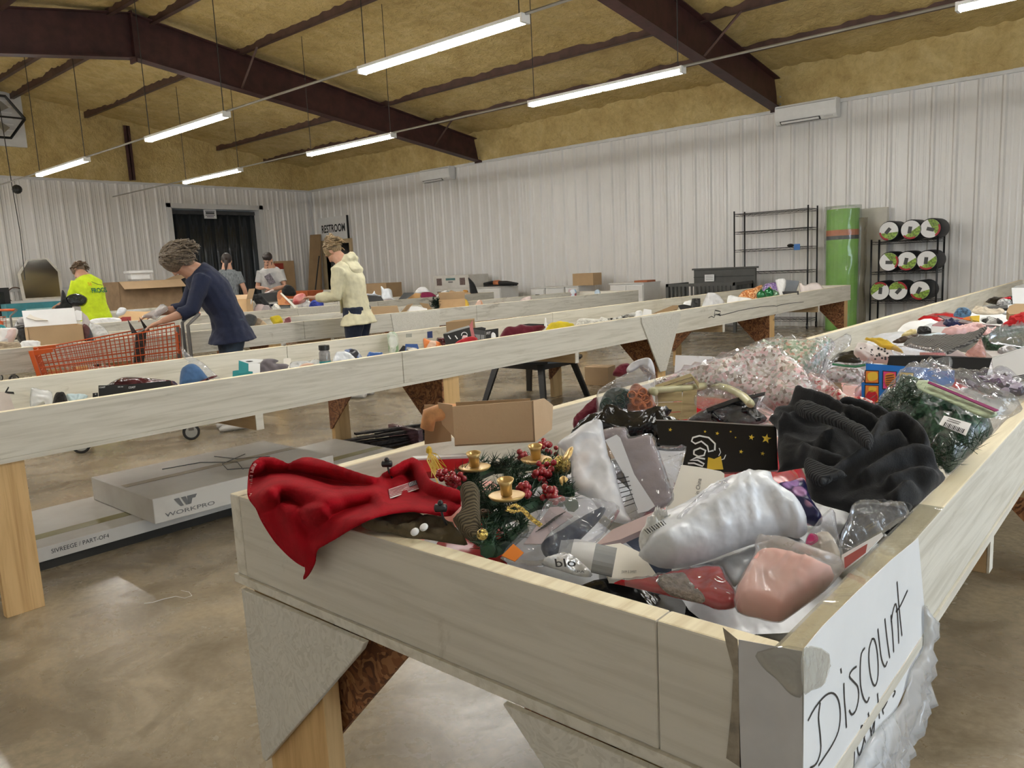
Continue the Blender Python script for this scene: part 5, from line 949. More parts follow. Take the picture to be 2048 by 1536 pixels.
# ---- farther along the table
S1('dotted_tissue_box', 'white rounded box with black dots near the yellow packet', 'box', M('dotted_card', (.78, .70, .68), .4), f_([(298, 765), (320, 692), (372, 652), (690, 740), (680, 855), (420, 845)]), .82, 60, .05)
dt = plane(*f_([(420, 845)])[0], .82, 60); q = MB()
for k in range(26): x, y = f_([(330+rnd.uniform(0, 330), 700+rnd.uniform(0, 120))])[0]; q.lathe([(.004, 0), (.004, .0012)], 8, on(x, y, dt[0]+dt[1]*.053, dt[1]), dt[1])
o = [x for x in COL.objects if x.name == 'dotted_tissue_box'][0]; obj('printed_dots', q, INK, o)
for nm, lab, ct, m, pts, z, tl, th, kd, kw in (
    ('yellow_packet', 'yellow soft packet on top of the dotted box', 'packet', YEL, [(405, 612), (480, 605), (590, 622), (730, 690), (810, 752), (700, 722), (590, 702), (500, 640)], .86, 40, .025, 'puff', {}),
    ('clear_film_pack', 'clear film pack draped beside the yellow packet', 'packet', FILM, [(560, 620), (740, 680), (960, 700), (1230, 745), (1220, 790), (980, 780), (760, 770)], .85, 35, .03, 'puff', dict(wr=.02, wf=20)),
    ('red_white_box', 'narrow red box with a white stripe in front of the grey mat', 'box', REDP, [(975, 745), (1240, 748), (1245, 775), (975, 778)], .84, 60, .03, 'slab', {}),
    ('yellow_crumpled_bag', 'crumpled pale yellow bag against the far side board', 'plastic bag', M('pale_yellow_bag', (.72, .60, .28), .4), [(780, 600), (830, 550), (930, 518), (940, 560), (860, 600)], .82, 45, .03, 'puff', {}),
    ('black_visor', 'black moulded visor standing by the far side board', 'visor', BLACK, [(930, 560), (945, 545), (960, 488), (1050, 484), (1098, 522), (1092, 560)], .83, 62, .03, 'puff', {}),
    ('brown_leather_strip', 'dark brown strip under the black visor', 'strip', M('dark_brown', (.05, .028, .015), .5), [(690, 640), (800, 600), (950, 550), (940, 590), (800, 650)], .815, 35, .015, 'puff', {}),
    ('ribbed_grey_mat', 'grey ribbed mat curling up over the heap', 'mat', ribbed('grey_ribbed_mat', (.20, .19, .18), 500, (0, 0, .8)), [(808, 672), (880, 605), (960, 590), (1150, 575), (1300, 568), (1500, 548), (1672, 480), (1600, 585), (1500, 660), (1350, 725), (1250, 768), (1000, 722)], .83, 30, .02, 'puff', dict(wr=.008, edge=.15)),
    ('pale_blue_leaflet', 'pale blue leaflet under the grey ribbed mat', 'leaflet', M('pale_blue_paper', (.50, .60, .68), .5), [(855, 655), (960, 572), (1160, 540), (1240, 548), (1120, 580), (960, 620)], .845, 22, .004, 'slab', {}),
    ('pink_wrapped_pack', 'pink tissue pack in clear wrap beyond the grey mat', 'packet', M('pale_pink_tissue', (.74, .45, .44), .35, 0, .1, 12), [(1185, 565), (1300, 505), (1560, 450), (1650, 505), (1790, 515), (1700, 570), (1500, 550), (1350, 580)], .84, 20, .03, 'puff', dict(wr=.02, wf=20)),
    ('maroon_book', 'maroon hardback lying on a white box', 'book', M('maroon_cover', (.20, .02, .03), .4), [(1103, 462), (1226, 402), (1260, 410), (1240, 475), (1110, 474)], .865, 30, .015, 'slab', {}),
    ('white_flat_box', 'white flat box carrying the maroon book', 'box', PAPERW, [(1092, 474), (1250, 480), (1290, 520), (1190, 545), (1095, 535)], .84, 60, .05, 'slab', {}),
    ('navy_satin_cloth', 'navy satin cloth bunched beside the maroon book', 'cloth', M('navy_satin', (.012, .015, .10), .35, 0, .3, 20), [(1218, 470), (1240, 412), (1340, 420), (1450, 470), (1330, 484)], .86, 45, .03, 'puff', dict(wr=.02)),
    ('long_magazine', 'long dark magazine lying open across the heap', 'magazine', M('mauve_print', (.20, .12, .13), .4, 0, .4, 30), [(1160, 362), (1330, 386), (1480, 420), (1560, 440), (1800, 472), (1620, 466), (1400, 436), (1230, 402)], .87, 20, .006, 'slab', {}),
    ('blue_striped_tub', 'blue and white tub near the far side board', 'tub', M('blue_label', (.10, .22, .38), .4, 0, .5, 50), [(1322, 372), (1345, 315), (1375, 290), (1450, 285), (1495, 315), (1508, 345), (1480, 385), (1400, 388)], .835, 66, .05, 'puff', {}),
    ('yellow_snack_box', 'yellow and orange snack box behind the long magazine', 'box', YEL, [(1490, 372), (1592, 364), (1588, 425), (1520, 412)], .85, 66, .05, 'slab', {}),
    ('orange_snack_box', 'orange box beside the yellow snack box', 'box', ORG, [(1418, 392), (1488, 372), (1518, 412), (1450, 410)], .85, 64, .04, 'slab', {}),
    ('red_shirt', 'bright red shirt crumpled near the brown carton', 'shirt', M('bright_red_cloth', (.50, .008, .012), .85), [(1815, 478), (1880, 430), (1900, 390), (2000, 355), (2110, 345), (2110, 490), (1950, 462)], .84, 36, .05, 'puff', dict(wr=.03)),
    ('dark_green_film_pack', 'dark green pack in shiny wrap at the near side of the heap', 'packet', GRN, [(1595, 622), (1700, 570), (1830, 540), (2110, 515), (2110, 715), (1700, 722), (1640, 692)], .84, 34, .05, 'puff', dict(wr=.03)),
    ('shiny_clear_wrap', 'shiny clear wrap stretched over the dark green pack', 'plastic film', FILM, [(1690, 600), (1830, 530), (2110, 505), (2110, 690), (1900, 670), (1720, 650)], .865, 34, .06, 'puff', dict(wr=.04, wf=26)),
    ('cardboard_carton', 'brown cardboard carton half buried beyond the red shirt', 'carton', CARD, [(1868, 322), (1895, 268), (1960, 243), (2110, 246), (2110, 350), (1900, 352)], .84, 64, .12, 'slab', {}),
    ('tall_white_box', 'tall white box standing in the far part of the heap', 'box', PAPERW, [(1920, 80), (2110, 80), (2110, 250), (1932, 242)], .84, 82, .10, 'slab', {}),
    ('black_flat_pack', 'flat black pack near the tall white box', 'packet', BLACK, [(1655, 272), (1880, 258), (1885, 290), (1700, 292)], .84, 30, .02, 'slab', {}),
    ('red_gadget', 'small red gadget with a black knob near the tall white box', 'gadget', REDP, [(1795, 205), (1850, 190), (1912, 184), (1912, 206), (1850, 212)], .85, 50, .03, 'puff', {}),
    ('silver_pack', 'silver and white pack below the small red gadget', 'packet', M('silver_print', (.5, .5, .5), .3, .3, .5, 60), [(1765, 250), (1810, 212), (1910, 210), (1915, 245), (1850, 258)], .845, 40, .03, 'puff', {}),
    ('beige_paper_pile', 'loose beige paper sheets behind the blue tub', 'paper', M('beige_paper', (.60, .52, .40), .7, 0, .2, 30), [(1510, 320), (1560, 288), (1700, 300), (1840, 310), (1830, 345), (1700, 358), (1560, 352)], .84, 18, .02, 'puff', dict(wr=.015)),
    ('black_white_tangle', 'black and white printed pouch next to the red shirt', 'pouch', speckle('bw_print', [(.02, .02, .02), (.7, .7, .68), (.05, .05, .05), (.5, .5, .5)], 30, .4), [(1600, 412), (1700, 385), (1800, 420), (1830, 450), (1700, 452), (1640, 440)], .845, 30, .025, 'puff', {}),
    ('pink_cellophane_cone', 'pink cellophane cone in front of the white product box', 'packet', film('pink_film', (.95, .75, .72), .35, .1, 12, (.75, .45, .42)), [(1440, 772), (1540, 690), (1602, 618), (1640, 700), (1660, 790), (1600, 812)], .84, 50, .04, 'puff', {}),
    ('small_white_box', 'small white box lying between the cone and the green pack', 'box', PAPERW, [(1650, 735), (1800, 728), (1830, 770), (1720, 790)], .845, 50, .04, 'slab', {}),
    ('silver_pouch', 'shiny silver pouch leaning on the white product box', 'pouch', M('silver_foil', (.6, .6, .62), .2, .6, .2, 20, .6, 30, .01), [(1770, 745), (1850, 685), (1960, 712), (1990, 745), (1850, 775)], .85, 50, .03, 'puff', {})):
    S1(nm, lab, ct, m, f_(pts), z, tl, th, kd, **kw)
# ---- filler layer: packets buried in the bed of each table
def wpack(name, label, cat, m, cx, cy, z, L, W, th, yaw, tx, ty, group, sq=3.2, wr=.012):
    n = unit(np.array([tx, ty, 1.])); P0 = np.array([cx, cy, z]); e1 = unit(np.array([math.cos(yaw), math.sin(yaw), 0])-n*np.dot(n, np.array([math.cos(yaw), math.sin(yaw), 0]))); e2 = np.cross(n, e1)
    SEED[0] += 1; sd = SEED[0]*3.7; N, K = 18, 5; mb = MB(); top = []; bot = []
    for j in range(K):
        t = 1-(j+1)/K if j < K-1 else .0
        rr = 1-j/K
        for k in range(N):
            a_ = 2*math.pi*k/N; cx_, sy_ = math.cos(a_), math.sin(a_); s_ = (abs(cx_)**sq+abs(sy_)**sq)**(-1/sq)*rr; u, v = L/2*cx_*s_, W/2*sy_*s_
            h = th*(1-rr**2.5)**.5+(wr*noise.noise(Vector((u*22, v*22, sd))) if j else 0); top.append(P0+e1*u+e2*v+n*h); bot.append(P0+e1*u+e2*v-n*th*.3*(1-rr**2.5)**.5)
    cT, cB = len(top), len(top)+1+len(bot)
    V = top+[P0+n*th]+bot+[P0-n*th*.3]; F = []
    for o, s in ((0, 1), (len(top)+1, -1)):
        for j in range(K-1):
            for k in range(N):
                f = (o+j*N+k, o+j*N+(k+1) % N, o+(j+1)*N+(k+1) % N, o+(j+1)*N+k); F.append(f if s > 0 else f[::-1])
        for k in range(N): f = (o+(K-1)*N+k, o+(K-1)*N+(k+1) % N, cT if s > 0 else cB); F.append(f if s > 0 else f[::-1])
    for k in range(N): F.append((k, len(top)+1+k, len(top)+1+(k+1) % N, (k+1) % N))
    mb.add(V, F); return solo(name, label, cat, mb, m, group, smooth=True)
KINDS = [('black_poly_mailer', 'crumpled black plastic mailer buried in ', BLACKP), ('grey_poly_mailer', 'grey plastic mailer buried in ', GREYP), ('white_poly_mailer', 'white plastic mailer buried in ', WHITEP), ('kraft_packet', 'brown kraft packet buried in ', CARD), ('red_packet', 'glossy red packet buried in ', REDP), ('navy_cloth_bundle', 'navy cloth bundle buried in ', NAVYC), ('grey_cloth_bundle', 'taupe cloth bundle buried in ', TAUPE), ('clear_packet', 'hazy clear plastic packet buried in ', FILMH), ('pink_packet', 'pale pink packet buried in ', PINKP), ('green_packet', 'dark green packet buried in ', GRN), ('white_box', 'thin white carton buried in ', PAPERW)]
def fill(x0, x1, y0, y1, n, z0, z1, where, seed, size=(.22, .36), rot=0, org_=None):
    r = random.Random(seed)
    for i in range(n):
        k = KINDS[r.choice([0, 0, 1, 2, 2, 3, 4, 5, 6, 7, 7, 8, 9, 10])]; x, y = r.uniform(x0, x1), y0+(y1-y0)*(i+r.random())/n
        if rot: dx, dy_ = x-org_[0], y-org_[1]; x, y = org_[0]+dx*math.cos(rot)-dy_*math.sin(rot), org_[1]+dx*math.sin(rot)+dy_*math.cos(rot)
        wpack(k[0], k[1]+where, 'packet', k[2], x, y, r.uniform(z0, z1), r.uniform(*size), r.uniform(*size)*.75, r.uniform(.03, .06), r.uniform(0, 6.3), r.uniform(-.25, .25), r.uniform(-.35, .05), 'packets buried in '+where)
fill(-1.30, -.50, 1.08, 4.2, 46, .655, .715, 'the heaped front table', 3); fill(-1.28, -.52, 4.2, 10.8, 60, .66, .76, 'the heaped front table', 4)
for nm, lab, m, x, y, L, W in (('printed_paper', 'white printed sheet lying in the front of the bin', PAPERW, -1.05, 1.0, .22, .2), ('grey_mailer_flat', 'flat grey mailer on the bin floor', GREYP, -.75, 1.02, .34, .22)): wpack(nm, lab, 'packet', m, x, y, .665, L, W, .02, .4, 0, -.1, None)
fill(-1.3, -.5, 1.0, 1.25, 9, .64, .665, 'the front end of the heaped table', 31, (.24, .34))
# ---- handwritten sign and packing tape on the corner
SP = (np.array([-.2905, 1, .7]), np.array([1., 0, 0])); EP = (np.array([-.6, .798, .7]), np.array([0, -1., 0]))
sg = solo('paper_sign', 'white paper sign handwritten in black marker taped to the table corner', 'sign', slab(d([(600, 850), (700, 728), (900, 528), (1100, 342), (1252, 218), (1285, 600), (1282, 850), (1130, 1190), (1040, 1700), (590, 1700)]), SP, .0008), M('daylight_tint_paper', (.80, .82, .84), .45, 0, .03))  # blue cast of the daylight is put into the paper colour
STK = [[(690, 1160), (680, 1250), (690, 1350), (692, 1440), (668, 1510), (632, 1535)], [(620, 1265), (660, 1190), (720, 1120), (765, 1108), (795, 1150), (805, 1230), (795, 1320), (760, 1400), (715, 1470), (680, 1522)], [(825, 1050), (828, 1140), (835, 1220), (840, 1305)], [(807, 965), (811, 992)], [(897, 955), (872, 975), (857, 1010), (880, 1040), (905, 1072), (910, 1130), (896, 1200), (872, 1230), (856, 1205)], [(945, 848), (926, 880), (919, 960), (921, 1060), (936, 1130), (956, 1160), (971, 1130)], [(987, 796), (971, 850), (969, 930), (981, 1020), (1001, 1065), (1018, 1030), (1022, 950), (1015, 860), (1000, 800), (985, 797)], [(1020, 738), (1030, 830), (1041, 910), (1060, 955), (1074, 925)], [(1060, 680), (1072, 790), (1088, 905)], [(1095, 660), (1104, 760), (1111, 872)], [(1096, 700), (1110, 622), (1124, 598), (1134, 680), (1140, 822)], [(1130, 468), (1142, 620), (1158, 778)], [(1124, 640), (1150, 604), (1190, 518)], [(815, 1487), (870, 1400), (942, 1284)], [(880, 1380), (886, 1450), (880, 1536)], [(925, 1300), (903, 1400), (912, 1462), (930, 1420), (946, 1330), (925, 1292), (948, 1390)], [(965, 1218), (976, 1300), (986, 1368)], [(984, 1330), (1001, 1268), (992, 1370)], [(1018, 1108), (1025, 1200), (1029, 1252)], [(1048, 1200), (1074, 1152), (1062, 1142), (1046, 1190), (1052, 1226)], [(1117, 1040), (1096, 1068), (1102, 1088), (1120, 1100), (1106, 1128)]]
for st_ in STK: obj('marker_stroke', ribbon(smooth_poly(d(st_)+d(st_)[::-1], 3)[:3*(len(st_)-1)+1] if len(st_) > 2 else d(st_), SP, 3.6, .0006, .0003), INK, sg)
S2 = lambda nm, lab, m, pts, pl, th, **kw: solo(nm, lab, 'tape', puff(pts, pl, th, **kw), m, smooth=True)
S2('packing_tape', 'clear packing tape wrapped round the table corner beside the sign', FILMT, d([(330, 870), (590, 850), (592, 1110), (520, 1115), (440, 1030), (360, 960)]), EP, .004, wr=.003, wf=40, back=0); S2('packing_tape', 'clear tape strip holding the top of the paper sign', FILMT, d([(590, 850), (740, 880), (715, 1050), (640, 1092), (592, 1100)]), SP, .004, wr=.003, wf=40, back=0, off=.001)
S2('crumpled_tape', 'crumpled sheet of clear plastic hanging from the paper sign', FILMH, d([(1285, 600), (1340, 700), (1370, 790), (1320, 835), (1300, 900), (1310, 1040), (1300, 1180), (1240, 1380), (1170, 1480), (1150, 1700), (820, 1700), (900, 1500), (1000, 1330), (1150, 1170), (1210, 970), (1280, 840)]), (SP[0], SP[1]), .016, wr=.02, wf=26, res=34, off=.003)
q = MB(); q.prism([(-.332, .802, .8035), (-.292, .802, .8035), (-.292, 1.45, .8035), (-.332, 1.45, .8035)], (0, 0, .0004)); solo('rim_tape', 'clear tape laid along the top edge above the sign', 'tape', q, FILMT)
solo('folded_paper', 'paper flap of the sign, shade painted in grey, folded round the table end', 'paper', slab(d([(220, 800), (588, 868), (588, 1700), (230, 1700)]), EP, .0006), M('shaded_sign_paper', (.56, .56, .57), .6)); solo('tape_residue', 'brown tape residue strip on the table end board', 'tape', slab(d([(130, 730), (215, 800), (222, 1100), (235, 1536), (150, 1480), (180, 1200), (190, 980), (150, 830)]), EP, .0004), M('tape_residue', (.36, .31, .24), .6, 0, .3, 30))  # flap is sign paper with the shade of the table end painted in
PSC[0] = 1.0; RES[0] = 20
# ================================================================ GOODS ON THE OTHER TABLES
YELC = fabric('yellow_plush', (.72, .56, .03)); COP = speckle('copper_glitter', [(.45, .12, .03), (.7, .3, .1), (.3, .08, .03), (.8, .5, .25)], 90, .2); PGL = speckle('purple_glitter', [(.14, .07, .25), (.3, .2, .42), (.1, .05, .2), (.45, .36, .55)], 110, .3)
TEAL = M('teal_card', (.02, .25, .27), .45); FURD = M('dark_fur', (.035, .03, .028), .9, 0, .4, 40, 1, 120, .01); LBLUE = M('pale_blue_sheet', (.45, .58, .62), .4); ROYAL = M('royal_blue_film', (.02, .05, .42), .25, 0, .3, 12, .4, 30, .01); TAN = M('tan_card', (.58, .38, .20), .8, 0, .05)
FOLI = M('dark_foliage', (.010, .035, .020), .5, 0, .4, 30); BLUEC = M('denim_blue_cloth', (.06, .14, .30), .85, 0, .2, 8); MAUVE = fabric('mauve_grey_cloth', (.16, .14, .155)); WFLUF = M('white_fluff', (.78, .76, .70), .95, 0, .12, 25, .9, 50, .02)
def row(xp, ext, tilt, data):
    for nm, lab, ct, m, pts, th, kd, kw in data:
        kw = dict(kw); x_ = kw.pop('x', xp); tl = kw.pop('t', tilt); ex = kw.pop('e', ext); g = kw.pop('g', None)
        p2 = low(pts, ex); a_ = max(p2, key=lambda p: p[1]); item(nm, lab, ct, plane(a_[0], a_[1], None, tl, 0, x_), [(kd, nm, m, p2, th, kw)], g)
row(-3.95, 16, 72, [
    ('beige_appliance_box', 'rounded beige packaging sleeve at the near end of the white bin table', 'packaging', M('beige_sleeve', (.60, .52, .47), .6), ZP([(-60, 690), (60, 685), (135, 706), (250, 915), (-60, 950)]), .06, 'slab', dict(t=55)),
    ('black_cable_plug', 'black plug and cable resting on the beige packaging', 'cable', BLACK, ZP([(70, 690), (120, 610), (132, 618), (100, 680), (200, 685), (210, 712), (120, 705)]), .015, 'slab', dict(e=0)),
    ('clear_crumpled_bag', 'limp clear bag lying against the far board near the black fur', 'plastic bag', FILMH, ZP([(450, 660), (480, 620), (600, 650), (760, 690), (750, 800), (560, 830), (440, 790)]), .02, 'puff', dict(x=-4.4, wr=.012)),
    ('grey_box_lid', 'flat grey box lid on the floor of the white bin', 'box lid', M('grey_card', (.45, .43, .38), .7), ZP([(360, 862), (640, 818), (656, 845), (380, 895)]), .03, 'slab', {}),
    ('black_fur_bundle', 'round dark fur bundle beside the black boxes', 'fur bundle', FURD, ZP([(735, 835), (760, 780), (800, 730), (880, 705), (960, 730), (1010, 790), (1020, 830)]), .08, 'puff', dict(wr=.02)),
    ('pale_blue_sheet', 'pale blue plastic sheet behind the fur bundle', 'plastic sheet', LBLUE, ZP([(960, 745), (1100, 720), (1290, 745), (1120, 795)]), .02, 'puff', dict(x=-4.15, t=50)),
    ('maroon_film_pack', 'maroon pack in shiny film lying behind the black boxes', 'packet', M('maroon_film', (.10, .02, .025), .18, 0, .4, 8, .4, 20, .02), ZK([(850, 1310), (960, 1262), (1080, 1245), (1300, 1262), (1430, 1280), (1500, 1290), (1730, 1240), (1760, 1250), (1400, 1320), (1100, 1330)]), .06, 'puff', dict(x=-4.05, e=10)),
    ('blue_cloth_bag', 'blue cloth in a clear bag rising against the far board', 'packaged cloth', BLUEC, ZO([(180, 745), (195, 640), (240, 575), (320, 548), (420, 580), (560, 660), (545, 705), (240, 745)]), .07, 'puff', dict(x=-4.2)),
    ('clear_bag_corner', 'tall clear bag corner stretched over the blue cloth', 'plastic bag', FILM, ZO([(190, 345), (215, 335), (300, 430), (470, 530), (600, 610), (685, 690), (600, 705), (420, 620), (240, 470)]), .03, 'puff', dict(x=-4.15, wr=.03, wf=26, e=6)),
    ('lower_teal_box', 'lower teal box with a dark cap in front of the tissue carton', 'box', TEAL, ZO([(840, 632), (905, 622), (1090, 640), (1085, 670), (838, 685)]), .08, 'slab', {}),
    ('mauve_cloth', 'mauve grey cloth spilling over the tissue carton', 'cloth', MAUVE, ZO([(1050, 630), (1170, 560), (1200, 492), (1330, 480), (1412, 508), (1375, 540), (1540, 560), (1400, 610), (1200, 640)]), .04, 'puff', dict(wr=.02)),
    ('tiny_carton', 'tiny beige carton behind the mauve cloth', 'carton', WARMW, ZO([(1470, 480), (1520, 470), (1562, 478), (1565, 530), (1475, 535)]), .05, 'slab', dict(x=-4.1)),
    ('bubble_clutter', 'clear bubbly plastic clutter beside the black lidded jar', 'plastic', FILMH, ZO([(1550, 540), (1640, 510), (1800, 505), (1860, 485), (1940, 500), (1930, 550), (1600, 585)]), .03, 'puff', dict(wr=.03, wf=40)),
    ('pink_paper', 'thin salmon paper strip along the near edge of the white bin', 'paper', M('salmon_paper', (.62, .40, .30), .6), ZO([(1560, 585), (1700, 550), (1830, 540), (1830, 560), (1600, 600)]), .01, 'puff', dict(x=-3.5)),
    ('white_carrier_bag', 'white carrier bag slumped beside the black lidded jar', 'plastic bag', WHITEP, ZN([(500, 760), (560, 680), (640, 655), (800, 690), (930, 750), (640, 795)]), .06, 'puff', dict(wr=.02)),
    ('blue_print_pouch', 'black and blue printed pouch on the white carrier bag', 'pouch', speckle('black_blue_print', [(.02, .02, .025), (.03, .03, .04), (.05, .12, .35), (.5, .5, .5)], 24, .3), ZN([(700, 655), (760, 625), (815, 612), (920, 650), (1020, 725), (900, 745)]), .05, 'puff', dict(x=-4.05)),
    ('blue_bottle', 'blue bottle lying on its side past the printed pouch', 'bottle', M('blue_bottle', (.02, .10, .35), .3), ZN([(1040, 705), (1080, 668), (1160, 672), (1250, 668), (1310, 690), (1240, 715)]), .05, 'puff', {}),
    ('green_white_bag', 'green and white produce bag hanging against the far board', 'plastic bag', speckle('green_white_print', [(.45, .52, .42), (.7, .72, .68), (.25, .40, .22), (.62, .66, .58)], 16, .4), ZN([(1370, 395), (1400, 358), (1490, 352), (1550, 450), (1545, 585), (1475, 665), (1415, 655), (1385, 520)]), .06, 'puff', dict(x=-4.42, wr=.02)),
    ('black_sleeve_pack', 'black sleeve leaning on a white barcode card', 'packet', BLACK, ZN([(1455, 668), (1620, 560), (1662, 568), (1640, 660)]), .03, 'slab', {}),
    ('barcode_card', 'white card with thick black stripes beside the black sleeve', 'card', speckle('stripe_card', [(.8, .8, .78), (.75, .75, .72), (.03, .03, .03), (.8, .8, .78)], 30, .5), ZN([(1640, 655), (1680, 580), (1840, 600), (1800, 645)]), .02, 'slab', {}),
    ('blue_flat_box', 'flat blue box behind the striped card', 'box', M('blue_card', (.03, .10, .35), .4), ZN([(1640, 560), (1660, 535), (1850, 535), (1900, 570), (1700, 580)]), .04, 'slab', dict(x=-4.1)),
    ('orange_snack_bag', 'orange and white snack bag beside the red cloth', 'packet', speckle('orange_snack', [(.72, .25, .06), (.8, .74, .66), (.7, .18, .03), (.75, .35, .12)], 14, .3), ZM([(190, 600), (215, 560), (290, 590), (440, 620), (470, 650), (330, 700), (240, 705)]), .05, 'puff', {}),
    ('red_cloth', 'bright red cloth in front of the black ring box', 'cloth', M('red_cotton', (.45, .01, .02), .8), ZM([(320, 690), (520, 640), (700, 600), (900, 530), (990, 590), (800, 620), (500, 670)]), .04, 'puff', dict(x=-3.6, wr=.02)),
    ('dark_red_bottles', 'row of dark red bottles half hidden by the black ring box', 'bottles', M('dark_red_glass', (.10, .01, .015), .25, 0, .4, 30), ZM([(385, 570), (470, 550), (600, 560), (590, 640), (450, 640)]), .05, 'puff', dict(x=-3.9)),
    ('pink_flower', 'pale pink paper flower leaning on the black ring box', 'paper flower', M('pale_pink_paper', (.78, .58, .58), .6), ZM([(745, 585), (765, 540), (800, 518), (845, 540), (850, 575), (790, 600)]), .02, 'puff', dict(x=-3.55)),
    ('red_white_pennant', 'pointed red and white card standing beside the black ring box', 'card', M('red_pink_card', (.55, .16, .16), .5), ZM([(860, 385), (918, 290), (925, 420), (960, 560), (910, 560), (890, 440)]), .008, 'slab', dict(x=-3.8, e=4)),
    ('white_paper_scrap', 'white crumpled paper scraps on the near edge', 'paper', PAPERW, ZM([(1050, 570), (1120, 545), (1180, 560), (1190, 500), (1225, 480), (1255, 520), (1245, 560), (1100, 590)]), .03, 'puff', dict(x=-3.55, wr=.02)),
    ('maroon_shirt', 'maroon shirt crumpled behind the yellow cushion', 'shirt', MAROON, ZM([(1290, 535), (1360, 450), (1440, 388), (1540, 390), (1620, 355), (1760, 378), (1960, 375), (1940, 440), (1600, 490)]), .06, 'puff', dict(wr=.03)),
    ('black_tray', 'black plastic tray lying on the maroon shirt', 'tray', BLACK, ZM([(1600, 362), (1740, 345), (1980, 352), (2030, 365), (1960, 385), (1760, 388)]), .02, 'slab', dict(x=-4.05, e=2)),
    ('yellow_cushion', 'round yellow plush cushion propped on the near edge', 'cushion', YELC, ZU([(280, 965), (330, 920), (420, 870), (520, 838), (620, 830), (720, 850), (795, 892), (600, 930)]), .08, 'puff', dict(x=-3.7, wr=.006)),
    ('white_lace_cloth', 'white lace cloth trailing along the near edge', 'cloth', WFLUF, ZU([(745, 870), (790, 820), (850, 795), (980, 778), (1150, 790), (1190, 755), (1280, 780), (1400, 765), (1500, 738), (1665, 690), (1665, 760), (1400, 795), (1180, 840), (900, 890)]), .05, 'puff', dict(x=-3.6, wr=.03, wf=30)),
    ('white_crumpled_paper', 'crumpled white paper beside the long brown carton', 'paper', PAPERW, ZU([(1665, 745), (1680, 695), (1760, 670), (1790, 700), (1770, 745)]), .05, 'puff', dict(x=-3.6, wr=.03)),
    ('white_small_carton', 'small white carton at the end of the long brown carton', 'carton', PAPERW, ZU([(1778, 690), (1810, 640), (1925, 655), (1925, 710), (1790, 720)]), .06, 'slab', dict(x=-3.65)),
    ('long_brown_carton', 'long narrow brown carton lying along the white bin table', 'carton', CARDD, ZQ([(5, 395), (220, 345), (278, 343), (265, 375), (20, 422)]), .09, 'slab', dict(x=-3.65, e=8)),
    ('black_board', 'glossy black board lying past the long carton', 'board', BLACK, ZQ([(270, 345), (330, 335), (410, 350), (395, 372), (300, 370)]), .02, 'slab', dict(x=-3.8, e=4)),
    ('black_square_case', 'black rounded square case standing in the bin', 'case', BLACK, ZQ([(402, 345), (406, 296), (420, 280), (482, 278), (492, 292), (486, 340)]), .05, 'puff', dict(x=-3.95)),
    ('white_mesh_bag', 'white translucent crumpled bag beside the black case', 'plastic bag', FROST, ZQ([(470, 355), (495, 300), (550, 240), (580, 220), (640, 228), (690, 265), (765, 305), (700, 335), (600, 360)]), .07, 'puff', dict(x=-3.7, wr=.04, wf=18)),
    ('white_tray_paper', 'white paper sheets behind the mesh bag', 'paper', PAPERW, ZQ([(755, 300), (762, 252), (860, 262), (1000, 285), (960, 310), (800, 320)]), .03, 'puff', dict(x=-3.75)),
    ('white_pillowcase', 'white rolled pillowcase behind the black case', 'pillowcase', PAPERW, ZQ([(325, 325), (370, 300), (410, 298), (405, 330), (380, 378), (330, 350)]), .04, 'puff', dict(x=-4.1)),
    ('copper_glitter_bag', 'bag of copper glitter ornaments rising from the bin', 'ornament bag', COP, ZQ([(832, 232), (900, 208), (1000, 180), (1060, 152), (1098, 155), (1045, 212), (965, 255), (860, 250)]), .06, 'puff', dict(x=-3.95)),
    ('purple_glitter_cushion', 'purple glitter cushion behind the green baubles', 'cushion', PGL, ZQ([(1085, 185), (1110, 150), (1160, 128), (1240, 120), (1292, 160), (1290, 195), (1180, 205)]), .06, 'puff', dict(x=-4.1)),
    ('yellow_toy', 'small yellow toy piece above the green baubles', 'toy', YEL, ZQ([(1130, 192), (1170, 160), (1215, 185), (1190, 200)]), .04, 'puff', dict(x=-3.95)),
    ('grey_padded_pack', 'grey padded pack leaning at the far end of the bin', 'packet', M('slate_fabric', (.20, .22, .25), .7), ZQ([(1285, 200), (1330, 98), (1455, 106), (1400, 205)]), .06, 'slab', dict(x=-3.9)),
    ('white_striped_towel', 'white striped towel folded on the grey padded pack', 'towel', PAPERW, ZQ([(1225, 120), (1240, 90), (1330, 98), (1290, 195), (1270, 190)]), .05, 'puff', dict(x=-3.95)),
    ('black_rail_piece', 'black slotted rail lying along the near edge', 'rail', BLACK, ZQ([(1290, 210), (1450, 205), (1452, 222), (1300, 226)]), .02, 'slab', dict(x=-3.5, e=3)),
    ('red_trim_blanket', 'white blanket with red trim at the far corner of the bin', 'blanket', M('white_red_blanket', (.74, .66, .64), .85), ZQ([(1455, 125), (1468, 118), (1510, 150), (1570, 126), (1650, 132), (1745, 172), (1740, 200), (1500, 205)]), .06, 'puff', dict(x=-3.7))])
def black_box(name, label, pts, xp, txt, tq, tilt=74):
    a_ = max(low(pts, 16), key=lambda p: p[1]); P = plane(a_[0], a_[1], None, tilt, 0, xp); t = solo(name, label, 'box', slab(low(pts, 16), P, .09), BLACK)
    for s_, qd in zip(txt, tq): text4(t, s_, qd, P, PAPERW, bold=.01)
    return t
black_box('flashlight_box', 'black printed box with white lettering nearest the fur bundle', ZP([(1440, 592), (1868, 578), (1872, 685), (1442, 722)]), -3.75, ['COAST', 'LED-100'], [ZP([(1452, 608), (1540, 604), (1540, 628), (1452, 632)]), ZP([(1725, 606), (1800, 604), (1800, 618), (1725, 620)])])
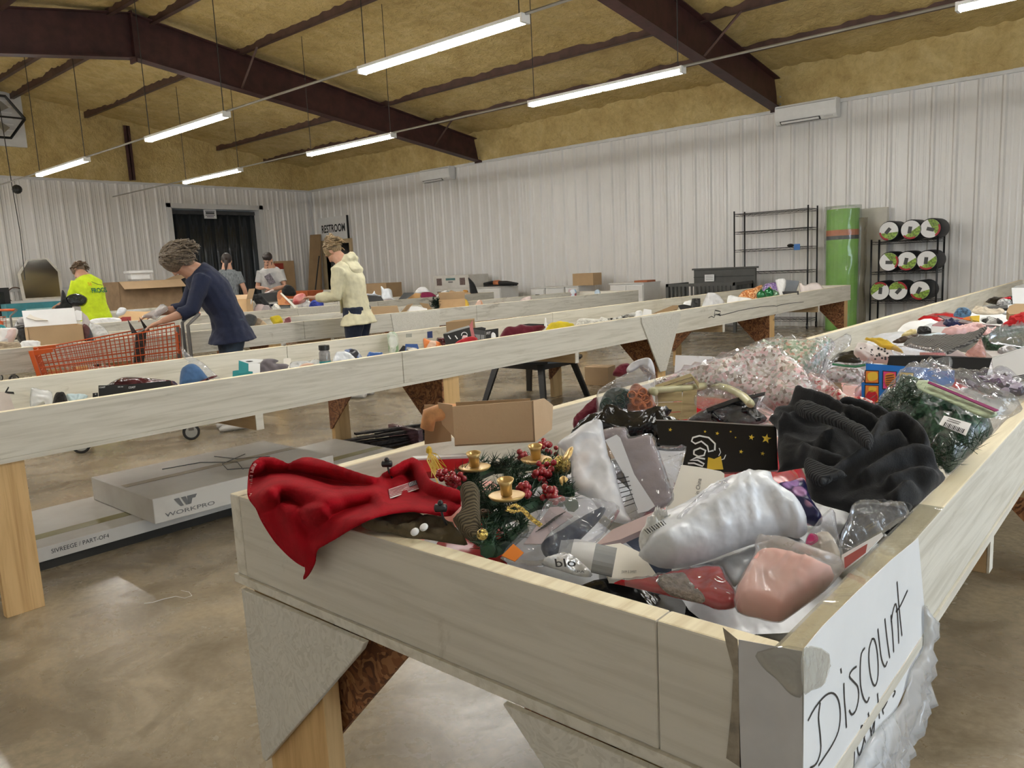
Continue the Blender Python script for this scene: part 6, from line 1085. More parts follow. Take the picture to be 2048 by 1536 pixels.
black_box('flashlight_box', 'black printed box lying past its twin beside the maroon pack', ZP([(1872, 580), (2060, 560), (2500, 520), (2500, 600), (2060, 660), (1875, 682)]), -3.78, ['COAST'], [ZP([(1880, 608), (1982, 600), (1982, 630), (1880, 638)])])
black_box('small_black_box', 'small low black box end beside the two printed boxes', ZP([(1355, 704), (1432, 696), (1435, 738), (1356, 744)]), -3.72, ['C'], [ZP([(1390, 710), (1410, 708), (1410, 728), (1390, 730)])])
P = plane(*ZM([(620, 620)])[0], None, 70, 0, -3.8); rb = item('black_ring_box', 'tilted black product box with a white ring picture', 'box', P, [('slab', 'box_front', BLACK, low(ZM([(485, 498), (870, 402), (920, 560), (720, 610), (540, 640)]), 10), .05, {}), ('slab', 'box_top', M('grey_box_top', (.35, .35, .34), .4), ZM([(485, 496), (600, 445), (860, 372), (880, 395), (720, 440), (560, 488)]), .02, dict(off=.002))]); Pf = (P[0]+P[1]*.002, P[1])
obj('ring_picture', ribbon([ZM([(795+42*math.cos(t), 510+38*math.sin(t))])[0] for t in np.linspace(math.pi*.9, math.pi*2.2, 14)], Pf, 1.4), PAPERW, rb)
for xx in (560, 660): obj('print_line', ribbon(ZM([(xx, 520), (xx+35, 570)]), Pf, 2), PAPERW, rb)
P = plane(*ZM([(1110, 570)])[0], None, 68, 0, -3.85); b2 = item('black_gift_box', 'black carton with window panels beside the ring box', 'box', P, [('slab', 'box_front', BLACK, low(ZM([(1100, 440), (1292, 414), (1294, 545), (1112, 565)]), 8), .06, {}), ('slab', 'box_side', DARKG, low(ZM([(915, 412), (1098, 442), (1110, 565), (985, 580), (930, 490)]), 8), .02, dict(off=-.004)), ('slab', 'lid', BLACK, ZM([(915, 410), (1050, 395), (1110, 410), (1100, 440)]), .02, dict(off=.003))]); Pf = (P[0]+P[1]*.002, P[1])
for pts in ([(1035, 508), (1088, 512), (1088, 568), (1035, 574)], [(940, 500), (1025, 508), (1025, 575), (990, 575)]): obj('window', slab(ZM(pts), Pf, .001, off=.002), M('grey_window', (.28, .29, .30), .3), b2)
text4(b2, 'FIT', ZM([(1120, 470), (1180, 462), (1180, 500), (1120, 508)]), Pf, PAPERW, bold=.01)
P = plane(*ZO([(915, 612)])[0], None, 70, 0, -3.95); item('tissue_carton', 'teal and white tissue carton with an oval slot', 'box', P, [('slab', 'teal_side', TEAL, low(ZO([(914, 500), (1036, 542), (1036, 612), (914, 612)]), 8), .03, {}), ('slab', 'white_side', PAPERW, low(ZO([(1036, 542), (1090, 528), (1180, 540), (1180, 612), (1036, 612)]), 8), .05, dict(off=-.003)), ('slab', 'carton_top', PAPERW, ZO([(914, 500), (1090, 482), (1220, 490), (1180, 530), (1036, 542)]), .02, dict(off=-.001)), ('slab', 'oval_slot', BLACK, ZO([(1000, 512), (1050, 506), (1095, 510), (1050, 520)]), .002, dict(off=.001, sm=True))])
pc = on(*ZN([(395, 800)])[0], *plane(*ZN([(395, 800)])[0], None, 90, 0, -3.85)); t = thing('lidded_jar', 'clear jar with a black screw lid standing in the white bin', 'jar', pc-np.array([0, 0, .06])); sc_ = np.linalg.norm(pc-CAM)/FPX/1.0
q = MB(); q.lathe([(.030, -.06), (.033, -.05), (.033, .05), (.026, .062), (.026, .07)], 18, pc); obj('glass_body', q, M('jar_glass', (.30, .29, .29), .1, 0, .3, 20), t, smooth=True); q = MB(); q.lathe([(.031, .064), (.032, .068), (.032, .092), (.028, .095)], 18, pc); obj('lid', q, BLACK, t); q = MB(); q.lathe([(.034, -.04), (.034, 0)], 18, pc, cap=False); obj('teal_label', q, TEAL, t, smooth=True)
for (x, y), rr, m in ((ZQ([(1085, 246)])[0], .055, 'green'), (ZQ([(1160, 226)])[0], .06, 'green'), (ZQ([(1218, 240)])[0], .05, 'pale')):
    q = MB(); p = at(x, y, 0, -3.7); q.sphere(p, rr, 18, 12); q.lathe([(.012, rr*.95), (.012, rr*1.2)], 8, p); solo('christmas_bauble', 'shiny green bauble among the ornaments' if m == 'green' else 'pale clear green bauble beside the darker pair', 'bauble', q, M(m+'_bauble', (.01, .16, .05) if m == 'green' else (.2, .35, .24), .15, .4, .1, coat=.5), 'green baubles' if m == 'green' else None, smooth=True)
q = MB(); p = at(*ZM([(1985, 350)])[0], 0, -3.95); q.lathe([(.014, -.08), (.014, .0), (.008, .01), (.004, .05)], 10, p); solo('glue_bottle', 'small white nozzle bottle standing on the black tray', 'bottle', q, PAPERW, smooth=True)
P = plane(*ZM([(540, 455)])[0], None, 80, 0, -4.3); item('brown_carton', 'brown cardboard carton behind the black ring box', 'carton', P, [('slab', 'carton_front', CARDD, low(ZM([(525, 328), (940, 280), (975, 430), (540, 455)]), 14), .10, {}), ('slab', 'carton_top', CARD, ZM([(525, 326), (640, 296), (940, 268), (945, 284), (660, 318)]), .02, dict(off=.002))])
solo('blue_sticker', 'blue printed sticker on the inside of the far board', 'sticker', slab(ZS([(1380, 1265), (1482, 1250), (1488, 1390), (1384, 1395)]), (np.array([-4.52, 0, 0]), np.array([1., 0, 0])), .002), M('sticker_blue', (.02, .05, .22), .4)); solo('grey_sticker', 'pale grey sticker on the inside of the far board', 'sticker', slab(ZS([(948, 1308), (1062, 1300), (1062, 1375), (948, 1382)]), (np.array([-4.52, 0, 0]), np.array([1., 0, 0])), .002), M('sticker_grey', (.40, .40, .36), .5))
solo('crack_mark', 'long dark crack line across the side of the white bin table', 'crack', merge(*[ribbon(ZQ([(570, 468), (600, 450), (625, 465), (640, 430), (700, 440), (780, 420), (860, 398), (960, 378), (1080, 358), (1210, 348), (1235, 355), (1260, 343), (1360, 325), (1500, 312)]), (np.array([-3.3585, 0, 0]), np.array([1., 0, 0])), 1.2, .0005)]), INK); solo('marker_letter', 'thick black marker letter on the side of the white bin table', 'marking', merge(ribbon(ZQ([(628, 448), (634, 392), (688, 405), (682, 428), (655, 432), (688, 446)]), (np.array([-3.3585, 0, 0]), np.array([1., 0, 0])), 1.9, .0006)), INK)
# ---- grey table behind (row three)
PX3 = lambda px: -7.45+.073*0
row(-7.5, 9, 74, [
    ('brown_shoe_pair', 'pair of brown shoes beside the yellow power tool', 'shoes', M('brown_suede', (.14, .10, .085), .9), ZR([(20, 720), (90, 690), (200, 760), (310, 860), (280, 890), (100, 900)]), .08, 'puff', {}),
    ('yellow_power_tool', 'yellow and black cordless tool on the grey table', 'power tool', speckle('yellow_black', [(.65, .58, .02), (.02, .02, .02), (.7, .62, .03), (.05, .05, .04)], 14, .4), ZR([(175, 700), (210, 672), (265, 690), (320, 745), (290, 780), (200, 745)]), .07, 'puff', {}),
    ('dark_boot', 'dark grey felt boot lying beside the cream cloth', 'boot', fabric('dark_felt', (.06, .06, .058)), ZR([(360, 760), (400, 710), (470, 678), (560, 682), (620, 770), (480, 800)]), .09, 'puff', {}),
    ('dark_grey_hat', 'dark grey brimmed hat in the middle of the grey table', 'hat', fabric('slate_felt', (.055, .057, .06)), ZR([(600, 720), (640, 670), (720, 640), (800, 652), (880, 715), (800, 800), (690, 835), (650, 780)]), .09, 'puff', {}),
    ('cream_cloth', 'cream cloth in front of the dark boot', 'cloth', M('cream_cloth', (.62, .55, .42), .9), ZR([(310, 840), (420, 805), (560, 810), (660, 835), (500, 860), (330, 875)]), .04, 'puff', dict(x=-7.2)),
    ('black_strap_sandal', 'black and tan strapped sandal beside the hat', 'sandal', speckle('tan_black', [(.55, .40, .26), (.02, .02, .02), (.5, .36, .22), (.02, .02, .02)], 9, .5), ZR([(770, 830), (880, 710), (980, 750), (1130, 820), (1000, 840)]), .06, 'puff', {}),
    ('yellow_foam_roll', 'yellow foam pad beside the red packet', 'foam pad', YELC, ZR([(1115, 715), (1160, 685), (1220, 670), (1310, 676), (1375, 722), (1300, 750), (1200, 755)]), .07, 'puff', {}),
    ('red_white_packet', 'red and white mixed packets at the edge of the grey table', 'packet', speckle('red_white_mix', [(.45, .05, .06), (.75, .70, .66), (.2, .05, .06), (.55, .3, .25)], 16, .4), ZR([(1120, 800), (1180, 760), (1350, 745), (1450, 690), (1500, 700), (1540, 760), (1620, 775), (1400, 790), (1200, 815)]), .05, 'puff', {}),
    ('white_flat_carton', 'flat white carton beside the open brown carton', 'carton', PAPERW, ZS([(980, 810), (1030, 745), (1180, 745), (1375, 790), (1330, 840), (1100, 850)]), .05, 'slab', {}),
    ('bent_brown_flap', 'bent brown cardboard flap behind the white flat carton', 'cardboard', CARDD, ZS([(1215, 670), (1400, 690), (1540, 790), (1400, 800)]), .01, 'slab', {}),
    ('yellow_card', 'bright yellow card standing beside the tan carton', 'card', YEL, ZTt([(500, 715), (545, 598), (640, 605), (675, 695), (560, 712)]), .03, 'puff', dict(x=-7.6)),
    ('orange_white_pack', 'orange and white pack on the grey table', 'packet', speckle('orange_white', [(.62, .22, .10), (.8, .74, .68), (.6, .3, .18), (.8, .78, .74)], 10, .4), ZTt([(745, 700), (800, 630), (870, 598), (935, 660), (920, 690)]), .04, 'puff', dict(x=-7.6)),
    ('dark_blue_mug', 'small dark blue mug against the far board', 'mug', M('dark_blue', (.03, .06, .14), .35), ZTt([(1245, 585), (1270, 566), (1330, 568), (1330, 630), (1260, 635)]), .06, 'puff', dict(x=-7.9)),
    ('white_plush', 'white and pink soft toy lying past the blue mug', 'soft toy', M('white_pink_plush', (.75, .62, .60), .9), ZTt([(1440, 615), (1560, 580), (1680, 535), (1740, 560), (1720, 600), (1500, 625)]), .05, 'puff', dict(x=-7.7)),
    ('blue_red_figure', 'small blue and red printed packet near the white cabinets', 'packet', speckle('blue_red', [(.25, .42, .65), (.7, .72, .74), (.35, .08, .10), (.3, .5, .7)], 14, .3), ZU([(705, 365), (760, 350), (825, 375), (815, 450), (720, 455)]), .05, 'puff', dict(x=-7.6)),
    ('pale_blue_cup', 'pale blue cup near the end of the grey table', 'cup', M('pale_blue', (.42, .52, .62), .4), ZU([(1090, 400), (1110, 365), (1165, 370), (1185, 430), (1110, 435)]), .05, 'puff', dict(x=-6.8))])
carton('open_brown_carton', 'open brown carton with raised flaps on the grey table beside the woman in cream', 'carton', at(780, 636, 0, -7.5)+np.array([0, 0, -.05]), .6, .34, .30, .11, [(0, 45, .14), (3, 40, .13), (1, 60, .1)])
carton('tan_carton', 'tan open carton leaning among foliage on the grey table', 'carton', at(905, 622, 0, -7.7)+np.array([0, 0, -.07]), .8, .36, .28, .24, [(3, 35, .12)], (TAN, CARDI))
q = MB(); r = random.Random(8)
for k in range(160):
    x, y = ZS([(1560+r.gauss(0, 45), 690+r.gauss(0, 55))])[0]; p = at(x, y, 0, -7.75); d_ = unit(np.array([r.gauss(0, 1), r.gauss(0, 1), r.gauss(.3, 1)])); s_ = unit(np.cross(d_, np.array([.1, .5, .8])))*.012; q.add([p, p+d_*.03+s_, p+d_*.07, p+d_*.03-s_], [(0, 1, 2, 3)])
solo('artificial_plant', 'dark green leafy artificial plant beside the tan carton', 'plant', q, FOLI)
carton('standing_carton', 'large brown carton standing on the grey table above the orange trolley', 'carton', at(112, 690, 0, -7.6)+np.array([0, 0, -.06]), 1.35, .42, .30, .23, [(2, 25, .16)], (CARD, PAPERW))
row(-7.6, 9, 72, [
    ('white_grocery_sack', 'white printed sack slumped at the near end of the grey table', 'sack', speckle('sack_print', [(.74, .70, .68), (.78, .76, .74), (.72, .55, .52), (.76, .74, .72)], 12, .5), ZV([(-60, 1020), (0, 1000), (120, 1010), (265, 1020), (200, 1120), (60, 1200), (-60, 1200)]), .10, 'puff', {}),
    ('teal_white_pack', 'teal and white pack on top of the printed sack', 'packet', TEAL, ZV([(-60, 970), (60, 960), (160, 1000), (60, 1010), (-60, 1015)]), .05, 'puff', {}),
    ('black_frame_stack', 'stack of black trays beside the standing carton', 'trays', BLACK, ZV([(170, 1000), (480, 970), (490, 1180), (300, 1150), (200, 1060)]), .10, 'puff', dict(x=-7.9)),
    ('wooden_dowels', 'bundle of pale and dark sticks along the near edge', 'sticks', wood('mixed_sticks', (.45, .36, .25), (.14, .10, .07), grain=(60, 3, 60)), ZV([(-60, 1220), (100, 1200), (290, 1215), (290, 1270), (60, 1290), (-60, 1300)]), .05, 'puff', dict(x=-7.2)),
    ('white_tray', 'white moulded tray beside the dowels', 'tray', PAPERW, ZV([(285, 1270), (320, 1190), (560, 1185), (590, 1230), (560, 1280)]), .05, 'puff', dict(x=-7.2)),
    ('dark_red_bag', 'dark bag with a red base behind the orange trolley', 'bag', speckle('dark_red_mix', [(.05, .02, .03), (.12, .03, .03), (.03, .03, .04), (.2, .05, .04)], 10, .5), ZV([(1200, 980), (1260, 950), (1330, 1020), (1380, 1170), (1230, 1180)]), .08, 'puff', {}),
    ('clear_shredded_film', 'heap of shredded clear film on the grey table', 'plastic film', FILMH, ZV([(1300, 930), (1380, 940), (1500, 970), (1600, 1030), (1480, 1080), (1350, 1050)]), .06, 'puff', dict(x=-7.9, wr=.03)),
    ('white_pointed_card', 'white folded card with a black triangle above the standing carton', 'card', PAPERW, ZV([(970, 880), (1040, 790), (1120, 730), (1200, 750), (1200, 880)]), .01, 'slab', dict(x=-7.75, e=0)),
    ('lilac_folded_card', 'pale folded card beside the white pointed one', 'card', M('lilac_card', (.62, .56, .57), .6), ZV([(1204, 760), (1275, 820), (1325, 910), (1290, 950), (1204, 950)]), .01, 'slab', dict(x=-7.7, e=0)),
    ('pale_bars', 'pale wooden bars sticking out above the standing carton', 'bars', WARMW, ZV([(380, 840), (440, 790), (500, 830), (700, 880), (520, 880)]), .03, 'slab', dict(x=-7.75, e=0)),
    ('clear_black_pouch', 'shiny black and clear pouch behind the black trays', 'pouch', speckle('shiny_black', [(.03, .03, .03), (.4, .38, .38), (.02, .02, .02), (.6, .58, .56)], 18, .2), ZV([(190, 960), (260, 860), (340, 840), (480, 900), (480, 980), (300, 990)]), .06, 'puff', dict(x=-8.0))])
# ---- weathered table (row four)
row(-10.7, 6, 76, [
    ('white_soft_bag', 'soft white bag beside the tilted tan carton', 'plastic bag', PAPERW, ZR([(255, 570), (290, 450), (390, 510), (380, 580)]), .08, 'puff', {}),
    ('clear_white_sack', 'tall white sack behind the tilted tan carton', 'sack', WHITEP, ZR([(640, 575), (660, 480), (680, 370), (785, 365), (780, 480), (760, 570)]), .10, 'puff', {}),
    ('black_jacket', 'black jacket piled beside the woman in grey', 'jacket', BLKCL, ZR([(740, 300), (850, 265), (980, 305), (1140, 440), (1100, 480), (900, 440), (800, 360)]), .10, 'puff', dict(wr=.03)),
    ('grey_mixed_cloth', 'grey and pink mixed cloth at the front of the weathered table', 'cloth', speckle('grey_pink_mix', [(.42, .38, .37), (.55, .40, .40), (.3, .27, .27), (.25, .08, .10)], 8, .8), ZR([(810, 560), (850, 470), (960, 440), (1110, 480), (1130, 550), (1000, 570)]), .08, 'puff', {}),
    ('white_tissue_lump', 'crumpled white tissue beside the grey box', 'tissue', WFLUF, ZR([(1120, 540), (1200, 440), (1290, 480), (1320, 520), (1200, 545)]), .06, 'puff', dict(wr=.04)),
    ('dark_grey_pouch', 'dark grey box with a cream top under the orange card', 'box', M('slate_grey', (.13, .14, .135), .5), ZR([(1280, 440), (1380, 400), (1490, 400), (1500, 500), (1300, 510)]), .08, 'slab', {}),
    ('orange_picture_card', 'orange printed folder with a cream border standing up', 'folder', speckle('orange_pic', [(.45, .14, .05), (.6, .28, .10), (.35, .10, .04), (.7, .4, .2)], 9, .4), ZR([(1245, 300), (1262, 220), (1330, 178), (1345, 260), (1560, 400), (1270, 410)]), .03, 'slab', {}),
    ('white_stick', 'pale stick leaning across the orange folder', 'stick', WARMW, ZR([(1305, 250), (1330, 235), (1610, 440), (1580, 470)]), .03, 'slab', dict(x=-10.5)),
    ('red_pink_pillow', 'red and pink rolled pillow on the weathered table', 'pillow', M('red_pink_pillow', (.42, .06, .06), .8, 0, .2, 4, c2=(.7, .42, .38)), ZR([(1535, 380), (1560, 320), (1640, 265), (1740, 252), (1785, 300), (1770, 350), (1620, 405)]), .09, 'puff', dict(wr=.006)),
    ('clear_blue_bag', 'clear bluish bag beside the royal blue film', 'plastic bag', FILMH, ZR([(1630, 460), (1700, 380), (1800, 370), (1890, 420), (1840, 470)]), .06, 'puff', dict(wr=.03)),
    ('royal_blue_film', 'royal blue shiny film in front of the woman in cream', 'plastic film', ROYAL, ZR([(1830, 480), (1890, 390), (2000, 365), (2100, 380), (2110, 470), (1950, 475)]), .07, 'puff', dict(wr=.03)),
    ('white_pink_garment', 'white and pink garment laid over a black box in front of the man', 'garment', M('white_pink_cloth', (.74, .60, .58), .8), ZR([(850, 225), (950, 215), (1090, 205), (1165, 172), (1185, 210), (1000, 245)]), .05, 'puff', dict(x=-11.1)),
    ('black_lettered_box', 'black box with white lettering in front of the man', 'box', BLACK, ZR([(900, 250), (1000, 245), (1255, 225), (1255, 320), (1080, 345), (960, 300)]), .10, 'slab', dict(x=-11.0)),
    ('black_open_box', 'black open box under a white draped bag', 'box', BLACK, ZS([(155, 640), (165, 520), (430, 540), (500, 590), (460, 630)]), .10, 'slab', {}),
    ('white_draped_bag', 'white bag draped over the black open box', 'plastic bag', WHITEP, ZS([(75, 520), (150, 485), (250, 490), (295, 425), (330, 500), (445, 525), (430, 545), (170, 525)]), .06, 'puff', dict(wr=.03, e=0)),
    ('pale_pink_bag', 'pale pink bag beside the woman in cream', 'plastic bag', M('pale_pink_bag', (.72, .60, .56), .6), ZS([(-40, 560), (60, 540), (150, 600), (155, 650), (-40, 660)]), .08, 'puff', {}),
    ('knotted_white_bag', 'knotted white carrier bag with a pointed ear', 'plastic bag', WHITEP, ZS([(420, 600), (440, 480), (425, 345), (450, 335), (500, 385), (580, 375), (650, 420), (680, 510), (770, 570), (600, 575), (500, 600)]), .10, 'puff', dict(wr=.03)),
    ('orange_toy_box', 'orange slanted box beside the maroon cloth', 'box', M('orange_card', (.60, .33, .12), .6), ZS([(915, 585), (960, 535), (1130, 470), (1250, 480), (1195, 585)]), .08, 'slab', {}),
    ('yellow_block', 'small yellow block in front of the orange box', 'block', M('pale_yellow', (.78, .60, .20), .6), ZS([(818, 580), (850, 535), (935, 560), (930, 605), (830, 600)]), .05, 'slab', {}),
    ('dark_framed_panel', 'dark flat panel leaning behind the orange box', 'panel', DARKG, ZS([(770, 560), (900, 465), (1110, 460), (1100, 490), (920, 545), (800, 590)]), .02, 'slab', {}),
    ('maroon_bundle', 'maroon bundle beside the white bolster', 'cloth', fabric('crimson_cloth', (.22, .01, .06)), ZS([(1240, 480), (1380, 450), (1500, 480), (1610, 545), (1400, 555), (1270, 555)]), .08, 'puff', {}),
    ('white_bolster', 'white bolster above the maroon bundle', 'bolster', PAPERW, ZS([(1115, 450), (1180, 380), (1290, 348), (1380, 385), (1440, 440), (1300, 440)]), .10, 'puff', dict(x=-11.0, wr=.006)),
    ('white_rolled_cloth', 'white rolled cloth past the maroon bundle', 'cloth', PAPERW, ZS([(1530, 500), (1650, 460), (1760, 415), (1800, 450), (1680, 540), (1600, 545)]), .08, 'puff', {}),
    ('orange_spool', 'orange spool of tape near the white cartons', 'spool', M('orange_spool', (.65, .32, .06), .5), ZTt([(548, 500), (560, 440), (600, 425), (650, 440), (645, 490), (600, 510)]), .06, 'puff', {}),
    ('kraft_flaps', 'open kraft carton flaps at the end of the weathered table', 'carton', CARD, ZTt([(180, 560), (260, 500), (360, 430), (480, 470), (560, 470), (760, 480), (740, 520), (400, 545)]), .10, 'slab', {}),
    ('black_umbrella', 'black folded umbrella pointing up at the end of the weathered table', 'umbrella', BLKCL, ZTt([(650, 215), (700, 250), (770, 340), (840, 420), (850, 490), (770, 495), (700, 440), (670, 330)]), .06, 'puff', dict(x=-10.25, e=14)),
    ('tan_flat_box', 'flat tan box near the woman in navy', 'box', TAN, ZR([(-20, 590), (40, 545), (200, 535), (285, 560), (290, 640), (0, 650)]), .08, 'slab', {}),
    ('small_red_box', 'narrow red box on the edge of the weathered table', 'box', M('dull_red', (.35, .03, .025), .5), ZW([(810, 1345), (850, 1325), (985, 1320), (990, 1365), (815, 1385)]), .05, 'slab', dict(x=-10.4)),
    ('paper_scatter', 'scattered white papers by the person in neon', 'paper', PAPERW, ZW([(320, 1380), (500, 1340), (800, 1345), (810, 1385), (600, 1400), (360, 1420)]), .03, 'puff', dict(x=-10.5, wr=.03)),
    ('crumpled_white_bag', 'crumpled white bag beside the person in neon', 'plastic bag', WHITEP, ZW([(740, 1250), (780, 1190), (860, 1172), (920, 1210), (860, 1245)]), .06, 'puff', dict(x=-11.1)),
    ('cardboard_sheet', 'tan cardboard sheet lying in front of the big open carton', 'cardboard', TAN, ZW([(760, 1300), (900, 1230), (1200, 1240), (1320, 1230), (1250, 1310), (1080, 1340), (800, 1330)]), .02, 'slab', dict(x=-11.0, t=40))])
carton('tilted_tan_carton', 'tilted tan carton with a lifted flap in front of the woman in grey', 'carton', at(478, 618, 0, -10.7)+np.array([0, 0, -.06]), .7, .34, .26, .2, [(0, 20, .16), (2, 50, .1)], (TAN, CARDI))
# neon shirt print: branch, animal outline left out, lettering kept
B = YWP; bp = B.w(B.sp[2]+np.array([0, -.165, .02])); n_ = unit(-B.F+np.array([0, 0, .25])); rx = B.X; up = np.cross(n_, rx); up = up if up[2] > 0 else -up; cpt = bp
quad3(yw, 'FROGS', cpt-rx*.10+up*.015, cpt+rx*.15+up*.015, cpt+rx*.15-up*.06, cpt-rx*.10-up*.06, M('shirt_green', (.01, .16, .06), .7), bold=.03); quad3(yw, 'THE', cpt-rx*.13+up*.10, cpt-rx*.07+up*.10, cpt-rx*.07+up*.05, cpt-rx*.13+up*.05, M('shirt_orange', (.75, .30, .02), .7), bold=.02)
q = MB(); q.tube([cpt-rx*.06+up*.11+n_*.003, cpt+rx*.02+up*.07+n_*.003, cpt+rx*.10+up*.05+n_*.003], .004, 5); obj('printed_branch', q, M('shirt_green_dark', (.01, .08, .04), .7), yw)
# ---- things the man holds
hp = at(540, 561, 0, -12.45); q = MB(); q.obox(hp+np.array([0, 0, .02]), RT*.05+UP*.03, UP*.08-RT*.05, FW*.012); solo('folded_magazine', 'folded dark magazine in the hands of the man in grey', 'magazine', q, M('mag_print', (.16, .13, .16), .4, 0, .5, 40))
solo('black_backpack', 'black backpack held open by the man in grey', 'backpack', puff(ZZ([(1440, 930), (1480, 800), (1540, 750), (1640, 770), (1720, 850), (1750, 940), (1700, 990), (1540, 990)]), plane(*ZZ([(1600, 990)])[0], None, 84, 0, -12.2), .10, wr=.02), BLKCL, smooth=True)
# ================================================================ ORANGE TROLLEYS
ORANGE = M('orange_powder_coat', (.52, .085, .015), .4, 0, .1); ORANGEP = M('orange_plastic', (.60, .10, .015), .35); GREYST = M('grey_trolley_steel', (.16, .15, .14), .4, .3)
Rw = np.array([-5.96, 2.88, 0]); u = unit(np.array([-.371, -.928, 0])); v = unit(np.array([-.928, .371, 0])); Zv = np.array([0, 0, 1.])
def cp(s, t, z): return Rw+u*s+v*t+Zv*z
cart = thing('shopping_trolley', 'orange wire shopping trolley in front of the woman in navy', 'shopping trolley', Rw, 'orange trolleys')
tp = lambda s: .92-.12*(s/1.0); bt = lambda s: .47+.05*s; ins = lambda s: .065*s
def side(t0, sgn):
    q = MB(); n = 30
    for k in range(n+1): s = k/n*1.0; q.tube([cp(s*.93+.02, t0+sgn*(ins(s)+.03), bt(s)), cp(s, t0+sgn*ins(s), tp(s))], .0028, 4)
    for j in range(8):
        f = j/7; rr = .0055 if j in (0, 7, 4) else .0028; q.tube([cp(0+.02*(1-f), t0+sgn*(.03*(1-f)), bt(0)+(tp(0)-bt(0))*f), cp(1.0-.05*(1-f), t0+sgn*(ins(1)+.03*(1-f)), bt(1)+(tp(1)-bt(1))*f)], rr, 4)
    return q
obj('basket_side', side(0, 1), ORANGE, cart); obj('basket_side', side(.52, -1), ORANGE, cart)
q = MB()
for k in range(11): f = k/10; q.tube([cp(.95, .1+f*.32, bt(1)), cp(1.0, .065+f*.39, tp(1))], .0028, 4)
for j in range(7): f = j/6; q.tube([cp(.95+.05*f, .095-.03*f, bt(1)+(tp(1)-bt(1))*f), cp(.95+.05*f, .425+.03*f, bt(1)+(tp(1)-bt(1))*f)], .0035, 4)
obj('basket_front', q, ORANGE, cart)
q = MB()
for k in range(14): f = k/13; q.tube([cp(.02, .04+f*.44, bt(0)), cp(.95, .1+f*.32, bt(1))], .0028, 4)
for k in range(10): s = k/9*.93; q.tube([cp(s+.02, .03+ins(s), bt(s)), cp(s+.02, .49-ins(s), bt(s))], .0028, 4)
obj('basket_floor', q, ORANGE, cart)
q = MB()
for k in range(14): f = k/13; q.tube([cp(.02, .03+f*.46, bt(0)), cp(-.01, .01+f*.5, .9)], .0028, 4)
obj('rear_gate', q, GREYST, cart)
for t0 in (.065, .455):
    q = MB(); q.prism([cp(1.005, t0-.03, tp(1)+.012), cp(1.005, t0+.03, tp(1)+.012), cp(.955, t0+.02, bt(1)-.02), cp(.955, t0-.02, bt(1)-.02)], u*.03); q.prism([cp(.88, t0-.012, tp(1)+.02), cp(1.03, t0-.012, tp(1)+.012), cp(1.03, t0-.012, tp(1)-.03), cp(.88, t0-.012, tp(1)-.01)], v*.024); obj('corner_bumper', q, ORANGEP, cart, bevel=.004)
q = MB()
for t0 in (.0, .52): q.tube([cp(.75, t0*.82+.04, .14), cp(.3, t0*.95+.01, .16), cp(-.02, t0, .2), cp(-.06, t0, .55), cp(-.06, t0, .92), cp(-.15, t0, 1.0)], .014, 8)
q.tube([cp(.75, .04, .14), cp(.75, .47, .14)], .012, 6); q.tube([cp(0, 0, .2), cp(0, .52, .2)], .012, 6); obj('chassis', q, GREYST, cart, smooth=True)
q = MB(); q.tube([cp(-.15, -.01, 1.0), cp(-.15, .53, 1.0)], .012, 8); h_ = obj('handle', q, GREYST, cart, smooth=True); q = MB(); q.tube([cp(-.15, .05, 1.0), cp(-.15, .47, 1.0)], .019, 10); obj('handle_grip', q, ORANGEP, h_, smooth=True)
q = MB(); q.obox(cp(.02, .16, .78), u*.006, v*.09, Zv*.085); obj('seat_flap', q, ORANGEP, cart)
for s, t0 in ((0, .02), (0, .5), (.78, .07), (.78, .45)):
    q = MB(); q.obox(cp(s, t0, .115), u*.02, v*.022, Zv*.035); fk = obj('caster_fork', q, GREYST, cart); q = MB(); q.lathe([(.018, -.016), (.062, -.016), (.066, -.008), (.066, .008), (.062, .016), (.018, .016)], 20, cp(s, t0, .066), v); obj('wheel', q, M('black_tyre', (.02, .02, .02), .6), fk, smooth=False); q = MB(); q.lathe([(.046, -.018), (.046, .018)], 18, cp(s, t0, .066), v); obj('wheel_hub', q, M('grey_hub', (.4, .4, .38), .5), fk)
def move(tree, loc, rz, lab):
    c = copy_tree(tree); c.location = loc; c.rotation_euler = (0, 0, rz); c['label'] = lab; return c
move(cart, (-11.98, 3.42, 0), .5, 'orange trolley loaded with black bags beside the person in neon'); move(cart, (-9.35, 1.55, 0), .35, 'orange trolley half hidden at the near end of the grey table')
q = MB(); q.obox(cp(.30, .25, .72), u*.04-Zv*.02, v*.12, Zv*.17-u*.03); q.prism([cp(.34, .14, .88), cp(.36, .16, 1.0), cp(.30, .16, .88)], v*.02); q.prism([cp(.24, .3, .88), cp(.27, .32, 1.0), cp(.20, .32, .88)], v*.02); solo('mesh_metal_stand', 'dark folded metal stand with pointed ends inside the trolley', 'metal stand', q, M('dark_bronze_mesh', (.05, .035, .03), .5, .3, .5, 90))
solo('clear_bread_bag', 'clear bag held by the woman in navy over the trolley', 'plastic bag', puff(ZX([(150, 985), (240, 930), (330, 880), (400, 825), (470, 845), (490, 900), (400, 960), (330, 1020), (250, 1000)]), plane(*ZX([(330, 1030)])[0], None, 70, 0, -6.35), .05, wr=.03), FILMH, smooth=True)
pb = at(130, 600, 0, -12.1)
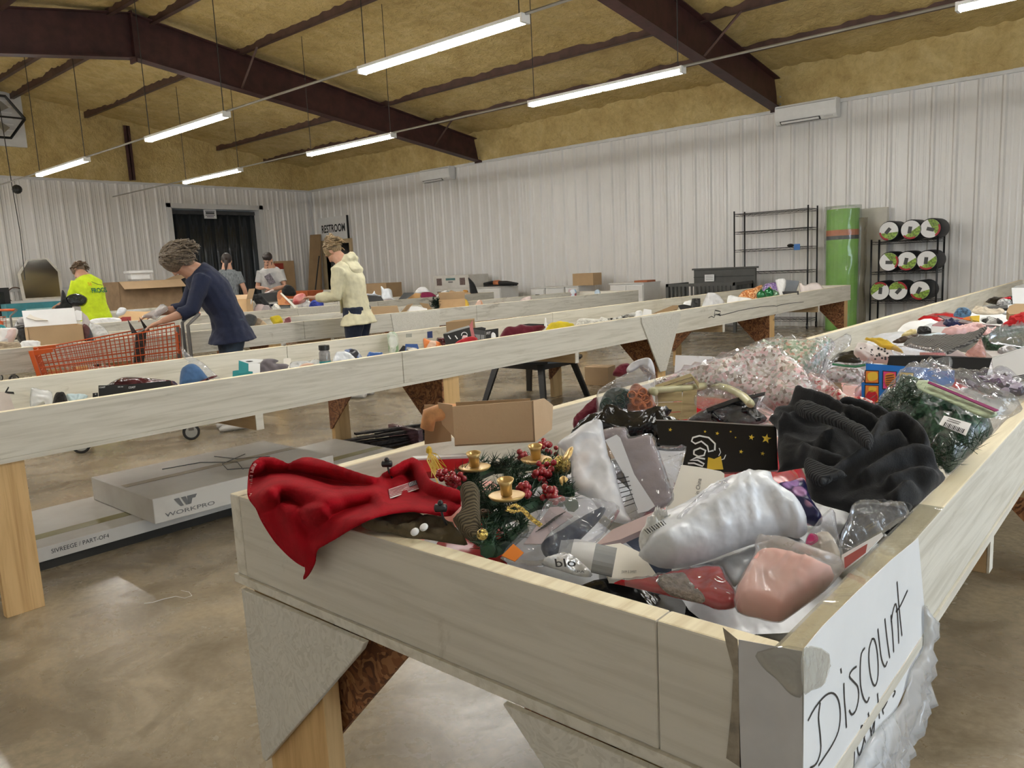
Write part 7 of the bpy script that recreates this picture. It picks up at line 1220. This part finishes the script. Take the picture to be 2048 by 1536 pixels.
for nm, lab, m, pts in (('black_tote', 'black tote standing in the loaded trolley', BLKCL, [(800, 720), (820, 640), (880, 610), (905, 440), (960, 500), (985, 600), (1060, 640), (1000, 740)]), ('silver_black_pack', 'black pack in shiny clear film on the loaded trolley', DKF, [(960, 560), (1050, 500), (1180, 500), (1280, 570), (1230, 640), (1100, 650), (990, 640)])): solo(nm, lab, 'bag', puff(low(ZV(pts), 4), plane(*ZV([(950, 750)])[0], None, 80, 0, -12.0), .10, wr=.03), m, smooth=True)
# ================================================================ FLOOR: cartons, bundle, side table
WCART = M('white_carton_print', (.66, .64, .60), .5, 0, .06, 4, c2=(.56, .53, .49)); 
def boxpts(P, ex, ey, h): P, ex, ey = map(np.asarray, (P, ex, ey)); return MB().obox(P+ex/2+ey/2+np.array([0, 0, h/2]), ex/2, ey/2, np.array([0, 0, h/2]))
q = boxpts((-4.48, 1.02, 0), (.66, 0, 0), (0, 2.18, 0), .045); solo('floor_pallet', 'low dark pallet under the flat white cartons', 'pallet', q, M('dark_pallet', (.03, .028, .024), .8))
q = boxpts((-4.49, 1.06, .045), (.69, 0, 0), (0, 2.14, 0), .066); c1 = solo('flat_white_carton', 'long flat white carton lowest of the two lying under the white bin table', 'carton', q, WCART, bevel=.003)
q = MB(); q.box(-4.02, -3.94, 1.07, 3.19, .1112, .1118); obj('yellow_tape', q, M('olive_tape', (.30, .27, .10), .4), c1)
xx = -3.799; quad3(c1, 'SIVREEGE / PART-OF4', (xx, 1.13, .092), (xx, 1.38, .092), (xx, 1.38, .072), (xx, 1.13, .072), INK)
fl_, bl_ = at(310.6, 1049, 2, .112), at(187.5, 999, 2, .112); ey_ = unit(np.array([.04, 1, 0])); ex_ = fl_-bl_; ex_[2] = 0; q = boxpts(bl_, ex_, ey_*1.02, .125); c2 = solo('workbench_carton', 'thick white carton with a grey logo lying on the longer flat carton', 'carton', q, WCART, bevel=.004)
o_ = bl_+ex_; nf = np.array([ey_[1], -ey_[0], 0]); F3 = lambda s, z: o_+ey_*s+np.array([0, 0, z])+nf*.002
GLOGO = M('grey_logo', (.16, .16, .16), .5); quad3(c2, 'WORKPRO', F3(.05, .042), F3(.30, .042), F3(.30, .022), F3(.05, .022), GLOGO)
q = MB()
for pts in ([(.10, .105), (.125, .105), (.145, .062), (.13, .062)], [(.135, .105), (.158, .105), (.172, .062), (.157, .062)], [(.165, .105), (.215, .105), (.205, .088), (.19, .088), (.182, .062), (.172, .062)]): q.prism([F3(s, z-.004) for s, z in pts], nf*.001)
obj('logo_mark', q, GLOGO, c2)
for k, s_ in enumerate(('SILVER', 'FOREST', 'STEEL', 'SWEDE')): quad3(c2, s_, F3(.56, .105-k*.02), F3(.66, .105-k*.02), F3(.66, .092-k*.02), F3(.56, .092-k*.02), GLOGO)
q = MB(); tpz = bl_[2]+.1262; cc = bl_+ex_*.5; q.prism([(cc+ey_*.02-ex_*.04)[0:2].tolist()+[tpz], (cc+ey_*1.0-ex_*.04)[0:2].tolist()+[tpz], (cc+ey_*1.0+ex_*.04)[0:2].tolist()+[tpz], (cc+ey_*.02+ex_*.04)[0:2].tolist()+[tpz]], (0, 0, .0006)); obj('brown_tape', q, M('brown_strip', (.40, .32, .20), .5), c2)
q = MB(); w1 = lambda a_, b: (bl_+ex_*a_+ey_*b)[0:2].tolist()+[tpz+.001]
for pth in ([(.25, .3), (.3, .5), (.55, .62), (.8, .55)], [(.35, .75), (.5, .55), (.7, .5), (.85, .62)], [(.2, .62), (.45, .66), (.6, .8)]): q.tube([w1(*p) for p in pth], .0025, 5)
obj('doodle_line', q, GLOGO, c2)
q = MB(); r = random.Random(5); pb = at(812, 884, 2, 0)
for k in range(16):
    o_ = pb+np.array([r.uniform(-.10, .05), r.uniform(-.12, .12), .015+.018*(k//3)]); d_ = unit(np.array([.30+r.gauss(0, .06), .95, r.gauss(0, .04)])); L_ = r.uniform(.25, .4); q.obox(o_, d_*L_, np.cross(d_, Zv)*.022, Zv*.007)
t = thing('bark_bundle', 'bundle of dark wooden strips tied with purple tape on the floor', 'wood bundle', pb); obj('strips', q, M('dark_bark', (.06, .045, .038), .7, 0, .5, 30), t); q = MB(); q.obox(pb+np.array([.0, 0, .055]), np.array([.19, -.02, 0]), np.array([.004, .018, 0]), np.array([0, 0, .06])); obj('purple_strap', q, film('purple_tape', (.6, .45, .5), .4, .15, 12, (.32, .18, .22)), t)
BT = M('black_lacquer', (.018, .017, .017), .4); tc = np.array([-4.62, 5.62, 0]); t = thing('side_table', 'low black round-edged side table standing under the white bin table', 'side table', tc)
for k in range(6):
    y0 = -.40+k*.134; q = MB(); w0, w1_ = [.46*math.sqrt(max(.05, 1-(yy/.44)**2)) for yy in (y0, y0+.128)]; q.prism([tc+np.array([-w0, y0, .38]), tc+np.array([w0, y0, .38]), tc+np.array([w1_, y0+.128, .38]), tc+np.array([-w1_, y0+.128, .38])], (0, 0, .022)); obj('top_slat', q, BT, t, bevel=.003)
for sx, sy in ((-1, -1), (1, -1), (1, 1), (-1, 1)):
    q = MB(); a_ = tc+np.array([sx*.26, sy*.22, .378]); b_ = tc+np.array([sx*.36, sy*.32, 0]); q.prism([a_+np.array([-.035, 0, 0]), a_+np.array([.035, 0, 0]), b_+np.array([.028, 0, 0]), b_+np.array([-.028, 0, 0])], (0, .024*sy, 0)); lg = obj('leg', q, BT, t); q = MB(); q.lathe([(.011, 0), (.009, .006)], 8, a_+np.array([0, .025*sy, -.04]), (0, sy, 0)); obj('bolt_cap', q, PAPERW, lg)
for ex2, ey2 in (((.28, 0, 0), (0, .012, 0)), ((.012, 0, 0), (0, .24, 0))):
    for s_ in (-1, 1): q = MB(); q.obox(tc+np.array([0, .22*s_, .345]) if ex2[0] > .1 else tc+np.array([.26*s_, 0, .345]), ex2, ey2, (0, 0, .03)); obj('apron', q, BT, t)
carton('small_floor_carton', 'small brown carton on the floor beyond the black side table', 'carton', at(1206, 772, 2, 0)+np.array([-.1, .1, 0]), .2, .26, .2, .19, closed=True)
q = MB(); q.tube([at(x, y, 2, .003) for x, y in Z1([(985, 1388), (1040, 1382), (1110, 1360), (1200, 1340), (1260, 1352), (1310, 1335), (1290, 1310), (1235, 1300)])], .0012, 5); solo('string_scrap', 'thin white thread lying on the concrete floor', 'thread', q, PAPERW)
# ================================================================ ALONG THE WALLS
def ac(x0, w_, z, lab):
    t = thing('air_conditioner', lab, 'air conditioner', (x0+w_/2, YW-.1, z-.3), 'wall air conditioners'); prof = [(0, 0), (-.13, -.005), (-.19, .05), (-.215, .14), (-.21, .26), (-.19, .295), (-.05, .30), (0, .30)]
    q = MB(); q.loft([[(x, YW-.035+a_, z-.3+b_) for a_, b_ in prof] for x in (x0, x0+w_)]); obj('body', q, WHITE, t, bevel=.006); q = MB(); q.prism([(x0+.08, YW-.035-.135, z-.302), (x0+.08, YW-.035-.197, z-.258), (x0+w_*.74, YW-.035-.197, z-.258), (x0+w_*.74, YW-.035-.135, z-.302)], (0, -.006, -.004)); lv = obj('outlet_slot', q, DARKG, t)
    for k in range(2): q = MB(); q.box(x0+.1, x0+w_*.72, YW-.228+k*.02, YW-.222+k*.02, z-.292-k*.008, z-.262-k*.01); obj('louvre', q, WHITE, lv)
    q = MB(); q.box(x0+.02, x0+w_-.02, YW-.253, YW-.248, z-.045, z-.04); obj('front_seam', q, DARKG, t); q = MB(); q.box(x0+w_*.8, x0+w_*.93, YW-.225, YW-.2, z-.285, z-.262); obj('display', q, TRIMM, t)
ac(-5.38, 1.0, 3.69, 'white split air conditioner beside the steel beam end, above the wire shelving'); ac(-14.15, 1.0, 3.66, 'white split air conditioner nearer the restroom sign')
q = MB(); q.box(-18.6, -17.32, YW-.10, YW-.07, 2.24, 2.86); rs = solo('restroom_sign', 'white board sign with black capital letters above the pine door frame', 'sign', q, PAPERW); quad3(rs, 'RESTROOM', (-18.46, YW-.101, 2.66), (-17.40, YW-.101, 2.66), (-17.40, YW-.101, 2.44), (-18.46, YW-.101, 2.44), INK, bold=.025); q = MB(); q.box(-17.32, -17.29, YW-.1, YW-.05, 2.24, 2.86); obj('dark_edge', q, INK, rs)
def tubeshelf(name, lab, x0, x1, y0, y1, zs, ztop, caster):
    t = thing(name, lab, 'wire shelving', ((x0+x1)/2, (y0+y1)/2, 0), 'black wire shelving units')
    for x in (x0, x1):
        for y in (y0, y1):
            q = MB(); q.tube([(x, y, .1 if caster else 0), (x, y, ztop)], .0135, 8); ps = obj('post', q, BLACKM, t, smooth=True)
            if caster: q = MB(); q.lathe([(.012, -.014), (.05, -.014), (.05, .014), (.012, .014)], 16, (x, y, .05), (1, .2, 0)); obj('caster', q, BLACK, ps)
    for z in zs:
        q = MB()
        for dz in (0, -.035):
            for a_, b_ in (((x0, y0), (x1, y0)), ((x0, y1), (x1, y1)), ((x0, y0), (x0, y1)), ((x1, y0), (x1, y1))): q.tube([(*a_, z+dz), (*b_, z+dz)], .0042 if dz == 0 else .003, 5)
        n = int((x1-x0)/.028)
        for k in range(1, n): x = x0+(x1-x0)*k/n; q.tube([(x, y0, z), (x, y1, z)], .0016, 3)
        for y in (y0, (y0+y1)/2, y1): q.tube([(x0+(x1-x0)*k/24, y, z-.003-.03*(k % 2)) for k in range(25)], .002, 3)
        obj('wire_shelf', q, BLACKM, t)
    return t
zl = lambda py, px=1478: float(at(px, py, 1, 12.86)[2])
S1_ = tubeshelf('wire_shelf_unit', 'tall empty black wire shelving unit on casters', -5.97, -4.70, 12.86, 13.28, [zl(y) for y in (428, 464, 500, 545)]+[.52, .16], zl(422), True)
q = MB(); c0 = at(1594, 494, 1, 12.84); q.box(c0[0]-.05, c0[0]+.05, 12.835, 12.84, c0[2]-.05, c0[2]+.05); solo('blue_tag', 'small square blue tag hanging on the tall wire shelving', 'tag', q, M('blue_tag', (.05, .20, .55), .5)); q = MB(); c0 = at(1581, 491, 1, 12.9); q.sphere(c0+np.array([0, 0, .0]), (.06, .04, .03), 10, 7); solo('black_cord_knot', 'knotted black cord on the tall wire shelving', 'cord', q, BLACK)
xl, xr = float(at(1743, 482, 1, 12.8)[0]), float(at(1876, 476, 1, 12.8)[0]); z2 = [float(at(1743, y, 1, 12.8)[2]) for y in (485, 545, 602)]
tubeshelf('wire_shelf_unit', 'lower black wire shelving unit holding the rolled black bags', xl, xr, 12.8, 13.2, z2+[.12], z2[0]+.04, False)
LG = M('lime_print', (.30, .48, .06), .4, 0, .4, 40); NYL = M('black_nylon', (.013, .014, .018), .55, 0, .2, 20, .3, 60, .005)
pos = [(1778, 463, 0), (1822, 459, 0), (1861, 458, 0), (1778, 527, 1), (1814, 526, 1), (1854, 525, 1), (1760, 584, 2), (1796, 582, 2), (1840, 583, 2)]; rots = [-40, -8, 75, 88, -12, -5, 175, 140, -25]; wherel = ['the top shelf', 'the middle shelf', 'the bottom shelf']; side_ = ['first', 'second', 'third']
for i, ((px, py, lv), rt) in enumerate(zip(pos, rots)):
    rr = .150; p = at(px, py, 1, 12.74); p[2] = z2[lv]+rr+.006; ax = unit(np.array([.05, 1, 0])); a_ = math.radians(rt); ex = unit(np.array([1, -.05, 0])); lx = ex*math.cos(a_)+Zv*math.sin(a_); ly = -ex*math.sin(a_)+Zv*math.cos(a_)
    t = thing('rolled_bag', 'rolled black bag, ' + side_[i % 3] + ' from the lime roll on ' + wherel[lv].replace('shelf', 'wire shelf'), 'rolled bag', p-Zv*rr, 'rolled bags on the wire shelves')
    q = MB(); q.lathe([(rr*.6, -.012), (rr*.93, -.006), (rr, .02), (rr*1.01, .2), (rr, .40), (rr*.9, .44), (rr*.3, .45)], 24, p, ax); obj('bag', q, NYL, t, smooth=True)
    pf = p-ax*.0125; circ = lambda r_, a0, a1, n=20: [pf+(lx*math.cos(b)+ly*math.sin(b))*r_ for b in np.linspace(a0, a1, n)]
    q = MB(); q.prism(circ(rr*.9, 0, 2*math.pi, 29)[:-1], -ax*.002); lb_ = obj('end_label', q, PAPERW, t); q = MB(); q.prism(circ(rr*.89, -2.2, .55, 16), -ax*.0032); obj('green_print', q, LG, lb_); q = MB(); c0 = pf-lx*.01-ly*.005; q.obox(c0-ax*.004, lx*.026, ly*.05, ax*.0008); obj('photo_print', q, DARKG, lb_)
    q = MB(); q.prism([pf+(lx*math.cos(b)+ly*math.sin(b))*rr*.92 for b in np.linspace(-2.3, -.9, 9)]+[pf+(lx*math.cos(b)+ly*math.sin(b))*rr*.75 for b in np.linspace(-.9, -2.3, 9)], -ax*.0045); obj('red_strip', q, M('red_strip', (.40, .01, .02), .4), lb_)
LIME = M('lime_roll', (.20, .48, .035), .5, 0, .12, 4); cg = np.array([float(at(1680, 540, 1, 12.75)[0]), 12.85, 0]); t = thing('lime_roll', 'tall lime green roll in clear wrap with an orange band, leaning by the wall', 'roll', cg)
def ring(z, rx, ry, n=24, c0=cg): return [c0+np.array([rx*math.cos(2*math.pi*k/n), ry*math.sin(2*math.pi*k/n), z]) for k in range(n)]
for nm, z0, z1, m, g_ in (('green_roll', 0, 1.90, LIME, 0), ('orange_band', 1.49, 1.58, M('orange_band', (.60, .16, .04), .5), .004), ('black_band', 1.43, 1.49, BLACK, .004)):
    q = MB(); q.loft([ring(z, .245+g_, .2+g_) for z in (z0, z1)]); obj(nm, q, m, t, smooth=False)
q = MB(); q.loft([[p+np.array([.02*nz(p[0]*9, z*3, k*.7), .02*nz(p[1]*9, z*3, k), 0])*1.5 for k, p in enumerate(ring(z, .275, .23))] for z in np.linspace(0, 1.95, 26)]); obj('clear_wrap', q, film('roll_wrap', (.96, .98, .96), .10, .1, 6, (.8, .85, .8), .5), t, smooth=True)
q = MB(); q.box(-4.45, -3.60, 13.22, 13.33, 0, 1.90); solo('white_mattress', 'white padded board leaning against the wall behind the lime roll', 'board', q, M('cream_board', (.68, .65, .58), .7, 0, .05), bevel=.01)
q = MB(); q.loft([[np.array([-3.95, 12.95, 0])+np.array([(.13+.03*nz(z*2, k*.5))*math.cos(k*.45), (.12+.03*nz(z*2.5, k*.6, 3))*math.sin(k*.45), z]) for k in range(14)] for z in np.linspace(0, 1.75, 18)]); solo('wrapped_bundle', 'slim clear wrapped brown bundle standing beside the lime roll', 'bundle', q, film('brown_wrap', (.85, .8, .7), .4, .15, 7, (.5, .45, .35)), smooth=True)
# crib
CRG = M('crib_grey', (.075, .075, .072), .5, 0, .1); xa, xb = float(at(1340, 566, 1, 12.2)[0]), float(at(1478, 563, 1, 12.2)[0]); ztp = float(at(1400, 566, 1, 12.2)[2]); t = thing('baby_crib', 'dark grey slatted baby crib with a high headboard below the wire shelving', 'crib', ((xa+xb)/2, 12.5, 0))
zh = float(at(1372, 541, 1, 12.9)[2]); q = MB(); q.box(xa+.18, xb+.05, 12.88, 12.93, .3, zh); q.box(xa+.15, xb+.08, 12.86, 12.95, zh, zh+.03); obj('headboard', q, CRG, t, bevel=.004)
q = MB(); q.box(xa+.18, xb+.02, 12.87, 12.88, zh-.13, zh-.12); obj('headboard_groove', q, BLACK, t)
for z0, z1 in ((ztp-.05, ztp), (.28, .34)): q = MB(); q.box(xa, xb, 12.19, 12.23, z0, z1); obj('front_rail', q, CRG, t)
for k in range(17): x = xa+.03+(xb-xa-.06)*k/16; q = MB(); q.box(x-.016, x+.016, 12.2, 12.22, .3, ztp-.03); obj('slat', q, CRG, t)
for x in (xa, xb-.04):
    for y in (12.19, 12.88): q = MB(); q.box(x, x+.05, y, y+.05, 0, ztp); obj('post', q, CRG, t)
    q = MB(); q.box(x, x+.04, 12.2, 12.9, ztp-.05, ztp); obj('side_rail', q, CRG, t)
    for k in range(9): y = 12.27+k*.07; q = MB(); q.box(x+.01, x+.03, y, y+.03, .3, ztp-.03); obj('slat', q, CRG, t)
t.location.y -= .0; q = MB(); c0 = at(1419, 556, 1, 12.72); q.box(c0[0]-.09, c0[0]+.09, 12.715, 12.72, c0[2]-.06, c0[2]+.06); crib_t = t; pn = solo('crib_notice', 'white paper notice taped to the crib headboard', 'notice', q, PAPERW)
for k in range(3): q = MB(); q.box(c0[0]-.07, c0[0]+.07, 12.713, 12.715, c0[2]+.03-k*.03, c0[2]+.036-k*.03); obj('printed_line', q, DARKG, pn)
t.location.y -= .14
# white cabinets along the back wall
CAB = M('white_cabinet', (.74, .73, .71), .4, 0, .03)
def cabinet(lab, pxl, pxr, pyt, yf, dep, drawers, pull='knob', zt=None):
    xa, xb = float(at(pxl, pyt, 1, yf)[0]), float(at(pxr, pyt, 1, yf)[0]); z = zt or float(at((pxl+pxr)/2, pyt, 1, yf)[2]); t = thing('white_cabinet', lab, 'cabinet', ((xa+xb)/2, yf+dep/2, 0), 'white cabinets along the back wall')
    q = MB(); q.box(xa, xb, yf+.02, yf+dep, .06, z-.02); q.box(xa+.03, xb-.03, yf+.05, yf+dep, 0, .06); obj('carcass', q, CAB, t); q = MB(); q.box(xa-.015, xb+.015, yf-.01, yf+dep, z-.02, z); obj('top', q, CAB, t, bevel=.003)
    nr, nc = drawers; hh = (z-.12)/nr; ww = (xb-xa)/nc
    for i in range(nr):
        for j in range(nc):
            q = MB(); q.box(xa+ww*j+.012, xa+ww*(j+1)-.012, yf, yf+.02, .08+hh*i+.008, .08+hh*(i+1)-.008); dw = obj('drawer', q, CAB, t, bevel=.003); cx = xa+ww*(j+.5); cz = .08+hh*(i+.5); q = MB()
            if pull == 'knob': q.lathe([(.006, 0), (.016, .012), (.012, .024)], 10, (cx, yf, cz), (0, -1, 0))
            else: q.box(cx-.05, cx+.05, yf-.02, yf, cz-.012, cz+.012)
            obj('knob' if pull == 'knob' else 'cup_pull', q, BLACK, dw)
    return xa, xb, z
A_ = cabinet('white two drawer wide cabinet with an orange tray on top beside the crib', 1219, 1286, 566, 12.45, .62, (3, 2)); C_ = cabinet('white cabinet carrying a long black and orange toy', 950, 1000, 574, 12.4, .6, (3, 1)); cabinet('white narrow cabinet with a black cup pull', 1062, 1088, 575, 12.6, .6, (3, 1), 'cup'); cabinet('white plain cabinet between the narrow cabinet and the small carton', 1090, 1127, 574, 12.62, .55, (1, 1)); D_ = cabinet('white cabinet with a thin slot below the small brown carton', 1129, 1156, 572, 12.6, .6, (3, 1))
q = MB(); q.box(A_[0]+.45, A_[1]+.0, 12.6, 12.9, A_[2], A_[2]+.035); solo('orange_tray', 'orange flat tray on the wide white cabinet', 'tray', q, M('orange_tray', (.45, .14, .05), .5), bevel=.005)
carton('small_brown_carton', 'small brown carton on top of a white cabinet', 'carton', (D_[1]+.05, 12.85, D_[2]), 0, .5, .3, .24, closed=True)
q = MB(); q.tube([(C_[0]+.0, 12.7, C_[2]+.06), (C_[0]+.25, 12.68, C_[2]+.08), (C_[0]+.7, 12.66, C_[2]+.07), (C_[1]+.30, 12.64, C_[2]+.045)], [.03, .045, .045, .02], 8); q2 = MB(); q2.tube([(C_[0]+.33, 12.68, C_[2]+.08), (C_[0]+.48, 12.67, C_[2]+.08)], .055, 8)
t = thing('toy_blaster', 'long black toy with orange middle lying on a white cabinet', 'toy', (C_[0]+.4, 12.68, C_[2])); obj('barrel', q, BLACK, t, smooth=True); obj('orange_grip', q2, M('orange_plastic_toy', (.6, .2, .08), .4), t, smooth=True); q = MB(); q.box(C_[0]+.05, C_[1]+.2, 12.62, 12.74, C_[2], C_[2]+.03); obj('base_rest', q, BLACK, t)
xa, xb = float(at(868, 560, 1, 12.45)[0]), float(at(937, 555, 1, 12.45)[0]); zt_ = float(at(900, 551, 1, 12.45)[2])
for k, lab in enumerate(('white picture printed carton, lower of the stacked pair by the back wall', 'white picture printed carton, upper of the stacked pair by the back wall')):
    z1 = zt_-.30*(1-k); z0 = z1-.30 if k else 0; q = MB(); q.box(xa, xb, 12.45, 13.1, z0+.002, z1); cb_ = solo('printed_carton', lab, 'carton', q, WCART, 'stacked white cartons', bevel=.004)
    for fx, m in ((.08, M('brown_photo', (.20, .14, .13), .5, 0, .4, 40)), (.75, MATS['brown_photo'])): q = MB(); q.box(xa+(xb-xa)*fx, xa+(xb-xa)*(fx+.15), 12.447, 12.45, z1-.22, z1-.06); obj('picture_print', q, m, cb_)
    q = MB(); q.box(xa+(xb-xa)*.35, xa+(xb-xa)*.62, 12.447, 12.45, z1-.11, z1-.06); obj('teal_title', q, M('teal_title', (.10, .22, .22), .5), cb_); q = MB(); q.box(xa+(xb-xa)*.42, xa+(xb-xa)*.55, 12.447, 12.45, z1-.16, z1-.135); obj('grey_line', q, GLOGO, cb_)
carton('floor_carton', 'brown closed carton on the floor by the wall near the restroom door', 'carton', at(725, 590, 0, -15.2)*np.array([1, 1, 0])+np.array([.3, .3, 0]), .2, .9, .6, 1.02, closed=True)
# corner: cardboard sheets, black pole
q = MB(); q.prism([(-18.75, 12.75, 0), (-18.35, 12.95, 0), (-18.45, 13.2, 2.42), (-18.75, 13.1, 2.42)], (0, .05, 0)); solo('cardboard_tube', 'tall brown cardboard panel standing in the corner by the restroom sign', 'cardboard', q, CARDD)
q = MB(); q.box(XW+.12, XW+.2, 11.95, 12.55, 0, 1.72); solo('flattened_carton', 'brown flattened carton leaning on the wall behind the man', 'cardboard', q, CARD, bevel=.01); q = MB(); q.box(XW+.22, XW+.28, 11.85, 12.15, .6, 1.66); solo('red_signboard', 'red signboard leaning on the wall behind the man', 'panel', q, M('dull_red_panel', (.40, .05, .03), .6))
q = MB(); q.tube([(-15.9, 10.9, 0), (-16.3, 11.6, 1.75)], .018, 6); solo('black_pole', 'thin black pole leaning beside the cardboard in the corner', 'pole', q, BLACK); q = MB(); q.box(-15.6, -14.6, 10.0, 10.5, 0, .95); solo('orange_bench', 'low orange and black case behind the goods near the corner', 'case', q, M('orange_case', (.45, .10, .03), .5), bevel=.01)
# left wall: big open carton, foam, mirror, teal carton, monitor, chair, cord
P0 = at(280, 612, 0, -17.2); P0[2] = .62
q = MB(); q.box(-17.9, -16.5, 6.7, 8.5, 0, .62); solo('grey_platform', 'low dark grey platform under the big open carton', 'platform', q, DARKG)
carton('big_open_carton', 'big open brown carton with folded flaps near the left wall', 'carton', (-17.2, 7.6, .62), 0, .8, 1.35, .72, [(0, 125, .28), (2, 70, .3)], (M('kraft_big', (.40, .27, .16), .8), CARDI))
q = MB(); q.box(-17.0, -16.8, 7.2, 7.6, 1.37, 1.52); q.box(-17.05, -16.75, 7.15, 7.65, 1.5, 1.56); solo('foam_block', 'white moulded foam block on top of the big open carton', 'foam', q, PAPERW, bevel=.015)
mc_ = at(90, 600, 0, -18.6); mz = 1.05; oc = [(-.40, 0), (-.42, .55), (-.20, .85), (.20, .88), (.42, .58), (.40, 0)]; t = thing('octagon_mirror', 'octagonal mirror with a pale frame leaning on the left wall', 'mirror', (-18.7, mc_[1], mz))
q = MB(); q.prism([(-18.7-b*.08, mc_[1]+a_, mz+b) for a_, b in oc], (.03, 0, 0)); obj('mirror_frame', q, M('pale_frame', (.62, .58, .50), .3, .2), t); q = MB(); q.prism([(-18.665-(.04+b*.93)*.08, mc_[1]+a_*.86, mz+.04+b*.93) for a_, b in oc], (.004, 0, 0)); m, nt, bsd = nodes('mirror_glass'); bsd.inputs['Metallic'].default_value = 1; bsd.inputs['Roughness'].default_value = .08; bsd.inputs['Base Color'].default_value = (.6, .6, .55, 1); obj('mirror_glass', q, m, t)
q = MB(); q.box(-18.95, -18.45, mc_[1]-.9, mc_[1]+1.0, 0, mz); solo('storage_bench', 'low white storage bench under the mirror', 'bench', q, CAB)
tcx = at(75, 612, 0, -15.9); q = MB(); q.box(-16.2, -15.9, tcx[1]-.5, tcx[1]+.55, .70, 1.03); tc_ = solo('teal_carton', 'teal and white printed carton in front of the octagonal mirror', 'carton', q, M('teal_box', (.03, .20, .24), .5)); q = MB(); q.box(-15.9, -15.898, tcx[1]-.2, tcx[1]+.5, .72, .92); obj('pale_print', q, M('pale_teal', (.35, .55, .55), .5), tc_); q = MB(); q.box(-16.25, -15.85, tcx[1]-.6, tcx[1]+.6, 0, .70); solo('stand_block', 'grey stand below the teal carton', 'stand', q, DARKG)
mo = at(8, 605, 0, -17.5); q = MB(); q.box(-17.9, -17.5, mo[1]-.6, mo[1]+.12, .78, 1.33); mt_ = solo('black_appliance', 'black glass fronted appliance against the left wall', 'appliance', q, BLACK, bevel=.01); q = MB(); q.box(-17.5, -17.495, mo[1]-.5, mo[1]+.02, .86, 1.25); obj('glass_front', q, M('dark_glass', (.02, .025, .025), .1), mt_); q = MB(); q.box(-18.0, -17.4, mo[1]-.8, mo[1]+.5, 0, .78); solo('appliance_bench', 'white bench under the black appliance', 'bench', q, CAB)
q = MB(); cr_ = at(32, 590, 0, -18.9); q.tube([cr_+np.array([0, .16*math.cos(a_), .16*math.sin(a_)]) for a_ in np.linspace(0, 6.1, 24)], .012, 6); solo('hose_coil', 'brown coiled hose hanging on the left wall', 'hose', q, M('brown_hose', (.10, .05, .03), .5))
q = MB(); k0, k1, k2 = at(-6, 180, 0, -17.5), at(24, 372, 0, -17.5), at(50, 560, 0, -17.5); q.tube([k0, k1, (k1+k2)/2+np.array([0, .03, 0]), k2], .008, 5); q.sphere(k1+np.array([0, .08, -.06]), .09, 10, 7); solo('hanging_cord', 'thin cord with a tied coil hanging down the left wall', 'cord', q, WIRE)
t = thing('white_chair', 'white moulded chair behind the woman in grey', 'chair', at(450, 590, 0, -13.6)*np.array([1, 1, 0])); cc = np.array(t.location); q = MB(); q.sphere(cc+np.array([-.1, -.05, .98]), (.06, .2, .2), 14, 9); obj('backrest', q, WHITE, t, smooth=True); q = MB(); q.box(cc[0]-.2, cc[0]+.25, cc[1]-.22, cc[1]+.22, .72, .76); obj('seat', q, WHITE, t, bevel=.01); q = MB(); q.tube([cc+np.array([0, 0, .05]), cc+np.array([0, 0, .72])], .03, 8); obj('pedestal', q, GALV, t); q = MB(); q.lathe([(.24, 0), (.22, .03), (.03, .06)], 16, cc); obj('base', q, GALV, t)
# wall fan high on the left wall
fp_ = at(14, 238, 0, XW+.2); t = thing('exhaust_fan', 'square wall exhaust fan with a black angled guard high on the left wall', 'exhaust fan', fp_-np.array([0, 0, .5])); q = MB(); q.box(XW+.1, XW+.19, fp_[1]-.8, fp_[1]+.32, fp_[2]-.55, fp_[2]+.55); obj('wall_plate', q, TRIMM, t)
hx = [fp_+np.array([.25, (.55 if abs(k-2) < 1.5 else .1)*0, 0]) for k in range(4)]; ctr = fp_+np.array([.2, -.35, 0]); pts = [ctr+np.array([0, .62*math.cos(a_), .48*math.sin(a_)]) for a_ in np.linspace(0, 2*math.pi, 7)]; q = MB(); q.tube(pts, .03, 6); q.tube([ctr+np.array([0, -.6, 0]), ctr+np.array([0, .6, 0])], .02, 5); obj('guard_frame', q, BLACK, t)
for k in range(7): q = MB(); z = fp_[2]-.36+k*.12; q.box(XW+.19, XW+.23, ctr[1]-.45, ctr[1]+.45, z, z+.02); obj('shutter_blade', q, WHITE, t)
for k in range(4): a_ = k*1.57+.5; q = MB(); q.prism([ctr+np.array([.02, 0, 0]), ctr+np.array([.05, .38*math.cos(a_), .38*math.sin(a_)]), ctr+np.array([.0, .38*math.cos(a_+.5), .38*math.sin(a_+.5)])], (.006, 0, 0)); obj('fan_blade', q, GALV, t)
fill(-8.05, -7.25, 1.9, 9.9, 26, .65, .70, 'the grey table behind the trolley', 11, (.2, .32), -.073, (-7.04, 1.5)); fill(-11.25, -10.5, 3.8, 9.8, 24, .66, .72, 'the weathered table beside the man', 12, (.22, .34), -.05, (-10.25, 3.4)); fill(-15.1, -14.4, 3.8, 9.2, 14, .67, .74, 'the table along the left wall', 13, (.22, .34), -.03, (-14.15, 3.4))
